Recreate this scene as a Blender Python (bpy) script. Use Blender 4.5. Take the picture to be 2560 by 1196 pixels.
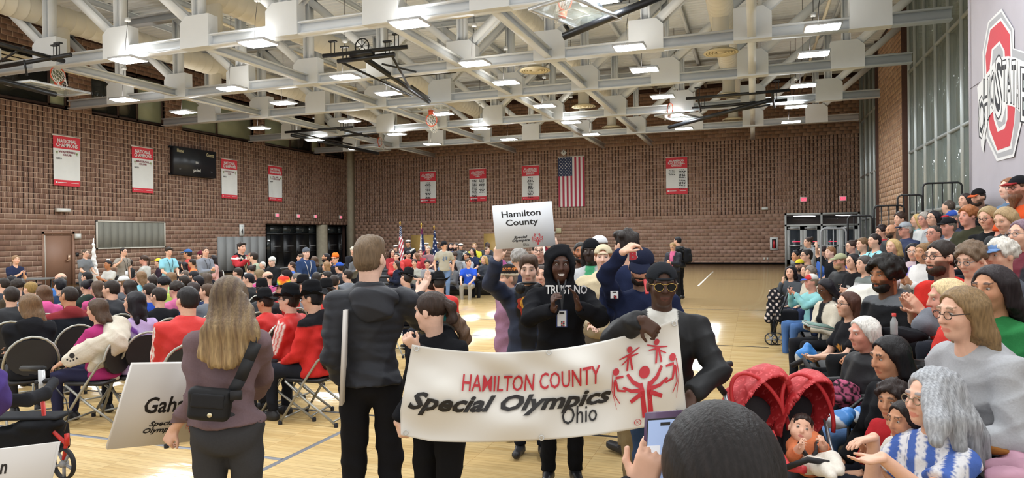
import bpy, math, random
import numpy as np
from mathutils import Vector, Matrix
for o in list(bpy.data.objects): bpy.data.objects.remove(o, do_unlink=True)
SC = bpy.context.scene
COL = SC.collection
# ------------------------------------------------------------------ camera, world, exposure
CAMZ = 1.78
FPX = 1707.0
cam_d = bpy.data.cameras.new('camera'); cam = bpy.data.objects.new('camera', cam_d); COL.objects.link(cam)
cam_d.sensor_width = 36; cam_d.lens = FPX/2560*36; cam_d.clip_start = .05; cam_d.clip_end = 300
YAW = math.radians(19.5); PITCH = math.radians(-.27); ROLL = -.012
CM = Matrix.Translation((0, 0, CAMZ)) @ Matrix.Rotation(YAW, 4, 'Z') @ Matrix.Rotation(math.pi/2+PITCH, 4, 'X') @ Matrix.Rotation(ROLL, 4, 'Z')
cam.matrix_world = CM
SC.camera = cam
w = bpy.data.worlds.new('world'); SC.world = w; w.use_nodes = True
w.node_tree.nodes['Background'].inputs[0].default_value = (1, .985, .96, 1)
w.node_tree.nodes['Background'].inputs[1].default_value = .75
SC.view_settings.view_transform = 'Standard'; SC.view_settings.look = 'None'
SC.view_settings.gamma = 1; SC.view_settings.use_curve_mapping = False
SC.view_settings.exposure = 0.76
LAMP = 62.0          # strength of the hanging lamps' lenses
# ------------------------------------------------------------------ helpers
R = random.Random(7)
XL, XR, YF, ZD = -26.3, 5.5, 41.0, 10.4
def V(*a): return Vector(a)
def ray(px, py):
    d = CM.to_3x3() @ Vector(((px-1280)/FPX, (598-py)/FPX, -1)); return d
CP = Vector((0, 0, CAMZ))
def at(px, py, z): return CP + ray(px, py)*z
def atZ(px, py, Z): d = ray(px, py); return CP + d*((Z-CAMZ)/d.z)
def atX(px, py, X): d = ray(px, py); return CP + d*(X/d.x)
def atY(px, py, Y): d = ray(px, py); return CP + d*(Y/d.y)
def lin(c):
    if isinstance(c, str):
        c = c.lstrip('#'); c = c if len(c) == 6 else ''.join(x*2 for x in c); c = [int(c[i:i+2], 16)/255 for i in (0, 2, 4)]
    return tuple(((v/12.92) if v <= .04045 else ((v+.055)/1.055)**2.4) for v in c[:3])
MATS = {}
def mat(name, col=None, rough=.6, metal=0., noise=0., scale=40., bump=0., attr=False, emit=0., stretch=None, coat=0., sheen=0., spec=.5, alpha=1., trans=0., sss=0.):
    if name in MATS: return MATS[name]
    m = bpy.data.materials.new(name); m.use_nodes = True; MATS[name] = m
    nt = m.node_tree; b = nt.nodes['Principled BSDF']
    b.inputs['Roughness'].default_value = rough; b.inputs['Metallic'].default_value = metal
    b.inputs['Coat Weight'].default_value = coat; b.inputs['Sheen Weight'].default_value = sheen
    b.inputs['Specular IOR Level'].default_value = spec; b.inputs['Alpha'].default_value = alpha
    b.inputs['Transmission Weight'].default_value = trans
    if sss:
        b.inputs['Subsurface Weight'].default_value = sss; b.inputs['Subsurface Scale'].default_value = .01
    src = None
    if attr:
        a = nt.nodes.new('ShaderNodeAttribute'); a.attribute_name = 'Col'; src = a.outputs['Color']
    elif col is not None:
        rgb = nt.nodes.new('ShaderNodeRGB'); rgb.outputs[0].default_value = (*lin(col), 1); src = rgb.outputs[0]
    if noise or bump:
        tc = nt.nodes.new('ShaderNodeTexCoord'); n = nt.nodes.new('ShaderNodeTexNoise')
        mp = nt.nodes.new('ShaderNodeMapping'); nt.links.new(tc.outputs['Object'], mp.inputs[0])
        if stretch: mp.inputs['Scale'].default_value = stretch
        n.inputs['Scale'].default_value = scale; n.inputs['Detail'].default_value = 3; nt.links.new(mp.outputs[0], n.inputs['Vector'])
        if noise:
            mr = nt.nodes.new('ShaderNodeMapRange'); mr.inputs[3].default_value = 1-noise; mr.inputs[4].default_value = 1+noise
            mr.inputs[1].default_value = .25; mr.inputs[2].default_value = .75
            nt.links.new(n.outputs[0], mr.inputs[0])
            vm = nt.nodes.new('ShaderNodeVectorMath'); vm.operation = 'SCALE'
            nt.links.new(src, vm.inputs[0]); nt.links.new(mr.outputs[0], vm.inputs['Scale']); src = vm.outputs[0]
        if bump:
            bp = nt.nodes.new('ShaderNodeBump'); bp.inputs['Strength'].default_value = bump; bp.inputs['Distance'].default_value = .01
            nt.links.new(n.outputs[0], bp.inputs['Height']); nt.links.new(bp.outputs[0], b.inputs['Normal'])
    if src is not None: nt.links.new(src, b.inputs['Base Color'])
    if emit:
        nt.links.new(src, b.inputs['Emission Color']); b.inputs['Emission Strength'].default_value = emit
    return m
def tag(o, label=None, cat=None, group=None, kind=None):
    if label: o['label'] = label
    if cat: o['category'] = cat
    if group: o['group'] = group
    if kind: o['kind'] = kind
    return o
def empty(name, loc=(0, 0, 0), rz=0., label=None, cat=None, group=None, parent=None):
    o = bpy.data.objects.new(name, None); COL.objects.link(o); o.location = loc; o.rotation_euler = (0, 0, rz); o.empty_display_size = .1
    if parent: o.parent = parent
    return tag(o, label, cat, group)
def mkmesh(name, v, f, m, parent=None, smooth=False, col=None, quads=True):
    """v Nx3 array, f Mx4 (or Mx3) int array"""
    v = np.asarray(v, np.float32); f = np.asarray(f, np.int32); k = f.shape[1] if len(f) else 3
    me = bpy.data.meshes.new(name); me.vertices.add(len(v)); me.vertices.foreach_set('co', v.ravel())
    me.loops.add(f.size); me.loops.foreach_set('vertex_index', f.ravel())
    me.polygons.add(len(f)); me.polygons.foreach_set('loop_start', np.arange(0, f.size, k, dtype=np.int32))
    me.update(calc_edges=True)
    if smooth: me.polygons.foreach_set('use_smooth', np.ones(len(f), bool))
    if col is not None:
        ca = me.color_attributes.new('Col', 'FLOAT_COLOR', 'POINT')
        c = np.ones((len(v), 4), np.float32); c[:, :3] = col; ca.data.foreach_set('color', c.ravel())
    if m: me.materials.append(m)
    o = bpy.data.objects.new(name, me); COL.objects.link(o)
    if parent: o.parent = parent
    return o
def inst(o, parent=None, loc=None, rz=None, name=None):
    c = o.copy(); COL.objects.link(c)
    if parent: c.parent = parent
    if loc is not None: c.location = loc
    if rz is not None: c.rotation_euler = (0, 0, rz)
    return c
def copy_tree(o, parent=None):
    c = o.copy(); COL.objects.link(c); c.parent = parent
    for ch in o.children: copy_tree(ch, c)
    return c
BOXF = np.array([[0, 3, 2, 1], [4, 5, 6, 7], [0, 1, 5, 4], [1, 2, 6, 5], [2, 3, 7, 6], [3, 0, 4, 7]])
class MB:
    """collects quads; tri = quad with repeated vertex avoided by separate polygons list"""
    def __init__(s): s.v = []; s.f = []; s.c = []; s.n = 0
    def add(s, v, f, c=None):
        v = np.asarray(v, float); s.v.append(v); s.f.append(np.asarray(f, int)+s.n); s.n += len(v)
        s.c.append(np.tile(lin(c) if c is not None else (1, 1, 1), (len(v), 1))); return s
    def box(s, a, b, c=None, M=None):
        x0, y0, z0 = a; x1, y1, z1 = b
        v = np.array([[x0, y0, z0], [x1, y0, z0], [x1, y1, z0], [x0, y1, z0], [x0, y0, z1], [x1, y0, z1], [x1, y1, z1], [x0, y1, z1]], float)
        if M is not None: v = v@np.array(M.to_3x3()).T+np.array(M.translation)
        return s.add(v, BOXF, c)
    def bar(s, p, q, w, h, up=(0, 0, 1), c=None):
        p, q = Vector(p), Vector(q); d = (q-p); L = d.length; d.normalize(); up = Vector(up)
        if abs(d.dot(up)) > .99: up = Vector((1, 0, 0))
        sx = d.cross(up).normalized(); sz = sx.cross(d)
        M = Matrix((( sx.x, d.x, sz.x, p.x), (sx.y, d.y, sz.y, p.y), (sx.z, d.z, sz.z, p.z), (0, 0, 0, 1)))
        return s.box((-w/2, 0, -h/2), (w/2, L, h/2), c, M)
    def ibeam(s, p, q, w, h, t=.03, up=(0, 0, 1)):
        p, q, u = Vector(p), Vector(q), Vector(up); d = (q-p).normalized()
        if abs(d.dot(u)) > .9: u = Vector((1, 0, 0))
        u = (u-d*u.dot(d)).normalized()
        s.bar(p+u*(h/2-t/2), q+u*(h/2-t/2), w, t, u); s.bar(p-u*(h/2-t/2), q-u*(h/2-t/2), w, t, u); s.bar(p, q, t, h-2*t, u); return s
    def tube(s, pts, r, n=8, c=None, closed=False, caps=True):
        pts = [Vector(p) for p in pts]; m = len(pts); rr = r if hasattr(r, '__len__') else [r]*m
        vs = []; prev = None
        for i, p in enumerate(pts):
            a = pts[(i-1) % m] if (i or closed) else p; b = pts[(i+1) % m] if (i < m-1 or closed) else p
            d = (b-a).normalized()
            if prev is None: ref = Vector((0, 0, 1)) if abs(d.z) < .9 else Vector((1, 0, 0)); x = d.cross(ref).normalized()
            else: x = (prev-d*prev.dot(d)).normalized()
            prev = x; y = d.cross(x)
            for k in range(n):
                t = 2*math.pi*k/n; q = p+(x*math.cos(t)+y*math.sin(t))*rr[i]; vs.append(q[:])
        f = []
        for i in range(m if closed else m-1):
            for k in range(n):
                f.append([i*n+k, i*n+(k+1) % n, ((i+1) % m)*n+(k+1) % n, ((i+1) % m)*n+k])
        if caps and not closed:
            for base, rev in ((0, 1), ((m-1)*n, 0)):
                for k in range(1, n-1, 2):
                    q = [base, base+k, base+k+1, base+min(k+2, n-1)]
                    if q[2] == q[3]: q = [base, base+k, base+k+1, base+k+1]
                    f.append(q[::-1] if rev else q)
        return s.add(vs, f, c)
    def lathe(s, prof, n=16, o=(0, 0, 0), c=None, M=None):
        vs = []; f = []
        for r, z in prof:
            for k in range(n): t = 2*math.pi*k/n; vs.append((r*math.cos(t), r*math.sin(t), z))
        for i in range(len(prof)-1):
            for k in range(n): f.append([i*n+k, i*n+(k+1) % n, (i+1)*n+(k+1) % n, (i+1)*n+k])
        v = np.array(vs)
        if M is not None: v = v@np.array(M.to_3x3()).T+np.array(M.translation)
        else: v = v+np.array(o)
        return s.add(v, f, c)
    def quad(s, a, b, c_, d, c=None): return s.add([tuple(a), tuple(b), tuple(c_), tuple(d)], [[0, 1, 2, 3]], c)
    def build(s, name, m, parent=None, smooth=False, label=None):
        v = np.concatenate(s.v); f = np.concatenate(s.f); c = np.concatenate(s.c)
        bad = (f[:, 2] == f[:, 3])
        if bad.any():
            me = bpy.data.meshes.new(name); me.from_pydata(v.tolist(), [], [list(dict.fromkeys(q)) for q in f.tolist()])
            if smooth: me.polygons.foreach_set('use_smooth', np.ones(len(me.polygons), bool))
            ca = me.color_attributes.new('Col', 'FLOAT_COLOR', 'POINT'); cc = np.ones((len(v), 4), np.float32); cc[:, :3] = c; ca.data.foreach_set('color', cc.ravel())
            me.materials.append(m); o = bpy.data.objects.new(name, me); COL.objects.link(o)
            if parent: o.parent = parent
        else: o = mkmesh(name, v, f, m, parent, smooth, c)
        if label: o['label'] = label
        return o
def text2d(s, bold=0., shear=0., spacing=1., align='CENTER', line=1.):
    cu = bpy.data.curves.new('t', 'FONT'); cu.body = s; cu.offset = bold; cu.shear = shear; cu.align_x = align; cu.space_character = spacing; cu.space_line = line; cu.resolution_u = 2
    o = bpy.data.objects.new('t', cu); COL.objects.link(o)
    me = o.evaluated_get(bpy.context.evaluated_depsgraph_get()).to_mesh()
    v = np.array([x.co[:2] for x in me.vertices]); f = [list(p.vertices) for p in me.polygons]
    o.evaluated_get(bpy.context.evaluated_depsgraph_get()).to_mesh_clear()
    bpy.data.objects.remove(o); bpy.data.curves.remove(cu)
    return v, f
def text_on(name, s, fn, cx, cy, w, h, m, parent, bold=0., shear=0., spacing=1., line=1.):
    """fit text s into the w x h rectangle about (cx, cy) of surface fn(u, v)->3d"""
    v, f = text2d(s, bold, shear, spacing, line=line)
    a, b = v.min(0), v.max(0); v = (v-(a+b)/2)/(b-a)
    if w is None: w = h*(b-a)[0]/(b-a)[1]
    p = [tuple(fn(cx+x*w, cy+y*h)) for x, y in v]
    me = bpy.data.meshes.new(name); me.from_pydata(p, [], f); me.materials.append(m)
    o = bpy.data.objects.new(name, me); COL.objects.link(o); o.parent = parent; return o
def poly_on(name, polys, fn, m, parent):
    """polys: list of 2d point lists (convex or not)"""
    vs = []; fs = []
    for p in polys:
        fs.append(list(range(len(vs), len(vs)+len(p)))); vs += [tuple(fn(*q)) for q in p]
    me = bpy.data.meshes.new(name); me.from_pydata(vs, [], fs); me.materials.append(m)
    o = bpy.data.objects.new(name, me); COL.objects.link(o); o.parent = parent; return o
def strip2d(pts, w0, w1=None):
    """polygon of a stroke along pts with width going w0 -> w1"""
    w1 = w0 if w1 is None else w1; L = []; Rr = []
    for i, p in enumerate(pts):
        a = np.array(pts[max(i-1, 0)], float); b = np.array(pts[min(i+1, len(pts)-1)], float); d = b-a; d /= np.linalg.norm(d)+1e-9
        n = np.array([-d[1], d[0]]); ww = (w0+(w1-w0)*i/(len(pts)-1))/2
        L.append(tuple(np.array(p)+n*ww)); Rr.append(tuple(np.array(p)-n*ww))
    return [[L[i], L[i+1], Rr[i+1], Rr[i]][::-1] for i in range(len(pts)-1)]
def disc2d(x, y, r, n=14): return [(x+r*math.cos(2*math.pi*k/n), y+r*math.sin(2*math.pi*k/n)) for k in range(n)]
# ================================================================== THE ROOM
M_brick = mat('brick_block', attr=True, rough=.9, noise=.1, scale=30, bump=.08)
M_mortar = mat('mortar', '#cab19b', .95, noise=.1, scale=20)
M_slotshade = mat('slot_shade', '#2c1e19', .95); M_slot = mat('slot_back', '#4a322a', .95, noise=.1, scale=8)  # first: near-black colour standing in for shade inside the slots
M_white = mat('white_steel', '#dadfe3', .45, noise=.02, scale=3)
M_deck = mat('deck_paint', '#e2e6e8', .7, noise=.04, scale=2)
M_black = mat('black_steel', '#17191d', .35)
M_conc = mat('concrete', '#a8a08c', .85, noise=.12, scale=5, bump=.15)
def wood_material():
    m = bpy.data.materials.new('maple_floor'); m.use_nodes = True; nt = m.node_tree; b = nt.nodes['Principled BSDF']
    tc = nt.nodes.new('ShaderNodeTexCoord')
    br = nt.nodes.new('ShaderNodeTexBrick'); br.offset = .37; br.offset_frequency = 1
    br.inputs['Color1'].default_value = (*lin('#d2b783'), 1); br.inputs['Color2'].default_value = (*lin('#c2a36d'), 1); br.inputs['Mortar'].default_value = (*lin('#8f6b3d'), 1)
    br.inputs['Scale'].default_value = 1; br.inputs['Brick Width'].default_value = .9; br.inputs['Row Height'].default_value = .057; br.inputs['Mortar Size'].default_value = .0011; br.inputs['Bias'].default_value = -.1
    nt.links.new(tc.outputs['Object'], br.inputs[0])
    mp = nt.nodes.new('ShaderNodeMapping'); mp.inputs['Scale'].default_value = (1.2, 30, 1); nt.links.new(tc.outputs['Object'], mp.inputs[0])
    n = nt.nodes.new('ShaderNodeTexNoise'); n.inputs['Scale'].default_value = 2; n.inputs['Detail'].default_value = 5; nt.links.new(mp.outputs[0], n.inputs[0])
    mr = nt.nodes.new('ShaderNodeMapRange'); mr.inputs[1].default_value = .3; mr.inputs[2].default_value = .7; mr.inputs[3].default_value = .84; mr.inputs[4].default_value = 1.12; nt.links.new(n.outputs[0], mr.inputs[0])
    vm = nt.nodes.new('ShaderNodeVectorMath'); vm.operation = 'SCALE'; nt.links.new(br.outputs[0], vm.inputs[0]); nt.links.new(mr.outputs[0], vm.inputs['Scale'])
    nt.links.new(vm.outputs[0], b.inputs['Base Color'])
    b.inputs['Roughness'].default_value = .13; b.inputs['Specular IOR Level'].default_value = .3
    mp2 = nt.nodes.new('ShaderNodeMapping'); mp2.inputs['Scale'].default_value = (3, 9, 1); nt.links.new(tc.outputs['Object'], mp2.inputs[0])
    n2 = nt.nodes.new('ShaderNodeTexNoise'); n2.inputs['Scale'].default_value = 1.5; nt.links.new(mp2.outputs[0], n2.inputs[0])
    bp = nt.nodes.new('ShaderNodeBump'); bp.inputs['Strength'].default_value = .12; bp.inputs['Distance'].default_value = .02; nt.links.new(n2.outputs[0], bp.inputs['Height']); nt.links.new(bp.outputs[0], b.inputs['Normal'])
    return m
floor = MB().box((XL-.5, -9, -.1), (11, YF+.5, 0)).build('floor', wood_material()); tag(floor, kind='structure')
# court lines painted on the floor: thin separate parts
M_lb = mat('line_black', '#1c1a1a', .3); M_lg = mat('line_grey', '#8f9299', .3); M_lw = mat('line_white', '#f3efe2', .3); M_lr = mat('line_tan', '#efe2c4', .3)
def fline(p, q, wd, m, name='court_line'):
    MB().bar((*p, .0005), (*q, .0005), wd, .001).build(name, m, floor)
fline((-26, 5.95), (0.4, 5.95), .05, M_lb); fline((-3.58, 0), (-3.58, 5.6), .05, M_lg); fline((-12, 4.55), (-3.6, 4.55), .05, M_lg)
fline((-7, 11.3), (.2, 11.3), .05, M_lb); fline((-14, 13.6), (-3.2, 13.6), .04, M_lb); fline((-1.8, 24), (-1.8, 33), .06, M_lw); fline((-5.6, 16.6), (.4, 16.6), .04, M_lb)
fline((-9, 20.3), (-2.4, 20.3), .05, M_lr); fline((-2.4, 20.3), (-2.4, 14), .05, M_lr); fline((-1.9, 27.5), (.4, 27.5), .04, M_lb); fline((-.2, 8.9), (.4, 8.9), .05, M_lb)
pts = [(-4.2+1.8*math.cos(t), 9.2+1.8*math.sin(t)) for t in np.linspace(math.pi*.9, math.pi*2.05, 22)]
mb = MB()
for a, b in zip(pts, pts[1:]): mb.bar((*a, .0005), (*b, .0005), .04, .001)
mb.build('court_line', M_lb, floor)

# ------------------------------------------------------------------ block walls
BW, BH, JT = .4064, .2032, .0145
BRK = ['#866858', '#806251', '#8b6d5d', '#7b5d4e', '#846553', '#8f7362']
def block_wall(name, org, u, n, u0, u1, z1, openings, slots, key, palette=BRK, nind=300):
    """org: point at u=0,z=0 on the face; u: unit vector along, n: unit normal into the room. slots=(z0,z1) range of slotted courses"""
    org, u, n = Vector(org), Vector(u), Vector(n); zc_ = Vector((0, 0, 1))
    M = Matrix(((u.x, n.x, 0, org.x), (u.y, n.y, 0, org.y), (0, 0, 1, 0), (0, 0, 0, 1)))
    wall = MB()
    # core behind the face: slabs between the openings
    zs = sorted({0, z1, *[o[2] for o in openings], *[o[3] for o in openings]})
    def spans(z):
        s = [(u0, u1)]
        for a, b, c, d in openings:
            if c < z < d:
                t = []
                for p, q in s:
                    if b <= p or a >= q: t.append((p, q))
                    else:
                        if a > p: t.append((p, a))
                        if b < q: t.append((b, q))
                s = t
        return s
    for a, b in zip(zs, zs[1:]):
        for p, q in spans((a+b)/2): wall.box((p, -.3, a), (q, -.2, b), None, M)
    wall.box((u0, -.3, z1-.1), (u1, -.05, ZD+.12), None, M)
    W = wall.build(name, M_slot); tag(W, kind='structure')
    mort = MB(); rest = MB(); blocks = []
    nc = int(round(z1/BH))
    for j in range(nc):
        zb = j*BH; zt = zb+BH-JT; sl = slots[0] <= zb+BH/2 <= slots[1]
        for p, q in spans(zb+BH/2):
            if sl: mort.box((p, -.2, zt), (q, .0004, zt+JT), None, M)
            else: mort.box((p, -.2, zb), (q, -.0006, zb+BH), None, M)
            i0 = math.floor(p/BW)-1; off = (j % 2)*BW/2; i = i0
            while True:
                a = i*BW+off; b = a+BW-JT; i += 1
                if a >= q: break
                full = a >= p-1e-6 and b <= q+1e-6
                a, b = max(a, p), min(b, q)
                if b-a < .03: continue
                if sl and b+JT < q: mort.box((b, -.2, zb), (b+JT, .0004, zt), None, M)
                blocks.append((a, b, zb, zt, sl, full))
    mort.build('mortar', M_mortar, W)
    SW = .04
    def fins(a, b, sl):
        if not sl or b-a < .25: return [(a, b)]
        c1 = a+(BW-JT)*.25; c2 = a+(BW-JT)*.75
        return [(a, c1-SW/2), (c1+SW/2, c2-SW/2), (c2+SW/2, b)]
    proto = {}
    for sl in (0, 1):
        for k, c in enumerate(palette):
            mb = MB()
            for a, b in fins(0, BW-JT, sl): mb.box((a, -.2, 0), (b, 0, BH-JT), c)
            proto[sl, k] = mb
    shade_mb = MB(); any_ = False
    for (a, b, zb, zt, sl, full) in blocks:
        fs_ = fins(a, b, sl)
        for (p, q), (p2, q2) in zip(fs_, fs_[1:]): shade_mb.box((q, -.2, zb), (p2, -.014, zt), None, M); any_ = True
    if any_: tag(shade_mb.build('slot_shade_strips', M_slotshade, W), kind='stuff')  # added dark strips: the shade inside the slots, painted as colour
    blocks.sort(key=key)
    cnt = 0; made = {}
    for (a, b, zb, zt, sl, full) in blocks:
        k = R.randrange(len(palette))
        if full and cnt < nind and key((a, b, zb, zt, sl, full)) < 1e8:
            cnt += 1; kk = (int(sl), k)
            loc = M @ Vector((a, 0, zb))
            if kk not in made:
                o = proto[kk].build('brick', M_brick, W); made[kk] = o
            else: o = inst(made[kk], W)
            o.matrix_world = M @ Matrix.Translation((a, 0, zb))
        else:
            for p, q in fins(a, b, sl): rest.box((p, -.2, zb), (q, 0, zt), palette[k], M)
    tag(rest.build('bricks', M_brick, W), kind='stuff')
    return W
def uv_left(px, py): p = atX(px, py, XL); return p.y, p.z
# left wall: u = +Y, normal = +X ; windows above z=7.2
ZS0, ZS1 = 14*BH, 35*BH
lw = lambda x: atX(x, 300, XL).y
win_l = []
for a, b in ((-130, 172), (230, 412), (455, 633), (662, 800), (812, 858)):
    win_l.append((lw(a) if a > -100 else 15.0, lw(b), ZS1+.1, 9.3))
door_u = (lw(104), lw(178)); dz = 2.1
store = (lw(663), lw(867))
open_l = win_l+[(door_u[0], door_u[1], 0, dz), (store[0], store[1], 0, ZS0-BH)]
u_first = 16.5
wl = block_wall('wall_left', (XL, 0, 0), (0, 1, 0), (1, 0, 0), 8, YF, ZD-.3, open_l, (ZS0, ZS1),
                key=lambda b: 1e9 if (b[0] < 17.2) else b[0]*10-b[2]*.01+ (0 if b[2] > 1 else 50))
# far wall: u = +X, normal = -Y
fx = lambda x, y=600: atY(x, y, YF).x
dd = (fx(1962), fx(2150)); dtop = 14*BH
open_f = [(dd[0], dd[1], 0, dtop)]
BRF = ['#9b7b69', '#957562', '#a08070', '#90705e', '#997864', '#a38472']
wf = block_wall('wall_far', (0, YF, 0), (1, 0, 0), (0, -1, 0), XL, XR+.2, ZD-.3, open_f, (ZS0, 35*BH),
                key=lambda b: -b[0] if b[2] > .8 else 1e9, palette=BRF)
# brick pier in the right hand wall: u = +Y, normal -X
yp0, yp1 = atX(2276, 400, XR).y, atX(2206, 400, XR).y
BRP = ['#b08c70', '#ab876c', '#b59175', '#a7846a', '#ae8a6e', '#b89678']
wr = block_wall('wall_right', (XR-.15, 0, 0), (0, 1, 0), (-1, 0, 0), yp0, yp1, ZD-.3, [], (50, 51), key=lambda b: b[0]-b[2]*.2 if b[2] > 2 else 1e9, palette=BRP)
MB().box((XR-.27, yp0-.02, 0), (XR+.3, yp0, ZD)).box((XR-.27, yp1, 0), (XR+.3, yp1+.02, ZD)).build('pier_side', M_slot, wr)
# deck of the ceiling: ribs running along X
mb = MB(); pr = []
y = 7.0
while y < YF: pr += [(y, ZD), (y+.13, ZD), (y+.16, ZD+.06), (y+.27, ZD+.06)]; y += .3
for (a, za), (b, zb) in zip(pr, pr[1:]): mb.quad((XL-.3, a, za), (XL-.3, b, zb), (11, b, zb), (11, a, za))
ceil = mb.build('ceiling', M_deck); tag(ceil, kind='structure')
for x in np.arange(XL+1.4, XR, 2.8): MB().ibeam((x, 7, ZD-.13), (x, YF-.3, ZD-.13), .14, .26, .02).build('purlin', M_white, ceil)
tag(MB().box((XL-.3, 7, ZD+.1), (11, YF+.4, ZD+.2)).build('trim_1', M_deck), kind='structure')
# windows in the left wall: frames, panes
M_dglass = mat('night_glass', '#2b2f30', .08, spec=.6); M_blind = mat('blind_glass', '#9aa490', .3, noise=.08, scale=2); M_frame = mat('window_frame', '#3a2a28', .5)
for i, (a, b, z0, z1) in enumerate(win_l):
    e = MB().box((XL-.2, a, z0-.02), (XL-.1, b, z0+.08)).box((XL-.2, a, z1-.08), (XL-.1, b, z1)).box((XL-.2, a, z0), (XL-.1, a+.08, z1)).box((XL-.2, b-.08, z0), (XL-.1, b, z1)).build('window_%d' % (i+1), M_frame); tag(e, kind='structure')
    cuts = {0: [a, a+(b-a)*.86, b], 1: [a, a+(b-a)*.36, a+(b-a)*.62, b], 2: [a, a+(b-a)*.48, b], 3: [a, a+(b-a)*.45, a+(b-a)*.85, b], 4: [a, b]}[i]
    for k, (p, q) in enumerate(zip(cuts, cuts[1:])):
        dark = {0: [1, 0], 1: [1, 1, 0], 2: [0, 0], 3: [0, 1, 0], 4: [1]}[i][k]
        MB().box((XL-.17, p, z0), (XL-.15, q, z1)).build('pane', M_dglass if dark else M_blind, e)
        if k: MB().box((XL-.2, p-.04, z0), (XL-.1, p+.04, z1)).build('mullion', M_frame, e)
tag(MB().box((XL-1.2, 8, 6.5), (XL-1, YF, ZD)).build('wall_beyond_windows', M_slot), kind='structure')
# corner concrete pier and round column by the storefront
c0 = atX(868, 500, XL).y
MB_ = MB().box((XL-.1, c0, 0), (XL+.28, YF-.01, ZD-.4)); o = MB_.build('trim_2', M_conc); tag(o, kind='structure')
# right hand glass wall
M_glass = mat('hall_glass', '#9fada8', .04, spec=.8, alpha=.42)
M_alu = mat('aluminium_frame', '#b9bfbe', .35, metal=.3)
def glass_wall(idx, y0, y1, ys, zs):
    e = MB()
    for z in zs: e.box((XR-.06, y0, z-.04), (XR+.08, y1, z+.04))
    W_ = e.build('window_%d' % idx, M_alu); tag(W_, kind='structure')
    yy = [y0]+ys+[y1]
    for y in yy: MB().box((XR-.08, y-.03, 0), (XR+.08, y+.03, ZD)).build('mullion', M_alu, W_)
    for a, b in zip(yy, yy[1:]):
        for p, q in zip(zs, zs[1:]): MB().box((XR, a+.03, p+.04), (XR+.012, b-.03, q-.04)).build('pane', M_glass, W_)
ys = [atX(x, 300, XR).y for x in (2409, 2375, 2343, 2315, 2291)]
ys2 = list(np.arange(ys[0]-2.0, 8, -2.0))[::-1]
ZR = [.1, 2.45, 4.68, 7.65, ZD]
glass_wall(6, 8.0, yp0, ys2+ys, ZR)
glass_wall(7, yp1, YF-.05, [yp1+.95, yp1+2.0, yp1+3.2, yp1+4.6], ZR)
# the lounge behind the glass: wall, columns, floor, lamps
tag(MB().box((9.6, 6, 0), (9.8, YF, ZD)).build('wall_lounge', mat('lounge_wall', '#b9b8b0', .8, noise=.1, scale=1.2)), kind='structure')
tag(MB().box((XR+.3, YF-.3, 0), (9.8, YF-.1, ZD)).build('wall_lounge_end', mat('lounge_wall', '#6f6a63')), kind='structure')
for k, y in enumerate((12, 17, 22, 24.6, 27, 32, 37)):
    o = MB().lathe([(.32, 0), (.32, ZD)], 16, (7.6, y, 0)).build('lounge_column', M_conc, None, True)
    tag(o, 'concrete column behind the glass wall, %s from the near end' % ['first', 'second', 'third', 'fourth', 'fifth', 'sixth', 'seventh'][k], 'column', 'columns behind the glass wall')
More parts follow.
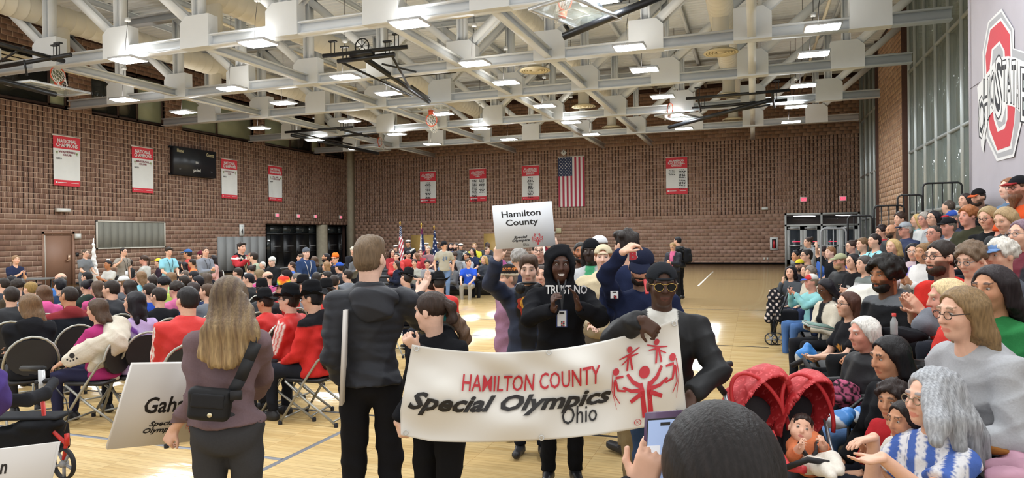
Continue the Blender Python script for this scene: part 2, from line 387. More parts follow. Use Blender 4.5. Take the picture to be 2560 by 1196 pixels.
# ================================================================== ROOF STEEL
TY = [9.6, 14.55, 19.35, 23.8, 29.4, 35.0]
GX = [2.8-2.8*k for k in range(10)]
ZB = 7.07            # bottom chord centre
ZT = 9.9
CENT = -9.8
names_t = ['out over the camera', 'nearest across the top of the view', 'second from the camera', 'third from the camera', 'fourth from the camera', 'farthest, close to the far brick wall']
def bolts(mb, pts, r=.028, d=.016):
    for p in pts:
        mb.lathe([(r, 0), (r*.8, -d), (.001, -d)], 6, M=Matrix.Translation(p) @ Matrix.Rotation(-math.pi/2, 4, 'X') @ Matrix.Scale(-1, 4, (0, 0, 1)))
def truss_parts(t):
    MB().ibeam((-25, 0, ZB), (4.6, 0, ZB), .3, .32, .035).build('bottom_chord', M_white, t)
    MB().ibeam((-26.2, 0, ZT), (5.4, 0, ZT), .3, .3, .035).build('top_chord', M_white, t)
    vert = MB().ibeam((0, 0, ZB+.16), (0, 0, ZT-.15), .26, .26, .03, (1, 0, 0)).build('vertical', M_white, t); vert.location.x = GX[0]
    for x in GX[1:]: inst(vert, t, (x, 0, 0))
    dl = dr = None
    for x in GX:
        left = x < CENT
        if left:
            if dl is None: dl = MB().ibeam((0, 0, ZB+.35), (-2.8, 0, ZT-.1), .24, .24, .03, (0, 1, 0)).build('diagonal', M_white, t); dl.location.x = x
            else: inst(dl, t, (x, 0, 0))
        else:
            if dr is None: dr = MB().ibeam((0, 0, ZB+.35), (2.8, 0, ZT-.1), .24, .24, .03, (0, 1, 0)).build('diagonal', M_white, t); dr.location.x = x
            else: inst(dr, t, (x, 0, 0))
    MB().ibeam((-8.4, 0, ZB+.35), (-11.2, 0, ZT-.1), .22, .22, .03, (0, 1, 0)).build('diagonal', M_white, t)
    MB().ibeam((-11.2, 0, ZB+.35), (-8.4, 0, ZT-.1), .22, .22, .03, (0, 1, 0)).build('diagonal', M_white, t)
    def plate(sgn):
        # bottom gusset, clipped corner towards the diagonal; faces at y=-.17
        pts = [(-.46*sgn, -.16), (.5*sgn, -.16), (.5*sgn, .52), (.3*sgn, .7), (-.46*sgn, .7)]
        vs = [(x, -.175, ZB+z) for x, z in pts]+[(x, .175, ZB+z) for x, z in pts]
        f = [[0, 1, 2, 3, 4], [9, 8, 7, 6, 5]]+[[i, i+5, (i+1) % 5+5, (i+1) % 5] for i in range(5)]
        if sgn < 0: f = [q[::-1] for q in f]
        me = bpy.data.meshes.new('gusset_plate'); me.from_pydata(vs, [], f); me.materials.append(M_white)
        o = bpy.data.objects.new('gusset_plate', me); COL.objects.link(o); o.parent = t
        mb = MB(); P = []
        for k in range(6): P += [(-.36*sgn, -.175, ZB+.2+.085*k), (-.24*sgn, -.175, ZB+.2+.085*k)]
        for k in range(6): P += [(.02*sgn+.075*k*sgn, -.175, ZB+.2+.072*k), (.1*sgn+.075*k*sgn, -.175, ZB+.13+.072*k)]
        for k in range(4): P += [(-.36*sgn+.24*k*sgn, -.175, ZB-.1), (-.36*sgn+.24*k*sgn, -.175, ZB+.08)]
        bolts(mb, P); tag(mb.build('bolts', M_white, o), kind='stuff')
        return o
    pl = {}
    for x in GX:
        s = -1 if x < CENT else 1
        if s not in pl: pl[s] = plate(s); pl[s].location.x = x
        else: b = inst(pl[s], t, (x, 0, 0)); inst(pl[s].children[0], b)
    for x in GX: pass
t0 = empty('roof_truss', (0, TY[1], 0), 0, 'white bolted steel roof truss, '+names_t[1], 'truss', 'roof trusses'); truss_parts(t0)
for y, nm in list(zip(TY, names_t))[2:]:
    c = copy_tree(t0); c.location = (0, y, 0); c['label'] = 'white bolted steel roof truss, '+nm
# beams between the trusses
yb = [9.6]+TY[1:]+[YF-.35]
pos = {-19.6: 'left of the others, above the national champions banners', -14.0: 'second from the left brick wall', -8.4: 'third from the left brick wall', -5.6: 'beside the central duct', 0.0: 'nearest the glass wall'}
for x, nm in pos.items():
    e = empty('roof_beam', (x, 0, 0), 0, 'white steel beam running between the roof trusses, '+nm, 'beam', 'beams between the trusses')
    for a, b in zip(yb[1:], yb[2:]): MB().ibeam((0, a+.18, ZB+.02), (0, b-.18, ZB+.02), .22, .26, .03).build('beam_segment', M_white, e)
# ducts with round diffusers
M_duct = mat('duct_paint', '#d6d1c2', .5); M_vent = mat('vent_paint', '#d8ceb2', .6); M_vd = mat('vent_gap', '#5d5648', .8)
DX = [(-20.4, 'leftmost, above the national champions banners'), (-14.4, 'second from the left wall'), (-6.9, 'third from the left wall'), (-.9, 'rightmost, nearest the glass wall')]
for x, nm in DX:
    e = empty('air_duct', (x, 0, 8.75), 0, 'round white spiral air duct, '+nm, 'duct', 'ceiling air ducts')
    prof = []; y = 10.0; rr = .38
    while y < 38: prof += [(rr, y), (rr, y+.3), (rr+.012, y+.31), (rr+.012, y+.34), (rr, y+.35)]; y += .36
    prof = [(.001, 9.99)]+prof+[(.001, prof[-1][1])]
    MB().lathe(prof, 20, M=Matrix.Rotation(-math.pi/2, 4, 'X')).build('pipe', M_duct, e, True)
    for yd in (15.5, 22.0, 29.0, 35.2):
        d = MB().lathe([(.24, -.2), (.24, -1.3), (.3, -1.34)], 16, (0, yd, 0)).build('drop', M_duct, e, True)
        v = MB()
        v.lathe([(.3, -1.3), (.5, -1.38), (.52, -1.42), (.44, -1.42)], 24, (0, yd, 0))
        for r in (.36, .27, .18): v.lathe([(r+.05, -1.36), (r+.05, -1.43), (r, -1.41), (r, -1.36)], 24, (0, yd, 0))
        v.lathe([(.12, -1.36), (.1, -1.42), (.001, -1.43)], 16, (0, yd, 0))
        dv = v.build('diffuser', M_vent, e, True)
        MB().lathe([(.45, -1.35), (.001, -1.35)], 20, (0, yd, 0)).build('throat', M_vd, dv)
# sprinkler pipes and conduits under the deck
M_pipe = mat('pipe_paint', '#d9cfb6', .5)
for k, (x, z) in enumerate(((-24.6, 8.4), (-24.2, 8.15), (-17.6, 9.4), (-11, 9.4), (-3.4, 9.4), (2.4, 9.3))):
    o = MB().tube([(x, 9, z), (x, YF-.4, z)], .055, 8).build('sprinkler_pipe', M_pipe, None, True)
    tag(o, 'thin pale pipe running under the roof deck, %s from the left wall' % ['first', 'second', 'third', 'fourth', 'fifth', 'sixth'][k], 'pipe', 'pipes under the roof deck')
# hanging lamps
M_lens = mat('lamp_lens', '#f4faff', .3, emit=LAMP); M_upfill = mat('added_uplight', '#fff9f0', .3, emit=LAMP*.25); M_house = mat('lamp_housing', '#c9ccd0', .4)  # the weaker upward glow is added, to brighten the ceiling
LX = [x*.93 for x in (-22.5, -17.45, -12.75, -8.1, -3.3, 1.75)]; LY = [y*.93 for y in (15.35, 19.6, 22.45, 27.1, 31.5, 35.7)]
def make_lamp():
    e = empty('hanging_lamp', (0, 0, 0), 0, 'x', 'lamp', 'hanging high bay lamps')
    MB().box((-.42, -.3, .03), (.42, .3, .09)).build('housing', M_house, e)
    for s in (-1, 1):
        MB().add([(-.38, s*.03, 0), (.38, s*.03, 0), (.38, s*.29, .03), (-.38, s*.29, .03)], [[0, 3, 2, 1] if s > 0 else [0, 1, 2, 3]]).build('lens', M_lens, e)
    MB().quad((-.26, -.2, .095), (.26, -.2, .095), (.26, .2, .095), (-.26, .2, .095)).build('added_uplight_panel', M_upfill, e)  # added glowing panel on the housing top, lights the deck and trusses
    MB().tube([(-.1, 0, .15), (-.08, 0, .6), (0, 0, 1.1), (0, 0, 3.7)], .008, 4).build('cable', M_black, e)
    MB().box((-.06, -.05, 1.1), (.06, .05, 1.2)).build('junction_box', M_white, e)
    return e
lp = make_lamp(); first = True; ordn = ['first', 'second', 'third', 'fourth', 'fifth', 'sixth']; rown = ['nearest', 'second', 'third', 'fourth', 'fifth', 'farthest']
SKIPL = {(0, 0), (5, 0)}
for j, y in enumerate([4.5, 10.0]+LY):
    for i, x in enumerate(LX):
        jj = j-2
        if (i, jj) in SKIPL: continue
        if jj < 0 and i == 0 and jj == -2: pass
        c = lp if first else copy_tree(lp); first = False
        c.location = (x, y, 6.72)
        c['label'] = ('bright white twin-panel hanging lamp, %s column from the left wall, %s row' % (ordn[i], rown[jj])) if jj >= 0 else 'hanging lamp over the camera, %s column, %s row, out of view' % (ordn[i], ['first', 'second'][-jj-1])
# ================================================================== BASKETBALL HOOPS folded up under the roof
M_rim = mat('rim_orange', '#d8512c', .4); M_net = mat('net_cord', '#ece9df', .8); M_bglass = mat('board_glass', '#cfd8d6', .05, spec=.8, alpha=.35); M_bframe = mat('board_frame', '#c9ccce', .3, metal=.4)
def hoop(label, mast, C, bu, bv, nrm, bars, braces=()):
    """mast: two world points; C board centre; bu/bv unit width and height axes (bv points to the rim edge); nrm playing face"""
    C, bu, bv, nrm = Vector(C), Vector(bu).normalized(), Vector(bv).normalized(), Vector(nrm).normalized()
    e = empty('basketball_hoop', C, 0, label, 'basketball hoop', 'folded basketball hoops')
    L = lambda p: Vector(p)-C
    W2, H2 = .915, .535
    corners = [bu*a*W2+bv*b*H2 for a, b in ((-1, -1), (1, -1), (1, 1), (-1, 1))]
    fr = MB()
    for a, b in zip(corners, corners[1:]+corners[:1]): fr.bar(a, b, .05, .07, nrm)
    bd = fr.build('backboard_frame', M_bframe, e)
    p = nrm*.01
    MB().add([tuple(c+p) for c in corners]+[tuple(c-p) for c in corners], BOXF).build('backboard_glass', M_bglass, e)
    sq = [bu*a*.3+bv*b*.23+bv*.1+nrm*.014 for a, b in ((-1, -1), (1, -1), (1, 1), (-1, 1))]
    m = MB()
    for a, b in zip(sq, sq[1:]+sq[:1]): m.bar(a, b, .05, .002, nrm)
    m.build('target_square', M_net, e)
    # rim lies in the plane bu,nrm near the rim edge
    rc = bv*.38+nrm*.38; rpts = [rc+bu*.229*math.cos(t)+nrm*.229*math.sin(t) for t in np.linspace(0, 2*math.pi, 20, endpoint=False)]
    rim = MB().tube(rpts, .018, 6, closed=True).build('rim', M_rim, e, True)
    MB().bar(bv*.38+nrm*.0, bv*.38+nrm*.16, .16, .1, bv).build('rim_bracket', M_rim, e)
    # cord net hanging from the rim by gravity
    g = Vector((0, 0, -1)) if abs(bv.z) < .5 else bv
    ax = bv if abs(nrm.z) < .5 else (bv*.55+Vector((0, 0, -1))*.8).normalized()
    n = 10; net = MB()
    lev = [(0, 1.), (.1, .9), (.2, .78), (.3, .66), (.4, .6)]
    P = [[rc+ax*d+(bu*math.cos(2*math.pi*(k+.5*(i % 2))/n)+nrm*math.sin(2*math.pi*(k+.5*(i % 2))/n))*.22*s for k in range(n)] for i, (d, s) in enumerate(lev)]
    for i in range(4):
        for k in range(n):
            net.tube([P[i][k], P[i+1][k]], .008, 3, caps=False)
            net.tube([P[i][k], P[i+1][(k-1) % n if i % 2 == 0 else (k+1) % n]], .008, 3, caps=False)
    net.build('net', M_net, e)
    MB().tube([L(mast[0]), L(mast[1])], .085, 12).build('mast', M_black, e, True)
    for a, b, r in bars: MB().tube([L(a), L(b)], r, 8).build('support_bar', M_black, e, True)
    for a, b, r in braces: MB().tube([L(a), L(b)], r, 6).build('brace', M_black, e, True)
    for a, b, r in bars:
        for t in (.12, .88):
            q = L(a).lerp(L(b), t); MB().box((q.x-.09, q.y-.03, q.z-.06), (q.x+.09, q.y+.03, q.z+.05)).tube([(q.x-.06, q.y, q.z), (q.x-.06, q.y, q.z+.38)], .012, 5).tube([(q.x+.06, q.y, q.z), (q.x+.06, q.y, q.z+.38)], .012, 5).box((q.x-.12, q.y-.05, q.z+.36), (q.x+.12, q.y+.05, q.z+.4)).build('clamp', M_black, e)
    return e
X_, Y_, Z_ = Vector((1, 0, 0)), Vector((0, 1, 0)), Vector((0, 0, 1))
# B: centre hoop, board horizontal with its face down
cB = atZ(1066, 271, 6.62)
hB = hoop('folded glass basketball backboard with orange rim in the centre of the ceiling', (atZ(915, 148, 7.05), atZ(1072, 254, 6.75)), cB, X_, Y_, -Z_+Y_*.1,
     [(atZ(808, 140, 7.0), atZ(1018, 117, 7.0), .06), (atZ(952, 195, 6.95), atZ(1140, 178, 6.95), .06), (atZ(845, 153, 6.85), atZ(986, 136, 6.85), .07)],
     [(atZ(852, 155, 6.85), atZ(1030, 240, 6.75), .035), (atZ(955, 160, 6.95), atZ(1040, 180, 6.9), .03), (atZ(980, 140, 6.85), atZ(1022, 217, 6.8), .04), (atZ(1028, 214, 6.8), atZ(1074, 246, 6.72), .03)])
w_ = hB.matrix_world.translation; pc = atZ(905, 116, 7.15)-cB
m = MB().tube([pc+X_*.22*math.cos(t)+Z_*.22*math.sin(t) for t in np.linspace(0, 6.283, 16, endpoint=False)], .02, 5, closed=True)
for t in np.linspace(0, 3.1416, 4, endpoint=False): m.tube([pc-X_*.22*math.cos(t)-Z_*.22*math.sin(t), pc+X_*.22*math.cos(t)+Z_*.22*math.sin(t)], .012, 5)
m.box(tuple(pc+Vector((-.35, -.1, -.28))), tuple(pc+Vector((.35, .1, -.15)))).build('winch_wheel', M_black, hB, True)
# A: left hoop, seen edge on, rim up
cA = atZ(122, 222, 6.35)
hoop('folded backboard at the left edge of the ceiling with rim and net pointing up', (atZ(-60, 187, 6.3), atZ(138, 236, 6.2)), cA, Y_, X_, Z_,
     [(atZ(-40, 100, 7.0), atZ(160, 153, 6.95), .065), (atZ(-60, 178, 6.95), atZ(176, 137, 6.95), .065)], [(atZ(60, 150, 6.9), atZ(68, 190, 6.5), .03), (atZ(-20, 165, 6.9), atZ(60, 118, 7.0), .03)])
# D: far left
cD = atZ(935, 378, 6.55)
hoop('folded backboard near the far left corner below the ceiling, rim up', (atZ(728, 338, 6.95), atZ(946, 384, 6.45)), cD+Vector((0, 0, .12)), Y_, X_, Z_,
     [(atZ(713, 331, 6.95), atZ(882, 318, 6.95), .06), (atZ(800, 345, 6.9), atZ(942, 333, 6.9), .06), (atZ(845, 322, 6.9), atZ(922, 342, 6.85), .05)], [(atZ(735, 332, 6.9), atZ(880, 362, 6.7), .04), (atZ(790, 350, 6.85), atZ(905, 333, 6.9), .03)])
# C: near right, thick mast running down to the left
cC = atZ(1440, 34, 6.5)
hoop('large nearest backboard folded at the top of the view, thick black mast slanting across it', (atZ(1408, 92, 6.2), atZ(1690, -25, 6.9)), cC, (Y_*.92+X_*.38), (-X_*.92+Y_*.38), Z_+X_*.2,
     [(atZ(1530, 5, 6.9), atZ(1660, -30, 7.0), .05)], [(atZ(1512, 40, 6.6), atZ(1490, -5, 6.8), .05), (atZ(1425, 80, 6.4), atZ(1412, 62, 6.5), .05)])
# E: far right
cE = atZ(1694, 297, 6.5)
hoop('folded backboard below the ceiling at the right near the far brick wall', (atZ(1672, 319, 6.35), atZ(1935, 248, 6.85)), cE+Vector((0, 0, .08)), (Y_*.92+X_*.38), (-X_*.92+Y_*.38), Z_+X_*.1,
     [(atZ(1715, 247, 6.95), atZ(1975, 225, 6.95), .06), (atZ(1730, 271, 6.9), atZ(1968, 250, 6.9), .06)], [(atZ(1742, 295, 6.6), atZ(1925, 262, 6.7), .035), (atZ(1745, 248, 6.9), atZ(1752, 278, 6.7), .04), (atZ(1930, 232, 6.9), atZ(1936, 268, 6.7), .05)])
# ================================================================== THINGS ON THE WALLS
M_red = mat('banner_red', '#cf3340', .7); M_bw = mat('banner_white', '#dfe1de', .7, noise=.02, scale=4); M_ink = mat('ink_black', '#15151a', .7); M_inkr = mat('ink_maroon', '#7a2438', .7)
M_lgrey = mat('light_plastic', '#d9d6cb', .5); M_exit = mat('exit_face', '#e3788c', .5, emit=.5); M_exitr = mat('exit_red', '#e8304c', .5, emit=1.2)
def plane_fn(o, u, v, n, d=0.):
    o, u, v, n = Vector(o), Vector(u), Vector(v), Vector(n)
    return lambda a, b, e=0.: o+u*a+v*b+n*(d+e)
def frame_wall(side):
    return (Vector((0, 1, 0)), Vector((1, 0, 0))) if side == 'L' else ((Vector((1, 0, 0)), Vector((0, -1, 0))) if side == 'F' else (Vector((0, -1, 0)), Vector((-1, 0, 0))))
def wp(side, px, py): return atX(px, py, XL+.02) if side == 'L' else atY(px, py, YF-.02)
def banner(side, tl, br, head, sub, year, label, cols=None, hfrac=.25, ffrac=.12, headh=.8):
    u, n = frame_wall(side); a, b = wp(side, *tl), wp(side, *br)
    w = abs((b-a).dot(u)); h = a.z-b.z; o = Vector((a.x, a.y, b.z))
    e = empty('championship_banner', o, 0, label, 'banner', 'hanging wall banners')
    fn = plane_fn((0, 0, 0), u, Vector((0, 0, 1)), n, .05)
    # cloth with a gentle wave, three coloured fields
    def cloth(nm, z0, z1, m):
        nx, nz = 10, max(2, int((z1-z0)/.15)); vs = []; f = []
        for j in range(nz+1):
            for i in range(nx+1):
                z = z0+(z1-z0)*j/nz; q = fn(w*i/nx, z, .012*math.sin(i*1.1+z*1.3)*(1-z/h)); vs.append(q[:])
        for j in range(nz):
            for i in range(nx): k = j*(nx+1)+i; f.append([k, k+1, k+nx+2, k+nx+1] if n.x > .5 or n.y < -.5 else [k, k+nx+1, k+nx+2, k+1])
        return mkmesh(nm, vs, f, m, e, True)
    cloth('header', h*(1-hfrac), h, M_red); cloth('field', h*ffrac, h*(1-hfrac), M_bw); cloth('footer', 0, h*ffrac, M_red)
    MB().tube([fn(-.03, h+.02), fn(w+.03, h+.02)], .025, 6).build('rod', M_lgrey, e)
    fn2 = plane_fn((0, 0, 0), u, Vector((0, 0, 1)), n, .068)
    text_on('heading', head, fn2, w/2, h*(1-hfrac/2)-.02, w*.8, h*hfrac*headh*.8, M_bw, e, bold=.03, line=.85)
    if sub: text_on('club_name', sub, fn2, w/2, h*(1-hfrac)-h*.09, w*.62, h*.1, M_inkr, e, bold=.02)
    if year: text_on('year', year, fn2, w*.2, h*(1-hfrac)-h*.2, w*.2, h*.035, M_ink, e, bold=.02)
    if sub:
        for s in (.13, .87): poly_on('leaf_mark', [disc2d(w*s, h*(1-hfrac)-h*.075, w*.035, 6), strip2d([(w*s, h*(1-hfrac)-h*.08), (w*s+.01, h*(1-hfrac)-h*.12)], .02)[0]], fn2, mat('leaf_green', '#8a9a62', .7), e)
    if cols:   # printed lines of names, too small to read
        rr = random.Random(int(tl[0])); pl = []
        for cx, nl in cols:
            for k in range(nl):
                lw_ = w*rr.uniform(.11, .17)*(1.1 if len(cols) == 1 else 1); y = h*(1-hfrac)-.12-k*h*.042
                x = w*cx-lw_
                while x < w*cx+lw_:
                    l = rr.uniform(.05, .14); pl.append([(x, y), (min(x+l, w*cx+lw_), y), (min(x+l, w*cx+lw_), y+h*.021), (x, y+h*.021)]); x += l+.03
        tag(poly_on('name_list', pl, fn2, M_ink, e), kind='stuff')
    poly_on('footer_mark', [disc2d(w*.1, h*ffrac*.55, h*ffrac*.16, 10)]+[[(w*.15, h*ffrac*.5), (w*.48, h*ffrac*.5), (w*.48, h*ffrac*.6), (w*.15, h*ffrac*.6)], [(w*.64, h*ffrac*.5), (w*.93, h*ffrac*.5), (w*.93, h*ffrac*.56), (w*.64, h*ffrac*.56)]], fn2, M_bw, e)
    return e
banner('L', (130, 338), (199, 468), 'NATIONAL\nCHAMPIONS', 'WATERSKI\nCLUB', '2010', 'red and white national champions banner reading waterski club, leftmost')
banner('L', (327, 366), (382, 484), 'NATIONAL\nCHAMPIONS', 'BASEBALL\nCLUB', '2023', 'red and white national champions banner reading baseball club', ffrac=.1)
banner('L', (551, 397), (592, 498), 'NATIONAL\nCHAMPIONS', 'BUCKEYE TWIRL\nCLUB', '2022', 'red and white national champions banner right of the scoreboard', ffrac=.1)
banner('L', (669, 414), (704, 504), 'NATIONAL\nCHAMPIONS', 'ALL GIRL\nCHEER CLUB', '2024', 'red and white national champions banner nearest the corner column', ffrac=.1)
banner('F', (1051, 431), (1091, 508), 'ALL-AMERICAN\nFLAG FOOTBALL\nOFFICIALS\n1980s', None, None, 'red and white flag football banner, leftmost on the far wall', [(.5, 15)], .3, .15)
banner('F', (1174, 424), (1217, 503), 'ALL-AMERICAN\nFLAG FOOTBALL\nOFFICIALS\n1990s', None, None, 'red and white flag football banner with two name columns, second from left', [(.3, 17), (.75, 10)], .3, .15)
banner('F', (1305, 416), (1349, 499), 'ALL-AMERICAN\nFLAG FOOTBALL\n2000-2010', None, None, 'red and white flag football banner beside the large american flag', [(.5, 15)], .3, .09)
banner('F', (1665, 395), (1719, 485), 'ALL-AMERICAN\nFLAG FOOTBALL\nOFFICIALS', None, None, 'red and white flag football banner alone right of the american flag', [(.28, 4), (.76, 13)], .3, .16)
# american flag hanging vertically
a, b = wp('F', 1396, 395), wp('F', 1463, 516); o = Vector((a.x, YF-.06, b.z)); W_, H_ = b.x-a.x, a.z-b.z
fl = empty('wall_flag', o, 0, 'large american flag hanging vertically on the far brick wall', 'flag')
M_fr = mat('flag_red', '#a83148', .75); M_fw = mat('flag_white', '#dcdad6', .75); M_fb = mat('flag_blue', '#2b3656', .75)
def flagpt(x, z, e=0): return (x, -.02-e-.03*math.sin(x*9)*(.3+.7*(1-z/H_)), z)
def fpatch(nm, x0, x1, z0, z1, m, e=0):
    vs = []; f = []; nx, nz = 2, 12
    for j in range(nz+1):
        for i in range(nx+1): vs.append(flagpt(x0+(x1-x0)*i/nx, z0+(z1-z0)*j/nz, e))
    for j in range(nz):
        for i in range(nx): k = j*(nx+1)+i; f.append([k, k+1, k+nx+2, k+nx+1])
    return mkmesh(nm, vs, f, m, fl, True)
for k in range(13):
    x0, x1 = W_*k/13, W_*(k+1)/13; fpatch('stripe', x0, x1, 0, H_ if k > 6 else H_*.62, (M_fr, M_fw)[k % 2])
for k in range(4): fpatch('canton', W_*7/13*k/4, W_*7/13*(k+1)/4, H_*.62, H_, M_fb)
st = []
for r in range(11):
    for c in range(5 if r % 2 == 0 else 4):
        cx = W_*7/13*((c+.5+(.5 if r % 2 else 0))/5); cz = H_*.62+H_*.38*(r+.6)/11.2
        st.append([(cx+.045*(1 if k % 2 == 0 else .42)*math.sin(math.pi*k/5), cz+.045*(1 if k % 2 == 0 else .42)*math.cos(math.pi*k/5)) for k in range(10)])
tag(poly_on('stars', st, lambda x, z: flagpt(x, z, .006), M_fw, fl), kind='stuff')
MB().tube([(0, -.03, H_+.03), (W_, -.03, H_+.03)], .03, 6).build('header_rod', M_lgrey, fl)
# diamond sign over the flag
p = wp('F', 1409, 382); e = empty('diamond_sign', p, 0, 'small white diamond-shaped sign above the american flag', 'sign')
MB().box((-.14, -.02, -.14), (.14, 0, .14), None, Matrix.Rotation(math.pi/4, 4, 'Y')).build('plate', M_bw, e); MB().box((-.015, -.03, -.02), (.015, -.02, .12)).build('mark', M_ink, e)
# scoreboard
a, b = wp('L', 424, 377), wp('L', 529, 436); u, n = frame_wall('L'); w2 = b.y-a.y; h2 = 1.35; zc = (a.z+b.z)/2
e = empty('scoreboard', (XL+.02, a.y, zc-h2/2), 0, 'black electronic scoreboard with home and guests fields on the left wall', 'scoreboard')
M_sb = mat('scoreboard_black', '#23262c', .35)
MB().box((.02, 0, 0), (.3, w2, h2)).build('case', M_sb, e); fn = plane_fn((0, 0, 0), u, Vector((0, 0, 1)), n, .305)
M_led = mat('led_yellow', '#b9b088', .5); M_gl = mat('score_lettering', '#d8d8d0', .5)
text_on('home_lettering', 'Home', fn, w2*.13, h2*.86, w2*.15, h2*.13, M_led, e, bold=.02); text_on('guests_lettering', 'Guests', fn, w2*.85, h2*.84, w2*.19, h2*.14, M_led, e, bold=.02)
text_on('period_lettering', 'period', fn, w2*.52, h2*.2, w2*.17, h2*.16, M_gl, e, bold=.02); text_on('maker_lettering', 'BBB', fn, w2*.52, h2*.5, w2*.06, h2*.08, M_gl, e)
text_on('arrow_marks', '<            8            >', fn, w2*.5, h2*.2, w2*.8, h2*.1, mat('score_dim', '#6d7076', .5), e)
MB().box((-.0, -.06, h2*.94), (.1, w2+.06, h2+.02)).box((0, -.06, -.02), (.1, w2+.06, .06)).tube([(.05, w2*.7, h2), (.05, w2*.7, h2+.8)], .02, 5).build('bracket', M_black, e)
# grey acoustic panel
a, b = wp('L', 239, 548), wp('L', 412, 615); zt, zb = 2.62, 1.42
e = empty('acoustic_panel', (XL, a.y, zb), 0, 'large grey acoustic panel in a white frame on the left wall', 'wall panel')
L_ = b.y-a.y; H2 = zt-zb+.02
M_ap = mat('acoustic_grey', '#83837a', .9, noise=.08, scale=60)
for k in range(10): MB().box((.0, L_*k/10+.008, .03), (.05, L_*(k+1)/10-.008, H2-.03)).build('panel_strip', M_ap, e)
fr = MB().box((0, 0, 0), (.08, L_, .05)).box((0, 0, H2-.05), (.08, L_, H2)).box((0, 0, 0), (.08, .05, H2)).box((0, L_-.05, 0), (.08, L_, H2)); fr.build('frame', M_lgrey, e)
MB().box((-.02, 0, .02), (.03, L_, H2-.02)).build('backing', mat('panel_gap', '#9a9a8e', .9), e)
# door in the left wall
M_door = mat('door_brown', '#8d6b57', .5, noise=.02, scale=3)
d1 = MB().box((XL-.1, door_u[0]-.02, 0), (XL-.04, door_u[1]+.02, dz)).build('door_1', M_door); tag(d1, kind='structure')
MB().box((XL-.06, door_u[0]-.06, 0), (XL+.02, door_u[0]+.03, dz+.06)).box((XL-.06, door_u[1]-.03, 0), (XL+.02, door_u[1]+.06, dz+.06)).box((XL-.06, door_u[0]-.06, dz-.03), (XL+.02, door_u[1]+.06, dz+.06)).build('door_frame', M_door, d1)
MB().box((XL-.06, door_u[0]+.03, 0), (XL-.02, door_u[0]+.09, dz)).build('light_strip', M_lgrey, d1)
MB().box((XL-.04, door_u[1]-.22, 1.0), (XL+.02, door_u[1]-.12, 1.22)).box((XL-.04, door_u[1]-.3, .98), (XL+.05, door_u[1]-.12, 1.02)).build('door_handle', mat('brass', '#d9b9a0', .3, metal=.6), d1)
MB().box((XL, door_u[1]+.1, 1.15), (XL+.04, door_u[1]+.22, 1.3)).build('card_reader', M_black, d1)
# small wall fittings
def fitting(name, side, px, py, w, h, d, m, label, cat, grp=None, face=None):
    p = wp(side, px, py); u, n = frame_wall(side)
    e = empty(name, p, 0, label, cat, grp)
    M = Matrix(((u.x, n.x, 0, 0), (u.y, n.y, 0, 0), (0, 0, 1, 0), (0, 0, 0, 1)))
    MB().box((-w/2, 0, -h/2), (w/2, d, h/2), None, M).build('body', m, e)
    if face: MB().box((-w*.4, d, -h*.38), (w*.4, d+.01, h*.38), None, M).build('face', face, e)
    return e, M
for x, nm in ((691, 'leftmost'), (744, 'second'), (787, 'third'), (850, 'rightmost')):
    e, M = fitting('exit_sign', 'L', x, 539+(x-691)*.03, .3, .24, .08, M_lgrey, '%s of four pink exit signs over the dark doors' % nm, 'exit sign', 'exit signs', M_exit)
for x, y, nm in ((2009, 499, 'left'), (2107, 497, 'right')):
    e, M = fitting('exit_sign', 'F', x, y, .38, .28, .08, M_lgrey, 'lit red exit sign over the white double doors, %s one' % nm, 'exit sign', 'exit signs over the double doors', M_exit)
    fn = lambda a, b: M @ Vector((a, .095, b)); text_on('lettering', 'EXIT', fn, 0, 0, .26, .13, M_exitr, e, bold=.03)
e, M = fitting('emergency_lamp', 'L', 153, 526, .55, .14, .2, M_lgrey, 'long white emergency lamp low on the left brick wall', 'wall lamp', None, M_bw)
e, M = fitting('emergency_lamp', 'F', 1912, 522, .34, .14, .15, M_lgrey, 'small white emergency lamp on the far wall left of the double doors', 'wall lamp', None, M_bw)
fitting('horn_strobe', 'L', 192, 591, .24, .2, .1, M_lgrey, 'cream alarm box beside the brown door', 'alarm box', None, M_bw)
fitting('wall_speaker', 'F', 1397, 577, .32, .3, .08, mat('cream_plastic', '#d8d2ac', .6), 'square cream wall speaker right of the raised placard', 'speaker', None, mat('speaker_cloth', '#c4bf9c', .8))
fitting('wall_speaker', 'F', 1387, 582, .1, .16, .06, M_lgrey, 'small white box beside the square wall speaker', 'alarm box')
e, M = fitting('fire_extinguisher_cabinet', 'F', 1935, 610, .42, .72, .05, M_bw, 'white recessed cabinet holding a red fire extinguisher on the far wall', 'cabinet')
MB().box((-.11, .04, -.26), (.11, .052, .26), None, M).build('window', M_dglass, e); MB().lathe([(.001, -.24), (.07, -.24), (.07, .08), (.03, .14), (.03, .2), (.001, .2)], 10, M=M @ Matrix.Translation((0, .06, 0))).build('extinguisher', mat('ext_red', '#c02a30', .3), e, True)
for x in (1911, 1919): fitting('outlet', 'F', x, 647, .09, .14, .02, M_lgrey, '%s of two white wall outlets near the fire extinguisher' % ('left' if x < 1915 else 'right'), 'outlet', 'wall outlets')
# court number sign
e, M = fitting('number_sign', 'L', 604, 576, .36, .62, .03, M_bw, 'white sign with a black number four above the grey wall pads', 'sign')
fn = lambda a, b: M @ Vector((a, .035, b)); text_on('number', '4', fn, 0, -.06, .16, .28, M_ink, e, bold=.03); text_on('caption', 'Court', fn, 0, .22, .2, .05, mat('cap_teal', '#8fb0ae', .7), e)
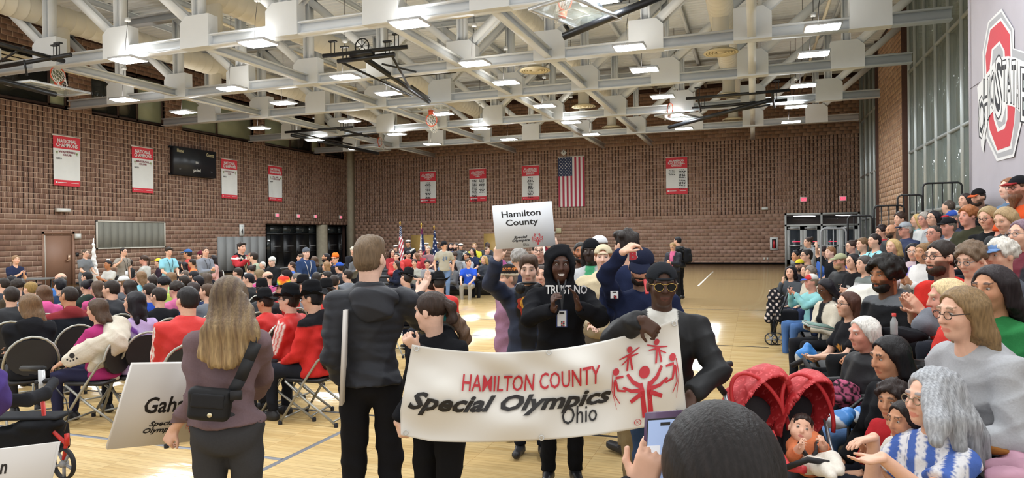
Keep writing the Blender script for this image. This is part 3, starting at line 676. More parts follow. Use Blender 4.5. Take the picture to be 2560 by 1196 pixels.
# wall pads
a, b = wp('L', 543, 600).y, wp('L', 663, 600).y; M_pad = mat('pad_grey', '#8f9191', .75)
zpt = wp('L', 600, 592).z
for k in range(6):
    e = MB().box((XL+.01, a+(b-a)*k/6+.006, .1), (XL+.06, a+(b-a)*(k+1)/6-.006, zpt)).build('wall_pad', M_pad)
    tag(e, 'grey padded wall panel under the number sign, %s from the left' % ['first', 'second', 'third', 'fourth', 'fifth', 'sixth'][k], 'wall pad', 'grey wall pads')
# dark storefront doors in the left wall
s0, s1 = store; zt = ZS0-BH; M_bdoor = mat('black_door', '#16171a', .35)
sd = MB().box((XL-.6, s0, zt-.06), (XL-.5, s1, zt)).box((XL-.6, s0, 0), (XL-.5, s0+.1, zt)).box((XL-.6, s1-.1, 0), (XL-.5, s1, zt)).box((XL-.6, s0, 2.02), (XL-.5, s1, 2.1)).build('door_2', M_bdoor); tag(sd, kind='structure')
lx = lambda x: atX(x, 600, XL-.55).y
edges = [lx(x) for x in (676, 708, 740, 772, 792, 820, 846, 866)]
for p, q in zip(edges, edges[1:]):
    dark = True
    MB().box((XL-.58, p+.02, .02), (XL-.53, q-.02, 2.0)).build('door_leaf', M_bdoor, sd); MB().box((XL-.58, p+.03, 2.12), (XL-.56, q-.03, zt-.08)).build('pane', mat('store_glass', '#3a4143', .06, spec=.7), sd)
    MB().box((XL-.53, (p+q)/2-.35, 1.28), (XL-.528, (p+q)/2+.35, 1.34)).build('door_lettering', mat('dim_lettering', '#8d8d8d', .6), sd); MB().box((XL-.53, p+.1, .95), (XL-.46, q-.1, 1.0)).build('push_bar', M_black, sd)
MB().box((XL-.62, s0-.3, 0), (XL-.6, s1+.3, zt)).build('backing', M_dglass, sd)
yc = atX(805, 600, XL-.2).y
tag(MB().lathe([(.36, 0), (.36, zt)], 24, (XL-.2, yc, 0)).build('trim_3', M_conc, None, True), kind='structure')
tag(MB().box((XL-.6, s0, zt-.01), (XL, s1, zt+.02)).box((XL-.6, s0-.1, 0), (XL, s0, zt)).box((XL-.6, s1, 0), (XL, s1+.1, zt)).build('trim_4', M_slot), kind='structure')
# far wall: white double doors
M_wf = mat('door_white', '#c9ccca', .4); z1 = dtop; zt2 = 2.12
x0, x1 = dd
df = MB()
for p in (x0, (x0+x1)/2-.05, x1-.1): df.box((p, YF-.06, 0), (p+.1, YF+.1, z1))
df.box((x0, YF-.06, z1-.1), (x1, YF+.1, z1)).box((x0, YF-.06, zt2), (x1, YF+.1, zt2+.1)); df = df.build('door_3', M_wf); tag(df, kind='structure')
wd = (x1-x0-.3)/4
for k in range(4):
    a = x0+.1+wd*k+(.1 if k > 1 else 0)-(.0 if k < 2 else .1)+(.1 if k > 1 else 0)*.0
    a = x0+.1+(wd+.0)*k+(.1 if k > 1 else 0)
    lf = MB().box((a, YF+.0, 0), (a+.18, YF+.06, zt2)).box((a+wd-.18, YF, 0), (a+wd, YF+.06, zt2)).box((a, YF, zt2-.2), (a+wd, YF+.06, zt2)).box((a, YF, 0), (a+wd, YF+.06, .25)).build('door_leaf', M_wf, df)
    MB().box((a+.18, YF+.02, .25), (a+wd-.18, YF+.03, zt2-.2)).build('glass', mat('door_glass', '#3b4148', .1, spec=.6), lf)
    MB().box((a+.1, YF-.06, 1.0), (a+wd-.1, YF-.0, 1.08)).build('push_bar', M_bframe, lf); MB().box((a+.05, YF-.08, zt2-.16), (a+.6, YF, zt2-.06)).build('door_closer', M_bframe, lf)
    MB().box((a+.3, YF+.01, 1.25), (a+.75, YF+.019, 1.28)).build('red_strip', M_exitr, lf)
for k in range(2):
    p = x0+.1 if k == 0 else (x0+x1)/2+.05; q = (x0+x1)/2-.05 if k == 0 else x1-.1
    MB().box((p, YF+.02, zt2+.1), (q, YF+.03, z1-.1)).build('transom_glass', mat('transom', '#20262b', .05, alpha=.35), df)
tag(MB().box((x0-.5, YF+2.5, 0), (x1+1, YF+2.6, 3.2)).build('wall_lobby', mat('lobby', '#54463f', .8)), kind='structure')
tag(MB().box((x0-.5, YF+.35, 2.73), (x1+1, YF+2.6, 2.8)).build('ceiling_lobby', mat('lobby', '#54463f', .8)), kind='structure')
lb = empty('lobby_lamp', (x0+1, YF+1.6, 2.69), 0, 'row of white strip lamps seen through the glass above the left double doors', 'lamp', 'lobby lamps')
for k in range(4): MB().box((-.5+k*.12, -.6+k*.25, 0), (.35+k*.12, -.5+k*.25, .03)).build('tube', mat('lobby_lens', '#f4f6ff', .3, emit=5.), lb)
lb2 = copy_tree(lb); lb2.location = (x0+3.2, YF+1.6, 2.69); lb2['label'] = 'row of white strip lamps seen through the glass above the right double doors'
# tan doors on the far wall
M_tan = mat('door_tan', '#c9a764', .5, noise=.05, scale=4)
for k, (a, b, t) in enumerate(((1028, 1086, 588), (1210, 1252, 585))):
    p, q = fx(a, t), fx(b, t); zt3 = wp('F', a, t).z
    o = MB().box((p, YF-.05, 0), (q, YF+.05, zt3)).build('door_%d' % (4+k), M_tan); tag(o, kind='structure')
    MB().box((q-.2, YF-.1, .95), (q-.08, YF-.05, 1.05)).build('door_handle', M_bframe, o)
# base board of the far wall
tag(MB().box((XL, YF-.03, 0), (x0, YF+.01, .1)).build('baseboard_far', M_black), kind='structure')
tag(MB().box((XL, door_u[1]+.1, 0), (XL+.03, store[0], .1)).box((XL, 8, 0), (XL+.03, door_u[0]-.1, .1)).build('baseboard_left', M_black), kind='structure')
# ------------------------------------------------------------------ big grey banner with the block O over the stand
XB = 3.42
pa = atX(2428, 430, XB); y1 = pa.y; y0b = 5.5; zb0 = 2.0; zb1 = 7.2
e = empty('arena_banner', (XB, y1, 0), 0, 'huge grey fabric banner with a red block letter O over the crowd', 'banner')
M_gb = mat('banner_grey', '#b3aeb6', .75, noise=.05, scale=2, bump=.1)
nx, nz = 40, 14; vs = []; f = []
for j in range(nz+1):
    for i in range(nx+1):
        yy = (y1-y0b)*i/nx; zz = zb0+(zb1-zb0)*j/nz; vs.append((-.004*math.sin(yy*4+zz)-.004*math.sin(yy*9), -yy, zz))
for j in range(nz):
    for i in range(nx): k = j*(nx+1)+i; f.append([k, k+1, k+nx+2, k+nx+1][::-1])
bn = mkmesh('cloth', vs, f, M_gb, e, True); sm = bn.modifiers.new('thickness', 'SOLIDIFY'); sm.thickness = .006
MB().box((-.014, -(y1-y0b), 4.98-.85), (-.006, 0, 4.985-.85)).build('seam', mat('seam', '#8a8690', .8), e)
MB().box((-.02, -.03, zb0), (.04, .03, zb1)).build('edge_hem', M_gb, e)
def BP(px, py, d): d = .012+.15*d; q = atX(px, py, XB-d); return (q.x-XB, q.y-y1, q.z)
def bpoly(nm, pts, m, d): 
    vs = [BP(*p, d) for p in pts]; me = bpy.data.meshes.new(nm); me.from_pydata(vs, [], [list(range(len(vs)))]); me.materials.append(m)
    o = bpy.data.objects.new(nm, me); COL.objects.link(o); o.parent = e
M_oW = mat('logo_white', '#e2e2e2', .7); M_oG = mat('logo_grey', '#a9a9ad', .7); M_oR = mat('logo_red', '#c93642', .7); M_oK = mat('logo_black', '#17151c', .7)
# everything is worked in banner coordinates (metres) from pixel readings of the photograph's crop (x=2400+c/2.85, y=c/2.85)
def cp(c): return [(2400+x/2.85, y/2.85) for x, y in c]
outer = [(295, 62), (382, 205), (384, 345), (500, 380), (520, 1000), (440, 870), (383, 1118), (262, 1150), (185, 985), (165, 1090), (150, 1040), (122, 620), (163, 560), (160, 375), (200, 155)]
bpoly('logo_outline', cp(outer), M_oW, .05)
bpoly('logo_shade', cp([(293, 85), (372, 210), (375, 350), (500, 395), (500, 900), (430, 850), (374, 1098), (268, 1128), (195, 975), (180, 700), (170, 560), (168, 375), (206, 165)]), M_oG, .06)
bpoly('logo_inner_outline', cp([(292, 125), (362, 225), (372, 400), (400, 700), (392, 860), (366, 1062), (266, 1095), (205, 960), (190, 800), (180, 500), (176, 385), (210, 205)]), M_oW, .07)
bpoly('letter_o', cp([(290, 148), (354, 245), (360, 410), (393, 740), (385, 870), (356, 1040), (268, 1072), (212, 925), (196, 760), (186, 480), (182, 400), (216, 215)]), M_oR, .08)
bpoly('letter_o_counter_outline', cp([(282, 293), (318, 360), (338, 760), (338, 850), (318, 918), (268, 940), (240, 850), (212, 480), (226, 350)]), M_oW, .09)
bpoly('letter_o_counter', cp([(282, 315), (305, 365), (326, 760), (322, 880), (276, 915), (250, 840), (226, 480), (234, 358)]), M_oG, .1)
band = [(128, 640), (180, 540), (240, 452), (265, 420), (300, 405), (345, 400), (400, 412), (470, 445), (520, 480), (520, 900), (470, 880), (430, 800), (390, 765), (330, 745), (300, 870), (272, 860), (255, 770), (205, 830), (180, 960), (165, 1085), (150, 1010)]
bpoly('ribbon', cp(band), M_oW, .11)
L_ = [('O', 128, 180, 650, 1055, 700, 930), ('H', 165, 205, 560, 900, 560, 850), ('I', 198, 212, 545, 850, 530, 830), ('O', 212, 246, 520, 790, 470, 770),
      ('S', 246, 302, 385, 855, 385, 855), ('T', 300, 330, 430, 730, 420, 725), ('A', 328, 368, 425, 740, 410, 740), ('T', 366, 398, 425, 745, 420, 755), ('A', 396, 420, 430, 770, 440, 780), ('E', 428, 490, 470, 870, 480, 890)]
for ch, xa, xb, ta, ba, tb, bb in L_:
    for lay, mm, d, g in (('lettering_outline', M_oK, .12, 0), ('lettering', M_oW, .13, 1)):
        def fn(u, v, xa=xa, xb=xb, ta=ta, ba=ba, tb=tb, bb=bb, d=d):
            x = xa+(xb-xa)*u; t = ta+(tb-ta)*u; b_ = ba+(bb-ba)*u; return BP(2400+x/2.85, (b_+(t-b_)*v)/2.85, d)
        text_on(lay, ch, fn, .5, .5, 1-.18*g, 1-.06*g, mm, e, bold=(.05, -.012)[g])
# ================================================================== BODY MODELLER: smooth signed-distance shapes -> one continuous skin
A3 = lambda p: np.array(p, np.float32)
def axis(lo, hi, h, fine):
    pts = []; x = lo
    while x <= hi+h:
        pts.append(x); hh = h
        for a, b, f in fine:
            if a <= x <= b: hh = min(hh, f)
        nx_ = x+hh
        if hh == h:
            for a, b, f in fine:
                if x < a < nx_: nx_ = a
        x = nx_
    return np.array(pts, np.float32)
class SDF:
    def __init__(s): s.ops = []; s.cuts = []
    def cap(s, a, b, r1, r2=None, k=.02, sub=False, flat=False, sq=None):
        """tapered capsule; flat cuts it square at b; sq=(axis vector, factor) squashes the section along an axis"""
        a, b = A3(a), A3(b); r2 = r1 if r2 is None else r2; m = max(r1, r2)*(1 if not sq else max(1, 1/sq[1]))+k
        s.ops.append(('c', (a, b, r1, r2, flat, sq), k, sub, np.minimum(a, b)-m, np.maximum(a, b)+m)); return s
    def ell(s, c, r, k=.02, M=None, sub=False):
        c, r = A3(c), A3(r); m = (r.max() if M is not None else r)+k
        s.ops.append(('e', (c, r, None if M is None else np.array(M, np.float32)), k, sub, c-m, c+m)); return s
    def box(s, c, h, rd, k=.01, M=None, sub=False):
        c, h = A3(c), A3(h); m = (np.linalg.norm(h) if M is not None else h)+rd+k
        s.ops.append(('b', (c, h-rd, rd, None if M is None else np.array(M, np.float32)), k, sub, c-m, c+m)); return s
    def cut(s, p, n):
        n = A3(n); s.cuts.append((A3(p), n/np.linalg.norm(n))); return s
    def mesh(s, h, fine=()):
        lo = np.min([o[4] for o in s.ops if not o[3]], 0)-2*h; hi = np.max([o[5] for o in s.ops if not o[3]], 0)+2*h
        ax = [axis(lo[i], hi[i], h, [(f[0][i], f[1][i], f[2]) for f in fine]) for i in range(3)]
        D = np.full([len(a) for a in ax], 1., np.float32)
        for kind, pr, k, sub, l, u in s.ops:
            i0 = [max(np.searchsorted(ax[i], l[i]-2*h)-1, 0) for i in range(3)]; i1 = [min(np.searchsorted(ax[i], u[i]+2*h)+1, len(ax[i])) for i in range(3)]
            if any(b-a < 1 for a, b in zip(i0, i1)): continue
            sl = tuple(slice(a, b) for a, b in zip(i0, i1))
            X = ax[0][sl[0]][:, None, None]; Y = ax[1][sl[1]][None, :, None]; Z = ax[2][sl[2]][None, None, :]
            if kind == 'c':
                a, b, r1, r2, flat, sq = pr; ab = b-a; L2 = float(ab@ab)+1e-9
                px, py, pz = X-a[0], Y-a[1], Z-a[2]
                t = (px*ab[0]+py*ab[1]+pz*ab[2])/L2
                tc = np.clip(t, 0, 1)
                qx, qy, qz = px-tc*ab[0], py-tc*ab[1], pz-tc*ab[2]
                if sq:
                    v, fct = A3(sq[0]), sq[1]; dd_ = qx*v[0]+qy*v[1]+qz*v[2]; w_ = (1/fct-1)*dd_
                    qx, qy, qz = qx+w_*v[0], qy+w_*v[1], qz+w_*v[2]
                d = np.sqrt(qx*qx+qy*qy+qz*qz)-(r1+(r2-r1)*tc)
                if flat: d = np.maximum(d, (t-1)*math.sqrt(L2))
            else:
                c = pr[0]; px, py, pz = X-c[0], Y-c[1], Z-c[2]; M = pr[-1]
                if M is not None:
                    px, py, pz = (px*M[0, 0]+py*M[1, 0]+pz*M[2, 0], px*M[0, 1]+py*M[1, 1]+pz*M[2, 1], px*M[0, 2]+py*M[1, 2]+pz*M[2, 2])
                if kind == 'e':
                    r = pr[1]; k0 = np.sqrt((px/r[0])**2+(py/r[1])**2+(pz/r[2])**2); k1 = np.sqrt((px/r[0]**2)**2+(py/r[1]**2)**2+(pz/r[2]**2)**2)
                    d = k0*(k0-1)/np.maximum(k1, 1e-6)
                else:
                    hh, rd = pr[1], pr[2]; qx, qy, qz = np.abs(px)-hh[0], np.abs(py)-hh[1], np.abs(pz)-hh[2]
                    d = np.sqrt(np.maximum(qx, 0)**2+np.maximum(qy, 0)**2+np.maximum(qz, 0)**2)+np.minimum(np.maximum(qx, np.maximum(qy, qz)), 0)-rd
            B = D[sl]
            if sub:
                d = -d; hh = np.clip(.5-.5*(B-d)/k, 0, 1); D[sl] = B*(1-hh)+d*hh+k*hh*(1-hh)
            else:
                hh = np.clip(.5+.5*(B-d)/k, 0, 1); D[sl] = B*(1-hh)+d*hh-k*hh*(1-hh)
        for p, n in s.cuts:
            D = np.maximum(D, (ax[0]-p[0])[:, None, None]*n[0]+(ax[1]-p[1])[None, :, None]*n[1]+(ax[2]-p[2])[None, None, :]*n[2])
        return nets(D, ax)
def nets(D, ax):
    S = D < 0
    c = S[:-1, :-1, :-1].astype(np.int8)
    for dx, dy, dz in ((1, 0, 0), (0, 1, 0), (1, 1, 0), (0, 0, 1), (1, 0, 1), (0, 1, 1), (1, 1, 1)):
        c = c+S[dx:dx+c.shape[0], dy:dy+c.shape[1], dz:dz+c.shape[2]]
    act = (c > 0) & (c < 8); I, J, K = np.nonzero(act); n = len(I)
    idx = np.full(act.shape, -1, np.int32); idx[I, J, K] = np.arange(n)
    acc = np.zeros((n, 3), np.float32); cnt = np.zeros(n, np.float32); P = lambda i, a: ax[a][i]
    cv = {(dx, dy, dz): D[I+dx, J+dy, K+dz] for dx in (0, 1) for dy in (0, 1) for dz in (0, 1)}
    for a in range(3):
        for u in (0, 1):
            for v in (0, 1):
                o0 = [0, 0, 0]; o0[(a+1) % 3] = u; o0[(a+2) % 3] = v; o1 = list(o0); o1[a] = 1
                va, vb = cv[tuple(o0)], cv[tuple(o1)]; m = (va < 0) != (vb < 0)
                t = np.where(m, va/np.where(m, va-vb, 1), 0)
                q = np.stack([ax[0][I+o0[0]], ax[1][J+o0[1]], ax[2][K+o0[2]]], 1); base = (I, J, K)[a]
                q[:, a] += t*(ax[a][base+1]-ax[a][base]); acc += q*m[:, None]; cnt += m
    Vv = acc/cnt[:, None]
    F = []
    for a in range(3):
        b, d = (a+1) % 3, (a+2) % 3
        s0 = [slice(None)]*3; s1 = [slice(None)]*3; s0[a] = slice(None, -1); s1[a] = slice(1, None)
        for x in (b, d): s0[x] = slice(1, -1); s1[x] = slice(1, -1)
        A, B = S[tuple(s0)], S[tuple(s1)]; E = np.nonzero(A != B)
        if not len(E[0]): continue
        g = [None]*3; g[a] = E[a]; g[b] = E[b]+1; g[d] = E[d]+1
        def id_(ob, od):
            q = list(g); q[b] = g[b]-ob; q[d] = g[d]-od; return idx[q[0], q[1], q[2]]
        quad = np.stack([id_(1, 1), id_(0, 1), id_(0, 0), id_(1, 0)], 1)
        flip = ~A[E]; quad[flip] = quad[flip][:, ::-1]; F.append(quad)
    return Vv, np.concatenate(F) if F else np.zeros((0, 4), int)
def vnormals(v, f):
    n = np.cross(v[f[:, 2]]-v[f[:, 0]], v[f[:, 3]]-v[f[:, 1]]); N = np.zeros_like(v)
    for k in range(4): np.add.at(N, f[:, k], n)
    return N/(np.linalg.norm(N, axis=1, keepdims=True)+1e-9)
M_skin = mat('skin', attr=True, rough=.5, sss=.0, spec=.35, noise=.04, scale=60)
M_fab = mat('fabric', attr=True, rough=.92, noise=.06, scale=110, bump=.12, spec=.15)
M_hair = mat('hair_strands', attr=True, rough=.5, noise=.36, scale=26, stretch=(5, 5, .7), bump=.35, spec=.3)
M_gloss = mat('smooth_cover', attr=True, rough=.4, spec=.4)
M_shell = mat('shell_fabric', attr=True, rough=.6, noise=.05, scale=40, bump=.1, spec=.3)
NTRI = [0]
def emit(name, S, h, col, m, parent, fine=(), disp=None, colfn=None, label=None):
    v, f = S.mesh(h, fine)
    if not len(f): return None
    if disp is not None: v = v+vnormals(v, f)*disp(v)[:, None].astype(np.float32)
    c = np.tile(lin(col), (len(v), 1)) if colfn is None else colfn(v)
    NTRI[0] += 2*len(f)
    o = mkmesh(name, v, f, m, parent, True, c)
    if label: o['label'] = label
    return o
def nrm(v): v = np.asarray(v, float); return v/(np.linalg.norm(v)+1e-9)
def rotz(a): c, s = math.cos(a), math.sin(a); return np.array([[c, -s, 0], [s, c, 0], [0, 0, 1.]])
def rotx(a): c, s = math.cos(a), math.sin(a); return np.array([[1, 0, 0], [0, c, -s], [0, s, c.real]])
def roty(a): c, s = math.cos(a), math.sin(a); return np.array([[c, 0, s], [0, 1., 0], [-s, 0, c]])
def ik(S, T, l1, l2, hint):
    S, T = np.asarray(S, float), np.asarray(T, float); d = T-S; L = np.linalg.norm(d); u = d/(L+1e-9)
    if L > (l1+l2)*.995: T = S+u*(l1+l2)*.995; L = (l1+l2)*.995
    if L < .12: T = S+u*.12; L = .12
    a = (l1*l1-l2*l2+L*L)/(2*L); hgt = math.sqrt(max(l1*l1-a*a, 0)); h = np.asarray(hint, float); h = h-u*(h@u); h = nrm(h)
    return S+u*a+h*hgt, T
# ------------------------------------------------------------------ hair and hats in head space (x right, y front, z up; head about .23 high)
def hair_sdf(S, st, T, L=.25):
    """T maps head-space points; S collects"""
    Mh = T.M; e = lambda c, r, k=.02, sub=False, M=None: S.ell(T(c), np.array(r)*T.s, k*T.s, Mh if M is None else Mh@M, sub)
    c_ = lambda a, b, r1, r2=None, k=.03, sub=False, sq=None: S.cap(T(a), T(b), r1*T.s, (r1 if r2 is None else r2)*T.s, k*T.s, sub, sq=None if not sq else (Mh@np.array(sq[0], float), sq[1]))
    def face(zf=.06, wd=.092): e((0, .102, zf-.112), (wd, .08, .125), .012, True)
    def ears():
        for x in (-1, 1): e((x*.082, .015, -.03), (.022, .03, .045), .01, True)
    if st == 'bald': return False
    if st == 'fringe':
        e((0, -.02, .02), (.085, .095, .07)); e((0, -.005, .085), (.075, .085, .06), .01, True); face(.04, .09); S.cut(T((0, 0, -.045)), Mh@np.array([0, .3, -1])); return True
    if st == 'buzz':
        e((0, -.012, .035), (.0785, .0985, .084)); e((0, -.025, -.005), (.074, .08, .07), .02); ears(); face(.07); S.cut(T((0, -.05, -.065)), Mh@np.array([0, .5, -1])); return True
    if st in ('short', 'quiff', 'messy'):
        e((0, -.012, .04), (.083, .102, .086))
        if st == 'quiff': c_((-.028, .05, .094), (.036, .038, .1), .026, .022, .045); c_((-.04, .0, .098), (.04, -.02, .1), .03, .028, .045)
        if st == 'messy':
            for x, y, z in ((-.05, .05, .09), (.0, .07, .095), (.05, .05, .09), (.0, -.02, .115), (-.06, -.03, .08), (.06, -.03, .08)): e((x, y, z), (.035, .035, .03))
        e((0, -.028, -.01), (.077, .083, .075), .02); ears(); face(.066); S.cut(T((0, -.06, -.075)), Mh@np.array([0, .5, -1])); return True
    if st in ('curly', 'afro'):
        r = .024 if st == 'curly' else .035; n = 26; big = 1.0 if st == 'curly' else 1.18
        e((0, -.015, .045), (.088*big, .102*big, .09*big))
        for i in range(n):
            z = 1-1.35*i/n; a = i*2.4; q = math.sqrt(max(0, 1-z*z)); e((.085*big*q*math.cos(a), -.015+.1*big*q*math.sin(a), .04+.09*big*z), (r, r, r))
        face(.068 if st == 'curly' else .075); S.cut(T((0, -.06, -.06)), Mh@np.array([0, .4, -1])); return True
    # long hair family
    e((0, -.014, .04), (.088, .107, .088))
    if st == 'pony' or st == 'bun':
        face(.066); S.cut(T((0, -.05, -.06)), Mh@np.array([0, .45, -1]))
        if st == 'bun': e((0, -.1, .1), (.042, .04, .04), .01)
        return True
    if st == 'tail': return True
    w_ = .062
    for x in (-.066, 0, .066):
        y = -.055 if x else -.085
        c_((x, y*.6, .03), (x*1.1, y-.0, -.1), .045, .04, .03); c_((x*1.1, y, -.1), (x*1.25, y-.035, -.1-L+.02), .044, .032, .03, sq=((0, 1, 0), .75))
    if st == 'wavy':
        for i in range(10): a = i*2.1; e((.085*math.cos(a), -.05+.03*math.sin(a), -.02-L*i/11), (.034, .034, .034), .02)
    for x in (-1, 1): c_((x*.078, .01, .03), (x*.085, -.0, -.09 if L > .08 else -.04), .022, .018, .02)
    e((0, .106, -.042), (.094, .096, .14), .012, True)
    return True
class HT:
    def __init__(s, c, M, sc): s.c, s.M, s.s = np.array(c, float), M, sc
    def __call__(s, p): return s.c+s.M@(np.array(p, float)*s.s)
    def inv(s, v): return ((v-s.c)@s.M)/s.s
def strands(T, amp, fq=1., long=False):
    def d(v):
        p = T.inv(v); a = np.arctan2(p[:, 0], -p[:, 1]-.02)
        if long:
            q = a*9+2.2*np.sin(p[:, 2]*9+a); w = np.clip((p[:, 2]-.06)*20, 0, 1)
            return amp*(1-.7*w)*(np.sin(q*1.9*fq)+.8*np.sin(q*4.3*fq+1)+.7*np.sin(a*7+3*np.sin(p[:, 2]*8)))
        r = np.hypot(p[:, 0], p[:, 1]+.01)
        return amp*(np.sin(a*17*fq+p[:, 2]*40+p[:, 1]*60)+.7*np.sin(a*37*fq-p[:, 2]*50)+.6*np.sin(p[:, 0]*190+p[:, 1]*40+p[:, 2]*30))
    return d
def folds(amp, seed, quilt=0.):
    r = random.Random(seed); a = [r.uniform(0, 6.28) for _ in range(6)]
    def d(v):
        x, y, z = v[:, 0], v[:, 1], v[:, 2]
        s1 = np.sin(9*x+15*z+a[0]+1.8*np.sin(8*z+7*y+a[1])); s2 = np.sin(16*y-19*z+a[2]+1.5*np.sin(11*x+5*z)); s3 = np.sin(26*x+14*y+29*z+a[3]+np.sin(17*y+a[5]))
        o = amp*(1.6-2.2*np.abs(s1)**.7+1.2-1.8*np.abs(s2)**.7+.6*s3+.3*np.sin(55*z+40*y+a[4]))
        if quilt:
            ph = np.mod(z+.12*np.abs(x)+.004*np.sin(30*x), .052)/.052; o = o+quilt*(np.sqrt(np.maximum(0, np.sin(np.pi*ph)))-.6)
        return o
    return d
HAND = {'clap': ((0, .55, .8), 1.), 'flat': ((0, 1, 0), .3)}
def hand(S, W, f, n, s, curl=.35, side=1, spread=1.):
    """W wrist, f finger direction, n palm normal (the way the palm looks)"""
    f = nrm(f); n = nrm(np.asarray(n, float)-f*np.dot(n, f)); b = np.cross(f, n)*side   # b points to the thumb side
    Mp = np.stack([b, f, n], 1)
    S.box(W+f*.05*s, (.04*s, .052*s, .014*s), .013*s, .012*s, Mp)
    for i, (o, L) in enumerate(((.031, .074), (.011, .083), (-.01, .078), (-.03, .062))):
        p0 = W+(f*.092+b*o)*s; d1 = nrm(f*math.cos(curl)+n*math.sin(curl)+b*o*2.2*spread); d2 = nrm(f*math.cos(curl*2.2)+n*math.sin(curl*2.2)+b*o*1.5*spread)
        p1 = p0+d1*L*.5*s; p2 = p1+d2*L*.5*s
        S.cap(p0, p1, .0095*s, .009*s, .006*s); S.cap(p1, p2, .009*s, .0078*s, .004*s)
    t0 = W+(f*.03+b*.034)*s; t1 = t0+nrm(f*.75+b*.7+n*.25)*.045*s; t2 = t1+nrm(f*.95+b*.25+n*.3)*.035*s
    S.cap(t0, t1, .0125*s, .0105*s, .01*s); S.cap(t1, t2, .0105*s, .0085*s, .005*s)
SKINS = {'l': '#dcae95', 'm': '#c4906f', 't': '#a8714f', 'd': '#5f3d2c', 'k': '#4a3227', 'p': '#e3bba6', 'r': '#d69a86'}
EYE = {}
def eye_proto():
    vs = []; cs = []; f = []; n, m = 12, 9
    for i in range(m+1):
        t = math.pi*i/m
        for k in range(n):
            a = 2*math.pi*k/n; vs.append((math.sin(t)*math.cos(a), math.cos(t), math.sin(t)*math.sin(a)))
            cs.append(lin('#0d0a08') if t < .34 else (lin('#3d2617') if t < .68 else lin('#b3aaa2')))
    for i in range(m):
        for k in range(n): f.append([i*n+k, i*n+(k+1) % n, (i+1)*n+(k+1) % n, (i+1)*n+k])
    return vs, f, cs
LABELS = {}
ALLP = []
def person(d, px, py, zc=None, st='sit', yaw=100, hd=(0, 0), skin='l', hair='#4a3628', hs='short', hl=.2, top='#23252b', tt='long', bot='#23252e', shoe='#2a2a2c',
           arms='lap', w=1., f=False, lean=4, gl=None, beard=None, hat=None, hc='#1b1c20', hc2=None, lan=None, s=None, grp=None, tdet=None, seat=.45, chair=True,
           bare=False, root=None, legs=None, hero=0, colfn=None, smile=0, tw=0, hoodup=False, headscale=1., plane=None, bcol=None, hatfn=None, hem=None, hw=1.):
    """one figure; d = description used for the label. px,py = pixel of the head centre in the photograph; depth from zc or from the height of the head"""
    sit = st != 'stand'
    sc = 1. if s is None else s
    g = {'tee': .012, 'polo': .014, 'long': .016, 'hoodie': .026, 'jacket': .03, 'puffer': .025, 'coat': .038, 'knit': .018}[tt]
    ls = math.radians(lean)
    tdir = np.array([0, math.sin(ls), math.cos(ls)])
    ph = (seat+.1*sc) if sit else .95*sc
    P = np.array([0, 0, ph]); sw = (.165 if f else .188)
    hz_rel = P+tdir*.52*sc+np.array([0, .025, .155])*sc
    # --- depth and root placement
    if zc is None and st == 'sit':
        q = atZ(px, py, hz_rel[2]); zc = -(CM.inverted() @ q).z
    if zc is None and st == 'bl':      # on the stand: heads lie on a slanting plane
        dr = ray(px, py); zc = (CAMZ-1.22+.5*.55)/(.5*dr.x-dr.z)
    T3 = at(px, py, zc)
    if st == 'sit' and s is None: sc = max(.6, min(1.15, (T3.z-seat)/.775)); P = np.array([0, 0, seat+.1*sc]); ph = P[2]; hz_rel = P+tdir*.52*sc+np.array([0, .025, .155])*sc
    if st == 'stand' and s is None:
        k = T3.z/hz_rel[2]; sc = max(.6, min(1.2, k)); ph = .95*sc; P = np.array([0, 0, ph]); hz_rel = P+tdir*.52*sc+np.array([0, .025, .155])*sc
    th = YAW+math.radians(180-yaw)
    hl_ = rotz(th)@hz_rel
    rz = 0. if st != 'bl' else T3.z-hz_rel[2]
    if st == 'stand' and s is not None and root is None: rz = T3.z-hz_rel[2]
    rt = (T3.x-hl_[0], T3.y-hl_[1], rz)
    e = empty('person', rt, th, d, 'person', grp); ALLP.append((e, d, zc, st, seat, px, py, sc, w))
    if d in LABELS: print('DUP LABEL', d)
    LABELS[d] = 1
    # --- levels of detail
    hb = min(max(zc*.0031, .011), .033); hh_ = min(max(zc*(.0014 if hero else .002), .0055), .0172); hf = min(max(zc*.0023, .0072), .02)
    seed = int(px*7+py)
    rr = random.Random(seed)
    # --- joints
    ca, sa = math.cos(math.radians(tw)), math.sin(math.radians(tw)); RT = rotz(math.radians(tw))
    tor = lambda x, y, z: P+tdir*z*sc+RT@np.array([x*sc, y*sc, 0])
    neck = tor(0, .0, .52); H = neck+np.array([0, .025, .155])*sc
    Mh = rotz(math.radians(hd[0]+tw))@rotx(-math.radians(hd[1]))
    if len(hd) > 2: Mh = Mh@roty(math.radians(hd[2]))
    hs_ = sc*headscale if sc > .8 else (sc*.55+.42)*headscale
    T = HT(H, Mh, hs_)
    SH = {sg: tor(sg*sw*(.93+.07*w), -.01, .432) for sg in (-1, 1)}
    bot_z = 0 if not sit else -.02
    # --- arms
    pres = {'lap': (.1, .3, .06), 'clap': (.045, .3, .3), 'down': (.25, .04, -.07), 'phone': (.05, .29, .2), 'raise': (.26, .12, .78), 'face': (.05, .2, .5), 'cross': (-.09, .2, .2), 'back': (.1, -.12, -.0), 'knee': (.14, .4, .1), 'up': (.14, .3, .5), 'film': (.08, .33, .5)}
    A = {}
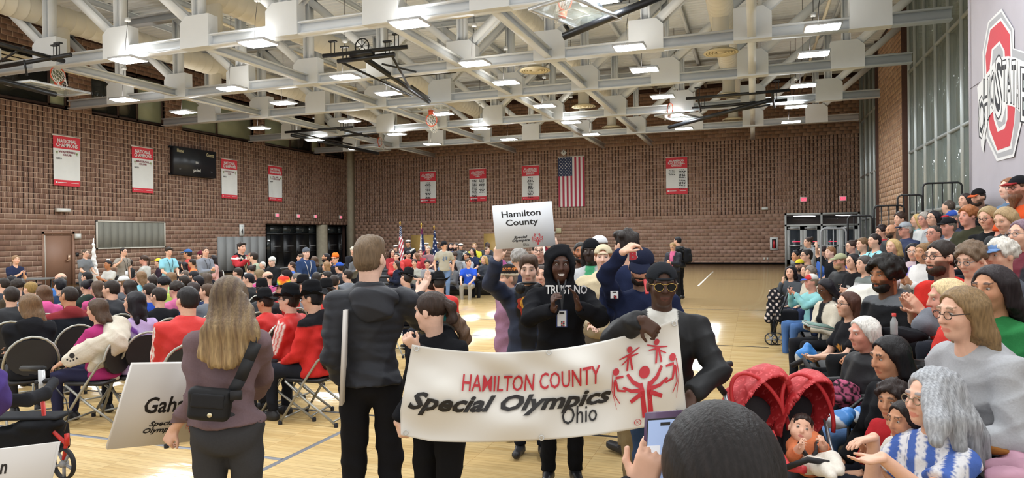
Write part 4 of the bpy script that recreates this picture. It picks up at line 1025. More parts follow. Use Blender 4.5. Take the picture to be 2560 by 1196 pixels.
    for sg in (-1, 1):
        a = arms[0 if sg < 0 else 1] if isinstance(arms, (tuple, list)) else arms
        fd = pn = None; cu = .35; hint = (sg*.55, -.5, -.7)
        if isinstance(a, dict):
            fd = a.get('f'); pn = a.get('n'); cu = a.get('c', .35); hint = a.get('h', hint); tw_ = Matrix.Rotation(-th, 3, 'Z')
            if 'px' in a:      # wrist given as a place in the hall; directions as (image right, up, towards the lens)
                tg = np.array((tw_ @ (at(*a['px'])-Vector(rt)))[:])
                cv_ = lambda q: None if q is None else np.array((tw_ @ (CX*q[0]+Vector((0, 0, q[1]))+CB*q[2]))[:])
                fd, pn = cv_(fd), cv_(pn); hint = cv_(a['h']) if 'h' in a else hint
            else: tg = tor(*a['p'])
        else:
            q = pres[a]; tg = tor(q[0]*sg, q[1], q[2]); 
            if a == 'clap': fd, pn, cu = (-.12*sg, .62, .78), (-sg, .1, 0), .12
            elif a in ('phone', 'film'): fd, pn, cu = (-.5*sg, .55, .6), (-.3*sg, -.6, .5), .9
            elif a == 'lap': fd, pn, cu = (-.35*sg, .9, -.12), (0, -.1, -1), .3
            elif a == 'face': fd, pn = (-.2*sg, .2, .9), (-sg*.4, -.8, 0)
            elif a == 'cross': fd, pn = (-sg, .1, .1), (0, -1, 0)
            elif a == 'down': fd, pn, cu = (0, .12, -1), (-sg, 0, 0), .45
            elif a == 'raise': fd, pn, cu = (-.1*sg, .1, 1), (0, 1, 0), .5
        EL, W = ik(SH[sg], tg, .285*sc, .25*sc, hint); A[sg] = (EL, W, nrm(W-EL) if fd is None else nrm(fd), (0, -1, 0) if pn is None else pn, cu)
    # --- skin
    B = SDF(); m_ = lambda c, r, k=.02, sub=False: B.ell(T(c), np.array(r)*hs_, k*hs_, Mh, sub)
    m_((0, -.012, .032), (.076, .096, .084)); m_((0, .022, -.035), (.06, .07, .078), .03); m_((0, .058, -.088), (.03, .03, .026), .03)
    if bare != 'x':
        for x in (-1, 1):
            m_((x*.036, .062, -.022), (.027, .026, .03), .02); m_((x*.031, .1, .014), (.017, .014, .011), .012, True)
            m_((x*.079, -.004, -.004), (.011, .02, .032), .006); 
        B.cap(T((-.04, .08, .034)), T((.04, .08, .034)), .012*hs_, None, .015*hs_)
        B.cap(T((0, .092, .018)), T((0, .108, -.022)), .0085*hs_, .0125*hs_, .012*hs_); 
        for x in (-1, 1): B.cap(T((x*.011, .096, -.024)), T((x*.012, .09, -.024)), .008*hs_, None, .006*hs_)
        B.cap(T((-.021, .08, -.058)), T((.021, .08, -.058)), .0085*hs_, None, .008*hs_); B.cap(T((-.016, .081, -.068)), T((.016, .081, -.068)), .009*hs_, None, .006*hs_)
    nr = (.046 if f else .053)*sc*(.8+.2*w)
    B.cap(T((0, -.022, -.05)), neck-tdir*.02*sc, nr, nr*1.12, .03*sc)
    [B.cap(neck-tdir*.05*sc, SH[sg]*.95+neck*.05, .04*sc, .022*sc, .03) for sg in (-1, 1)]
    B.ell(tor(0, .02, .42), np.array([.075, .06, .07])*sc, .04)
    sv = tt not in ('tee', 'polo')
    for sg in (-1, 1):
        EL, W, fd, pn, cu = A[sg]
        (B.cap(SH[sg], EL, .022*sc, None, .02), B.cap(EL, EL+(W-EL)*.75, .02*sc, .024*sc, .02), B.cap(EL+(W-EL)*.75, W, .027*sc, .026*sc, .01)) if sv else (B.cap(SH[sg], SH[sg]+(EL-SH[sg])*.55, .026*sc, .036*sc*(.85+.15*w), .02), B.cap(SH[sg]+(EL-SH[sg])*.55, EL, .042*sc*(.85+.15*w), .037*sc, .02), B.cap(EL, W, .038*sc, .026*sc, .02)); hand(B, W, fd, pn, sc*(.95 if not f else .88), cu, -sg)
    # legs
    HJ = {sg: P+np.array([sg*.09*sc*(.7+.3*w), .0, -.02*sc]) for sg in (-1, 1)}
    KN = {}; AN = {}; TO = {}
    for sg in (-1, 1):
        if legs and sg in legs: KN[sg], AN[sg] = [np.array(q, float)*np.array([1, 1, 1]) for q in legs[sg]]; TO[sg] = AN[sg]+np.array([0, .15*sc, -.03*sc])
        elif sit: KN[sg] = P+np.array([sg*.12*sc*w, .42*sc, .0]); AN[sg] = np.array([sg*.11*sc, .44*sc, max(.075*sc, ph-.52*sc)]); TO[sg] = AN[sg]+np.array([0, .15*sc, -.03*sc])
        else: KN[sg] = np.array([sg*.1*sc, .03, .5*sc]); AN[sg] = np.array([sg*.1*sc, -.02, .085*sc]); TO[sg] = AN[sg]+np.array([sg*.02, .16*sc, -.035*sc])
    if bare:
        for sg in (-1, 1): B.cap(HJ[sg], KN[sg], .075*sc*w, .052*sc, .03); B.cap(KN[sg], AN[sg], .05*sc, .034*sc, .03)
    lo, hi = H-np.array([.15]*3)*hs_, H+np.array([.15, .16, .15])*hs_; fine = [(lo, hi, hh_)]
    if zc < 7.5:
        for sg in (-1, 1): W = A[sg][1]+A[sg][2]*.09*sc; fine.append((W-.095*sc, W+.095*sc, hf))
    sk = np.array(lin(SKINS.get(skin, skin)))
    hcx = np.array(lin(hair)); dark = skin in ('d', 'k')
    lipc = sk*np.array([.85, .55, .55]) if not dark else sk*np.array([1.55, 1.05, 1.0])
    bcx = None if not beard else np.array(lin(beard))
    def skincol(v):
        p = T.inv(v); c = np.tile(sk, (len(v), 1)); inhead = (np.abs(p) < .2).all(1)
        x, y, z = np.abs(p[:, 0]), p[:, 1], p[:, 2]; fr = inhead & (y > .03)
        red = np.exp(-(((x-.038)/.022)**2+((z+.022)/.022)**2))*.35+np.exp(-((x/.016)**2+((z+.02)/.016)**2))*.3
        c = c*(1-np.where(fr, red, 0)[:, None]*np.array([.0, .22, .2]))
        zz = z-(9*x*x-.002 if smile else 0); lp = fr & ((x/.027)**2+((zz+.063)/.011)**2 < 1) & (y > .06); c[lp] = lipc
        if smile: tt_ = fr & ((x/.023)**2+((zz+.0625)/.0055)**2 < 1) & (y > .06); c[tt_] = lin('#e8e0d8') if smile > 1 else lipc*.55
        br = fr & (np.abs(z-.034-.08*(x-.03)*0-.006*np.cos((x-.03)*60)) < .006) & (x > .012) & (x < .048); c[br] = hcx*.6+sk*.15
        if zc > 8.5:
            ey = fr & (((x-.031)/.013)**2+((z-.013)/.0075)**2 < 1); c[ey] = sk*.25
        else:
            lid = fr & (((x-.031)/.019)**2+((z-.014)/.012)**2 < 1); c[lid] = c[lid]*.82
        if bcx is not None:
            bd = inhead & (z < -.02-.3*np.maximum(0, .05-x)*(y > .06)) & (y > -.01) & ~lp & ((z < -.045) | (x > .035)) ; c[bd] = c[bd]*.25+bcx*.75
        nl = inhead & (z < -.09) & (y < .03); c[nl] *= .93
        return c
    emit('body', B, min(hb*1.2, .026), None, M_skin, e, fine, colfn=skincol)
    if zc < 8.5 and bare != 'x':
        if 'm' not in EYE: EYE['m'] = eye_proto()
        vs, fs, cs = EYE['m']; vs = np.array(vs)
        for x in (-1, 1):
            q = T((x*.031, .0775, .012)); mm_ = Mh
            mkmesh('eye', (vs*.0102*hs_)@Mh.T+q, fs, M_gloss, e, True, np.array(cs))
    # --- garments
    G = SDF(); k5 = .034*sc; bw = w
    G.ell(tor(0, .005, .33), np.array([(.15 if f else .168)*(.75+.25*bw)+g, .1*(.6+.4*bw)+g, .19+g])*sc, k5)
    if f: 
        for x in (-1, 1): G.ell(tor(x*.065, .085*(.7+.3*bw), .28), np.array([.06, .055, .06])*sc*(.8+.2*bw), k5)
    G.ell(tor(0, .01*bw, .1), np.array([.135*bw+g, .1*bw+g, .19])*sc, k5*1.3)
    G.ell(tor(0, 0, -.03), np.array([.16*hw*(.4+.6*bw)+g+.006, .122*hw*(.3+.7*bw)+g+.006, .15])*sc, k5)
    for sg in (-1, 1): G.cap(neck-tdir*.065*sc+RT@np.array([sg*.03, -.012, 0])*sc, SH[sg]*.97+neck*.03, (.05+g*.8)*sc, (.042+g*.8)*sc, .03*sc)
    if f and not sit: G.ell(P+np.array([0, -.045, -.05])*sc, np.array([.155*hw*(.55+.45*w)+g*.6, .105*hw*(.55+.45*w)+g*.6, .11])*sc, k5)
    G.cap(neck-tdir*.085*sc, neck-tdir*.045*sc+np.array([0, .0, 0]), (.07+g*.7)*sc, (nr/sc+.012)*sc, k5*.6, flat=True)
    sl = tt in ('tee', 'polo')
    for sg in (-1, 1):
        EL, W, fd, pn, cu = A[sg]; ar = .043*(.75+.25*w)
        if sl: G.cap(SH[sg], SH[sg]+(EL-SH[sg])*.72, (ar+.008+g)*sc, (ar+.014+g)*sc, k5*.7, flat=True)
        else:
            G.cap(SH[sg], EL, (ar+.004+g)*sc, (ar-.006+g)*sc, k5*.8); G.cap(EL, EL+(W-EL)*.97, (ar-.006+g)*sc, (.033+g*.7)*sc, k5*.5, flat=True)
            if tt in ('hoodie', 'knit', 'jacket'): G.cap(EL+(W-EL)*.88, EL+(W-EL)*1.0, (.034+g*.75)*sc, (.031+g*.6)*sc, .004, flat=True)
    if tt in ('hoodie', 'jacket', 'coat', 'puffer'):
        if tt == 'hoodie' and not hoodup:
            G.ell(neck+np.array([0, -.085, -.02])*sc, np.array([.115, .06, .075])*sc, .03)
            for a0, a1 in ((-2.6, -1.9), (-1.9, -1.2), (-1.2, -.5), (-.5, .2), (.2, .9)):
                pa_ = lambda a: neck-tdir*.03*sc+np.array([math.cos(a)*.085, math.sin(a)*.075-.02, -.03+.03*math.cos(a+1.57)])*sc
                G.cap(pa_(a0-.75), pa_(a1-.75), .035*sc, None, .03)
            G.ell(neck+np.array([0, -.115, -.07])*sc, np.array([.095, .04, .1])*sc, .03)
        elif not hoodup:
            G.cap(neck-tdir*.06*sc, neck+tdir*.02*sc, (.075+.01)*sc, .072*sc, .02, flat=True)
    if hoodup:
        Mx = Mh; G.ell(T((0, -.03, .02)), np.array([.115, .125, .14])*hs_, .03, Mh); G.cap(T((0, -.03, -.06)), neck-tdir*.04*sc, .11*hs_, .1*sc, .04)
        G.ell(T((0, .1, -.03)), np.array([.078, .12, .115])*hs_, .012, Mh, True)
    hz0 = hem; hem = tor(0, 0, -.08 if not sit else -.07) if tt not in ('coat',) else tor(0, 0, -.2 if not sit else -.1)
    if hz0 is not None: hem = tor(0, 0, hz0)
    G.cut(hem, -tdir)
    qu = .006 if tt == 'puffer' else 0
    tcol = colfn
    if tcol is None and tdet is not None: tcol = lambda v: tdet(v, dict(tor=tor, neck=neck, SH=SH, A=A, sc=sc, P=P, T=T))
    mt = M_shell if tt in ('puffer', 'jacket') else M_fab
    tn = {'tee': 't_shirt', 'polo': 'polo_shirt', 'long': 'long_sleeve_top', 'knit': 'sweater'}.get(tt, tt)
    emit(tn, G, hb, top, mt, e, disp=folds(.0034*sc*(1.3 if tt != 'tee' else 1)*(1.25 if hero else 1), seed, qu), colfn=tcol)
    # trousers / bare legs with shorts
    if bot:
        L = SDF(); gl_ = .012; bw2 = (.55+.45*w)*hw*.965
        L.ell(P+np.array([0, 0, .0])*sc, np.array([.15*bw2+.008, .112*bw2+.006, .13])*sc, k5); L.cut(P+np.array([0, 0, .06*sc if hz0 is None or hz0 < 0 else .11*sc]), (0, 0, 1)); 
        if f and not sit: L.ell(P+np.array([0, -.045, -.06])*sc, np.array([.15*bw2, .1*bw2, .11])*sc, k5)
        for sg in (-1, 1):
            L.cap(HJ[sg], KN[sg], (.085*bw2+gl_)*sc, (.058+gl_)*sc, k5*.6)
            if bare: continue
            L.cap(KN[sg], AN[sg], (.056+gl_)*sc, (.044+gl_)*sc, k5*.6, flat=True)
        emit('trousers' if not bare else 'shorts', L, min(hb*1.5, .04) if not (sit and zc > 6) else .052, bot, M_fab, e, disp=folds(.003*sc, seed+1), colfn=bcol)
        for sg in (-1, 1):
            F_ = SDF(); a, t = AN[sg], TO[sg]; F_.cap(a+np.array([0, -.035, -.035])*sc, t, .042*sc, .038*sc, .02); F_.cap(a, a+np.array([0, 0, -.04])*sc, .044*sc, .045*sc, .02); F_.cut((0, 0, a[2]-.082*sc), (0, 0, -1))
            if zc < (13 if sit else 24): emit('shoe', F_, max(hb, .019), shoe, M_gloss, e)
    # --- hair
    Hs = SDF(); hz_ = hh_*1.25
    long = hs in ('long', 'wavy')
    if hs != 'none' and hair_sdf(Hs, hs, T, hl):
        if hs in ('pony', 'tail') : pass
        emit('hair', Hs, hz_, hair, M_hair, e, disp=strands(T, (.0016 if not long else .0022)*hs_*(1.6 if hs in ('curly', 'afro', 'messy') else 1), 1., long))
        if hs == 'pony':
            Tl = SDF(); b0 = T((0, -.1, .05)); pts = [b0, T((0, -.145, .02)), T((0, -.15, -.06)), T((0, -.13, -.06-hl*.6)), T((0, -.12, -.06-hl))]
            for i in range(4): Tl.cap(pts[i], pts[i+1], (.03-.003*i)*hs_, (.027-.004*i)*hs_, .02)
            emit('ponytail', Tl, hz_, hair, M_hair, e, disp=strands(T, .002*hs_, 1., True))
    if beard and beard != 'stubble':
        Bd = SDF(); Bd.ell(T((0, .035, -.075)), np.array([.063, .065, .055])*hs_, .02, Mh); Bd.ell(T((0, .08, -.045)), np.array([.034, .05, .026])*hs_, .01, Mh, True); Bd.ell(T((0, -.03, .02)), np.array([.09, .09, .1])*hs_, .01, Mh, True)
        if beard_long.get(d): Bd.cap(T((0, .06, -.1)), T((0, .07, -.19)), .045*hs_, .025*hs_, .03)
        Bd.cap(T((-.026, .09, -.05)), T((.026, .09, -.05)), .008*hs_, None, .006)
        emit('beard', Bd, hz_, beard, M_hair, e, disp=strands(T, .0015*hs_))
    # --- hats
    if hat: put_hat(e, hat, T, hs_, hc, hc2, max(hz_, .006), Mh, hatfn)
    if gl: put_glasses(e, T, Mh, hs_, gl)
    if lan: put_lanyard(e, tor, neck, sc, g, lan, w, f)
    return e
beard_long = {}
CX = Vector((math.cos(YAW), math.sin(YAW), 0)); CB = Vector((math.sin(YAW), -math.cos(YAW), 0))
def put_hat(e, kind, T, s, hc, hc2, h, Mh, hatfn=None):
    S = SDF(); q = lambda c, r, k=.01, sub=False, M=None: S.ell(T(c), np.array(r)*s, k*s, Mh if M is None else Mh@M, sub)
    hc2 = hc2 or hc
    if kind in ('cap', 'capback'):
        q((0, -.012, .045), (.089, .108, .092))
        if kind == 'capback': q((0, .1, .052), (.04, .05, .034), .006, True); MB().tube([T((x, .094-x*x*9, .046)) for x in np.linspace(-.045, .045, 7)], .008*s, 6, hc).build('cap_strap', M_fab, e, True)
        S.cut(T((0, 0, .042)), Mh@np.array([0, 0, -1])); emit('cap_crown', S, h, hc, M_fab, e, colfn=None if not hatfn else (lambda v: hatfn(T.inv(v))))
        B = SDF(); sg = 1 if kind == 'cap' else -1; Mb = rotx(-.25*sg)
        B.ell(T((0, sg*.115-.01, .046)), np.array([.078, .085, .011])*s, .01, Mh@Mb); B.ell(T((0, -.012, .045)), np.array([.085, .1, .06])*s, .008, Mh, True); emit('cap_brim', B, h*.8, hc2, M_fab, e)
        if kind == 'capback':
            pass
    elif kind == 'beanie':
        q((0, -.012, .05), (.09, .108, .1)); S.cut(T((0, 0, .03)), Mh@np.array([0, .1, -1])); emit('beanie', S, h, hc, M_fab, e, colfn=None if not hatfn else (lambda v: hatfn(T.inv(v))), disp=lambda v: .0015*np.sin(np.arctan2(T.inv(v)[:, 0], T.inv(v)[:, 1])*40))
        B = SDF(); B.ell(T((0, -.012, .045)), np.array([.094, .112, .06])*s, .01, Mh); B.cut(T((0, 0, .03)), Mh@np.array([0, .1, -1])); B.cut(T((0, 0, .075)), Mh@np.array([0, -.1, 1])); emit('beanie_cuff', B, h, hc2, M_fab, e, colfn=None if not hatfn else (lambda v: hatfn(T.inv(v))))
    elif kind in ('cowboy', 'fedora'):
        w_ = .175 if kind == 'cowboy' else .125
        tp = .03 if kind == 'cowboy' else 0; q((0, -.01, .085), (.086, .102, .075)); q((0, -.01, .115+tp), (.076, .092, .06)); q((0, -.01, .192+tp), (.02, .085, .035), .03, True)
        emit('hat_crown', S, h, hc, M_fab, e, colfn=None if not hatfn else (lambda v: hatfn(T.inv(v))))
        B = SDF(); B.ell(T((0, -.005, .05)), np.array([w_*.92, w_*1.1, .009])*s, .01, Mh); v, f = B.mesh(h*.75)
        if len(f):
            p = T.inv(v); p[:, 2] += (abs(p[:, 0])/w_)**2.4*(.07 if kind == 'cowboy' else .02)-.02*(p[:, 1]/w_)**2; v = np.array([T(a) for a in p]) if 0 else (p*s)@Mh.T+T.c
            mkmesh('hat_brim', v, f, M_fab, e, True, np.tile(lin(hc2), (len(v), 1))); NTRI[0] += 2*len(f)
    elif kind == 'peaked':
        q((0, -.005, .085), (.1, .11, .04)); emit('hat_crown', S, h, hc, M_fab, e)
        B = SDF(); B.ell(T((0, -.01, .055)), np.array([.083, .1, .03])*s, .01, Mh); B.ell(T((0, .085, .04)), np.array([.06, .05, .01])*s, .01, Mh@rotx(-.5)); emit('hat_band', B, h*.8, hc2, M_gloss, e)
    elif kind == 'bow':
        for x in (-1, 1): q((x*.04, -.01, .135), (.04, .02, .028))
        q((0, -.01, .13), (.015, .02, .018)); emit('hair_bow', S, h, hc, M_fab, e)
def put_glasses(e, T, Mh, s, c):
    m = MB(); c = c if isinstance(c, str) else '#22201f'
    for x in (-1, 1):
        cx = x*.033; m.tube([T((cx+.023*math.cos(t), .104-.004*abs(math.cos(t)), .008+.018*math.sin(t))) for t in np.linspace(0, 6.283, 12, endpoint=False)], .0022*s, 4, c, closed=True)
        m.tube([T((x*.056, .1, .012)), T((x*.08, .06, .014)), T((x*.083, -.01, .01))], .0022*s, 4, c)
    m.tube([T((-.011, .105, .012)), T((.011, .105, .012))], .002*s, 4, c); m.build('glasses', M_gloss, e)
def put_lanyard(e, tor, neck, sc, g, c, w, f):
    y0 = (.1*(.6+.4*w)+g+.012)+(.05 if f else .005)
    m = MB()
    for x in (-1, 1): m.tube([neck+np.array([x*.07, -.03, -.01])*sc, tor(x*.075, .065+g, .47), tor(x*.055, y0, .36), tor(0, y0+.01, .12)], .006*sc, 4, c)
    m.build('lanyard', M_fab, e)
    b = tor(0, y0+.015, .04); MB().box(tuple(b-np.array([.045, .004, .075])*sc), tuple(b+np.array([.045, .004, .075])*sc), '#dfe3ea').build('badge', M_gloss, e)
# ================================================================== FURNITURE
M_chairm = mat('chair_metal', '#a5a49b', .35, metal=.5); M_chairb = mat('chair_vinyl', '#1d1c1d', .5); M_rub = mat('rubber', '#17171a', .7)
def make_chair():
    e = empty('folding_chair', (0, 0, 0), 0, 'x', 'chair', 'grey metal folding chairs')
    # back frame: one bent tube per side running from the floor in front, up to the back loop
    loop = [(-.23, .28, .02), (-.225, .02, .42), (-.22, -.12, .62)]+[(.22*math.sin(a), -.16-.05*math.cos(a)*.6, .62+.24*math.cos(a)*1.) for a in np.linspace(-1.45, 1.45, 11)]+[(.22, -.12, .62), (.225, .02, .42), (.23, .28, .02)]
    MB().tube(loop, .0125, 7).build('back_frame', M_chairm, e, True)
    S = SDF(); S.ell((0, -.15, .66), (.2, .035, .17), .01); S.cut((0, -.12, .66), (0, 1, 0))
    v = []; f = []; n = 18
    pts = [(.2*math.sin(a), .66+.175*math.cos(a)) for a in np.linspace(0, 6.283, n, endpoint=False)]
    for yo in (0, -.03):
        for x, z in pts: v.append((x, -.145-.22*(z-.66)*.4-.1*(.04-x*x)+yo, z))
    m = bpy.data.meshes.new('back_panel'); m.from_pydata(v, [], [list(range(n)), list(range(2*n-1, n-1, -1))]+[[i, i+n, (i+1) % n+n, (i+1) % n] for i in range(n)]); m.materials.append(M_chairb)
    o = bpy.data.objects.new('back_panel', m); COL.objects.link(o); o.parent = e
    MB().box((-.2, -.13, .405), (.2, .25, .435)).build('seat', M_chairb, e)
    for s in (-1, 1):
        MB().tube([(s*.2, .24, .41), (s*.205, .02, .24), (s*.205, -.3, .02)], .012, 6).build('rear_leg', M_chairm, e, True)
        MB().lathe([(.02, 0), (.02, .03), (.012, .04)], 8, (s*.205, -.3, 0)).build('foot_cap', M_rub, e)
        MB().lathe([(.02, 0), (.02, .03), (.012, .04)], 8, (s*.23, .28, 0)).build('foot_cap', M_rub, e)
    MB().tube([(-.205, -.26, .045), (.205, -.26, .045)], .01, 6).build('floor_bar', M_chairm, e, True)
    MB().tube([(-.23, .25, .06), (.23, .25, .06)], .01, 6).build('floor_bar', M_chairm, e, True)
    return e
CHAIR = make_chair(); CH_USED = []
def put_chair(loc, th, label):
    c = CHAIR if not CH_USED else copy_tree(CHAIR); CH_USED.append(1)
    c.location = (loc[0], loc[1], 0); c.rotation_euler = (0, 0, th); c['label'] = label; return c
# ------------------------------------------------------------------ wooden stand (bleachers) on the right
M_bl = mat('stand_tan', '#a98f6b', .6, noise=.08, scale=6, stretch=(1, .15, 1)); M_blk = mat('stand_black', '#202124', .6)
st = empty('bleachers', (.35, 8, 0), 0, 'tiered black and tan bleachers under the crowd along the glass wall', 'bleachers')
for i in range(1, 6):
    x = .62+.5*i; zs = .42+.25*i; y0, y1 = (3.0-8, 13.65-8)
    MB().box((x-.12-.35, y0, zs-.06), (x+.14-.35, y1, zs)).build('seat_plank', M_bl, st); MB().box((x-.42-.35, y0, zs-.45), (x+.16-.35, y1, zs-.42)).build('foot_board', M_blk, st)
    MB().box((x-.13-.35, y0, 0), (x-.11-.35, y1, zs-.06)).build('riser', M_blk, st)
MB().box((.62-.35+.0, 3.0-8, .0), (.64-.35, 13.65-8, .3)).build('riser', M_blk, st)
# guard rails at the far end of the stand
YR = 13.7
rails = [((2052, 572), (2115, 568), 'grey end guard rail of the bleachers, lowest', '#8b8e90'), ((2120, 540), (2181, 537), 'black end guard rail of the bleachers, second step', '#141518'), ((2186, 515), (2262, 512), 'black end guard rail of the bleachers, third step', '#141518'), ((2246, 488), (2309, 485), 'black end guard rail of the bleachers, fourth step', '#141518'), ((2311, 458), (2410, 456), 'widest black guard rail of the bleachers, topmost step', '#141518')]
for k, (a, b, lab, c) in enumerate(rails):
    p, q = atY(*a, YR), atY(*b, YR); zt = p.z; z0 = max(.0, zt-1.15); w_ = q.x-p.x
    e = empty('guard_rail', (p.x, YR+.03*k, z0), 0, lab, 'railing', 'bleacher guard rails'); h = zt-z0; m = mat('rail_'+c, c, .4)
    MB().tube([(0, 0, 0), (0, 0, h-.06), (.02, 0, h-.02), (.06, 0, h), (w_-.06, 0, h), (w_-.02, 0, h-.02), (w_, 0, h-.06), (w_, 0, 0)], .017, 7).build('rail_tube', m, e, True)
    n = 3 if w_ < .6 else 5
    for i in range(1, n+1): MB().tube([(w_*i/(n+1), 0, 0), (w_*i/(n+1), 0, h)], .011, 6).build('baluster', m, e, True)
# ------------------------------------------------------------------ low stand at the far court with rows facing the camera
F2 = at(1180, 700, 20.6); yw = YAW
fs = empty('bleachers', (F2.x, F2.y, 0), YAW, 'low dark bleachers under the crowd below the far banners', 'bleachers')
for i in range(4):
    MB().box((-5.2, i*.8-.15, .35+.16*i), (2.2, i*.8+.2, .42+.16*i)).build('seat_plank', M_blk, fs); MB().box((-5.2, i*.8-.05, 0), (2.2, i*.8, .36+.16*i)).build('riser', M_blk, fs)
# folding table by the door
tb = empty('folding_table', at(100, 700, 19), YAW, 'long dark folding table by the brown door', 'table'); tb.location.z = 0
MB().box((-1.3, -.35, .72), (.32, .35, .76)).build('table_top', mat('table_grey', '#5d5d5c', .5), tb)
for x in (-1.1, .1):
    MB().tube([(x, -.3, 0), (x, -.3, .72)], .015, 6).build('leg', M_black, tb); MB().tube([(x, .3, 0), (x, .3, .72)], .015, 6).build('leg', M_black, tb); MB().tube([(x, -.3, .3), (x-.35*(1 if x > 0 else -1), -.3, .7)], .01, 5).build('brace', M_black, tb)
# furled white flag leaning by the door
wf_ = at(235, 690, 18.5); e = empty('furled_flag', (wf_.x, wf_.y, 0), YAW, 'furled white flag on a pole beside the brown door', 'flag')
MB().tube([(0, 0, 0), (0, 0, 1.85)], .014, 6).build('pole', M_lgrey, e); 
v = [(.02, -.02, 1.8), (.02, .02, 1.8), (.14, .05, .9), (-.1, -.06, .9), (.3, .05, .45), (.0, -.05, .35)]
S = SDF(); S.cap((0, 0, 1.78), (0, 0, 1.0), .02, .1, .02, sq=((0, 1, 0), .5)); S.cap((0, 0, 1.0), (.12, 0, .5), .1, .09, .02, sq=((0, 1, 0), .5)); emit('cloth', S, .02, '#e3e4e2', M_fab, e, disp=folds(.008, 3))
# colour guard flags on poles
def guard_flag(px, py, zc, kind, lab):
    t = at(px, py, zc); e = empty('parade_flag', (t.x, t.y, 0), YAW, lab, 'flag', 'parade flags'); H = t.z
    MB().tube([(0, 0, .3), (0, 0, H-.1)], .014, 6).build('pole', mat('gold', '#c9a24a', .3, metal=.6), e); MB().lathe([(.001, H-.12), (.035, H-.08), (.02, H-.03), (.001, H)], 8).build('finial', MATS['gold'], e)
    S = SDF(); S.cap((.01, 0, H-.2), (.03, 0, H-.9), .03, .09, .02, sq=((0, 1, 0), .55)); S.cap((.03, 0, H-.9), (.06, 0, H-1.35), .09, .07, .02, sq=((0, 1, 0), .55))
    def cf(v):
        c = np.tile(lin('#26304f'), (len(v), 1)); z = H-v[:, 2]; x = v[:, 0]
        st_ = np.sin((x*1.0+z*.35)*75) > 0
        if kind == 'us': m = z > .52; c[m & st_] = lin('#b03344'); c[m & ~st_] = lin('#ddd8d4'); d = ~m & (np.sin(z*90)*np.sin(x*90) > .5); c[d] = lin('#d8d8da')
        elif kind == 'ohio': m = (x < .01) & (z > .25); c[m] = lin('#ded9d6'); m = (z > .95); c[m & st_] = lin('#b03344'); c[z < .4] = lin('#5a2340')
        else: d = (np.sin(z*30)*np.sin(x*40) > .75); c[d] = lin('#d8d8da')
        return c
    emit('cloth', S, .016, '#26304f', M_fab, e, disp=folds(.006, int(px)), colfn=cf)
guard_flag(1000, 553, 23.4, 'us', 'striped american parade flag furled on a gold-tipped pole, leftmost of three'); guard_flag(1053, 557, 23.2, 'ohio', 'red white and blue state parade flag on a gold-tipped pole, middle of three'); guard_flag(1085, 563, 23.2, 'blue', 'dark blue parade flag on a gold-tipped pole, rightmost of three')

# ------------------------------------------------------------------ signs and banner carried in the parade
M_foam = mat('foam_board', '#d9dde2', .6); M_foamw = mat('foam_board_warm', '#cfcac4', .6); M_soR = mat('print_red', '#b82632', .5); M_soK = mat('print_black', '#151214', .5)
def so_logo(fn, cx, cy, R_, m, parent, nm='emblem'):
    """ring of five small figures around one large figure with raised arms"""
    pl = [disc2d(cx, cy+R_*.17, R_*.165, 18)]
    pl += strip2d([(cx-.0*R_-.08*R_, cy-R_*.98), (cx-.1*R_, cy-R_*.3), (cx-.14*R_, cy-R_*.1)], R_*.14, R_*.12)+strip2d([(cx+.1*R_, cy-R_*.98), (cx+.1*R_, cy-R_*.3), (cx+.14*R_, cy-R_*.1)], R_*.14, R_*.12)
    for s in (-1, 1):
        pl += strip2d([(cx+s*.13*R_, cy-.18*R_), (cx+s*.36*R_, cy-.02*R_), (cx+s*.52*R_, cy+.22*R_)], R_*.12, R_*.08)
        pl += strip2d([(cx+s*.15*R_, cy-.28*R_), (cx+s*.42*R_, cy-.24*R_), (cx+s*.66*R_, cy-.1*R_)], R_*.11, R_*.06)
        pl += strip2d([(cx+s*.13*R_, cy-.36*R_), (cx+s*.45*R_, cy-.52*R_)], R_*.12, R_*.1)
    for s in (-1, 1):      # upper pair and side pair of figures
        x, y = cx+s*.42*R_, cy+.86*R_
        pl += [disc2d(x, y, R_*.085, 12)]+strip2d([(x-s*.06*R_, y-.55*R_), (x-s*.0*R_, y-.12*R_)], R_*.06)+strip2d([(x+s*.1*R_, y-.55*R_), (x+s*.04*R_, y-.12*R_)], R_*.06)
        pl += strip2d([(x, y-.13*R_), (x-s*.3*R_, y+.0*R_)], R_*.06, R_*.03)+strip2d([(x, y-.18*R_), (x-s*.26*R_, y-.16*R_)], R_*.06, R_*.03)+strip2d([(x, y-.13*R_), (x+s*.32*R_, y-.2*R_)], R_*.06, R_*.03)+strip2d([(x, y-.2*R_), (x+s*.26*R_, y-.36*R_)], R_*.05, R_*.03)
        x, y = cx+s*.86*R_, cy+.35*R_
        pl += [disc2d(x, y, R_*.1, 12)]+strip2d([(x+s*.02*R_, y-.16*R_), (x-s*.22*R_, y-.17*R_)], R_*.07, R_*.06)+strip2d([(x+s*.04*R_, y-.2*R_), (x-s*.06*R_, y-.5*R_), (x-s*.28*R_, y-.56*R_)], R_*.08, R_*.05)+strip2d([(x+s*.06*R_, y-.25*R_), (x+s*.06*R_, y-.6*R_), (x-s*.1*R_, y-.86*R_)], R_*.05, R_*.02)
        pl += strip2d([(x+s*.1*R_, y-.05*R_), (x+s*.13*R_, y-.45*R_), (x+s*.0*R_, y-1.0*R_)], R_*.03, R_*.01)
    return poly_on(nm, pl, fn, m, parent)
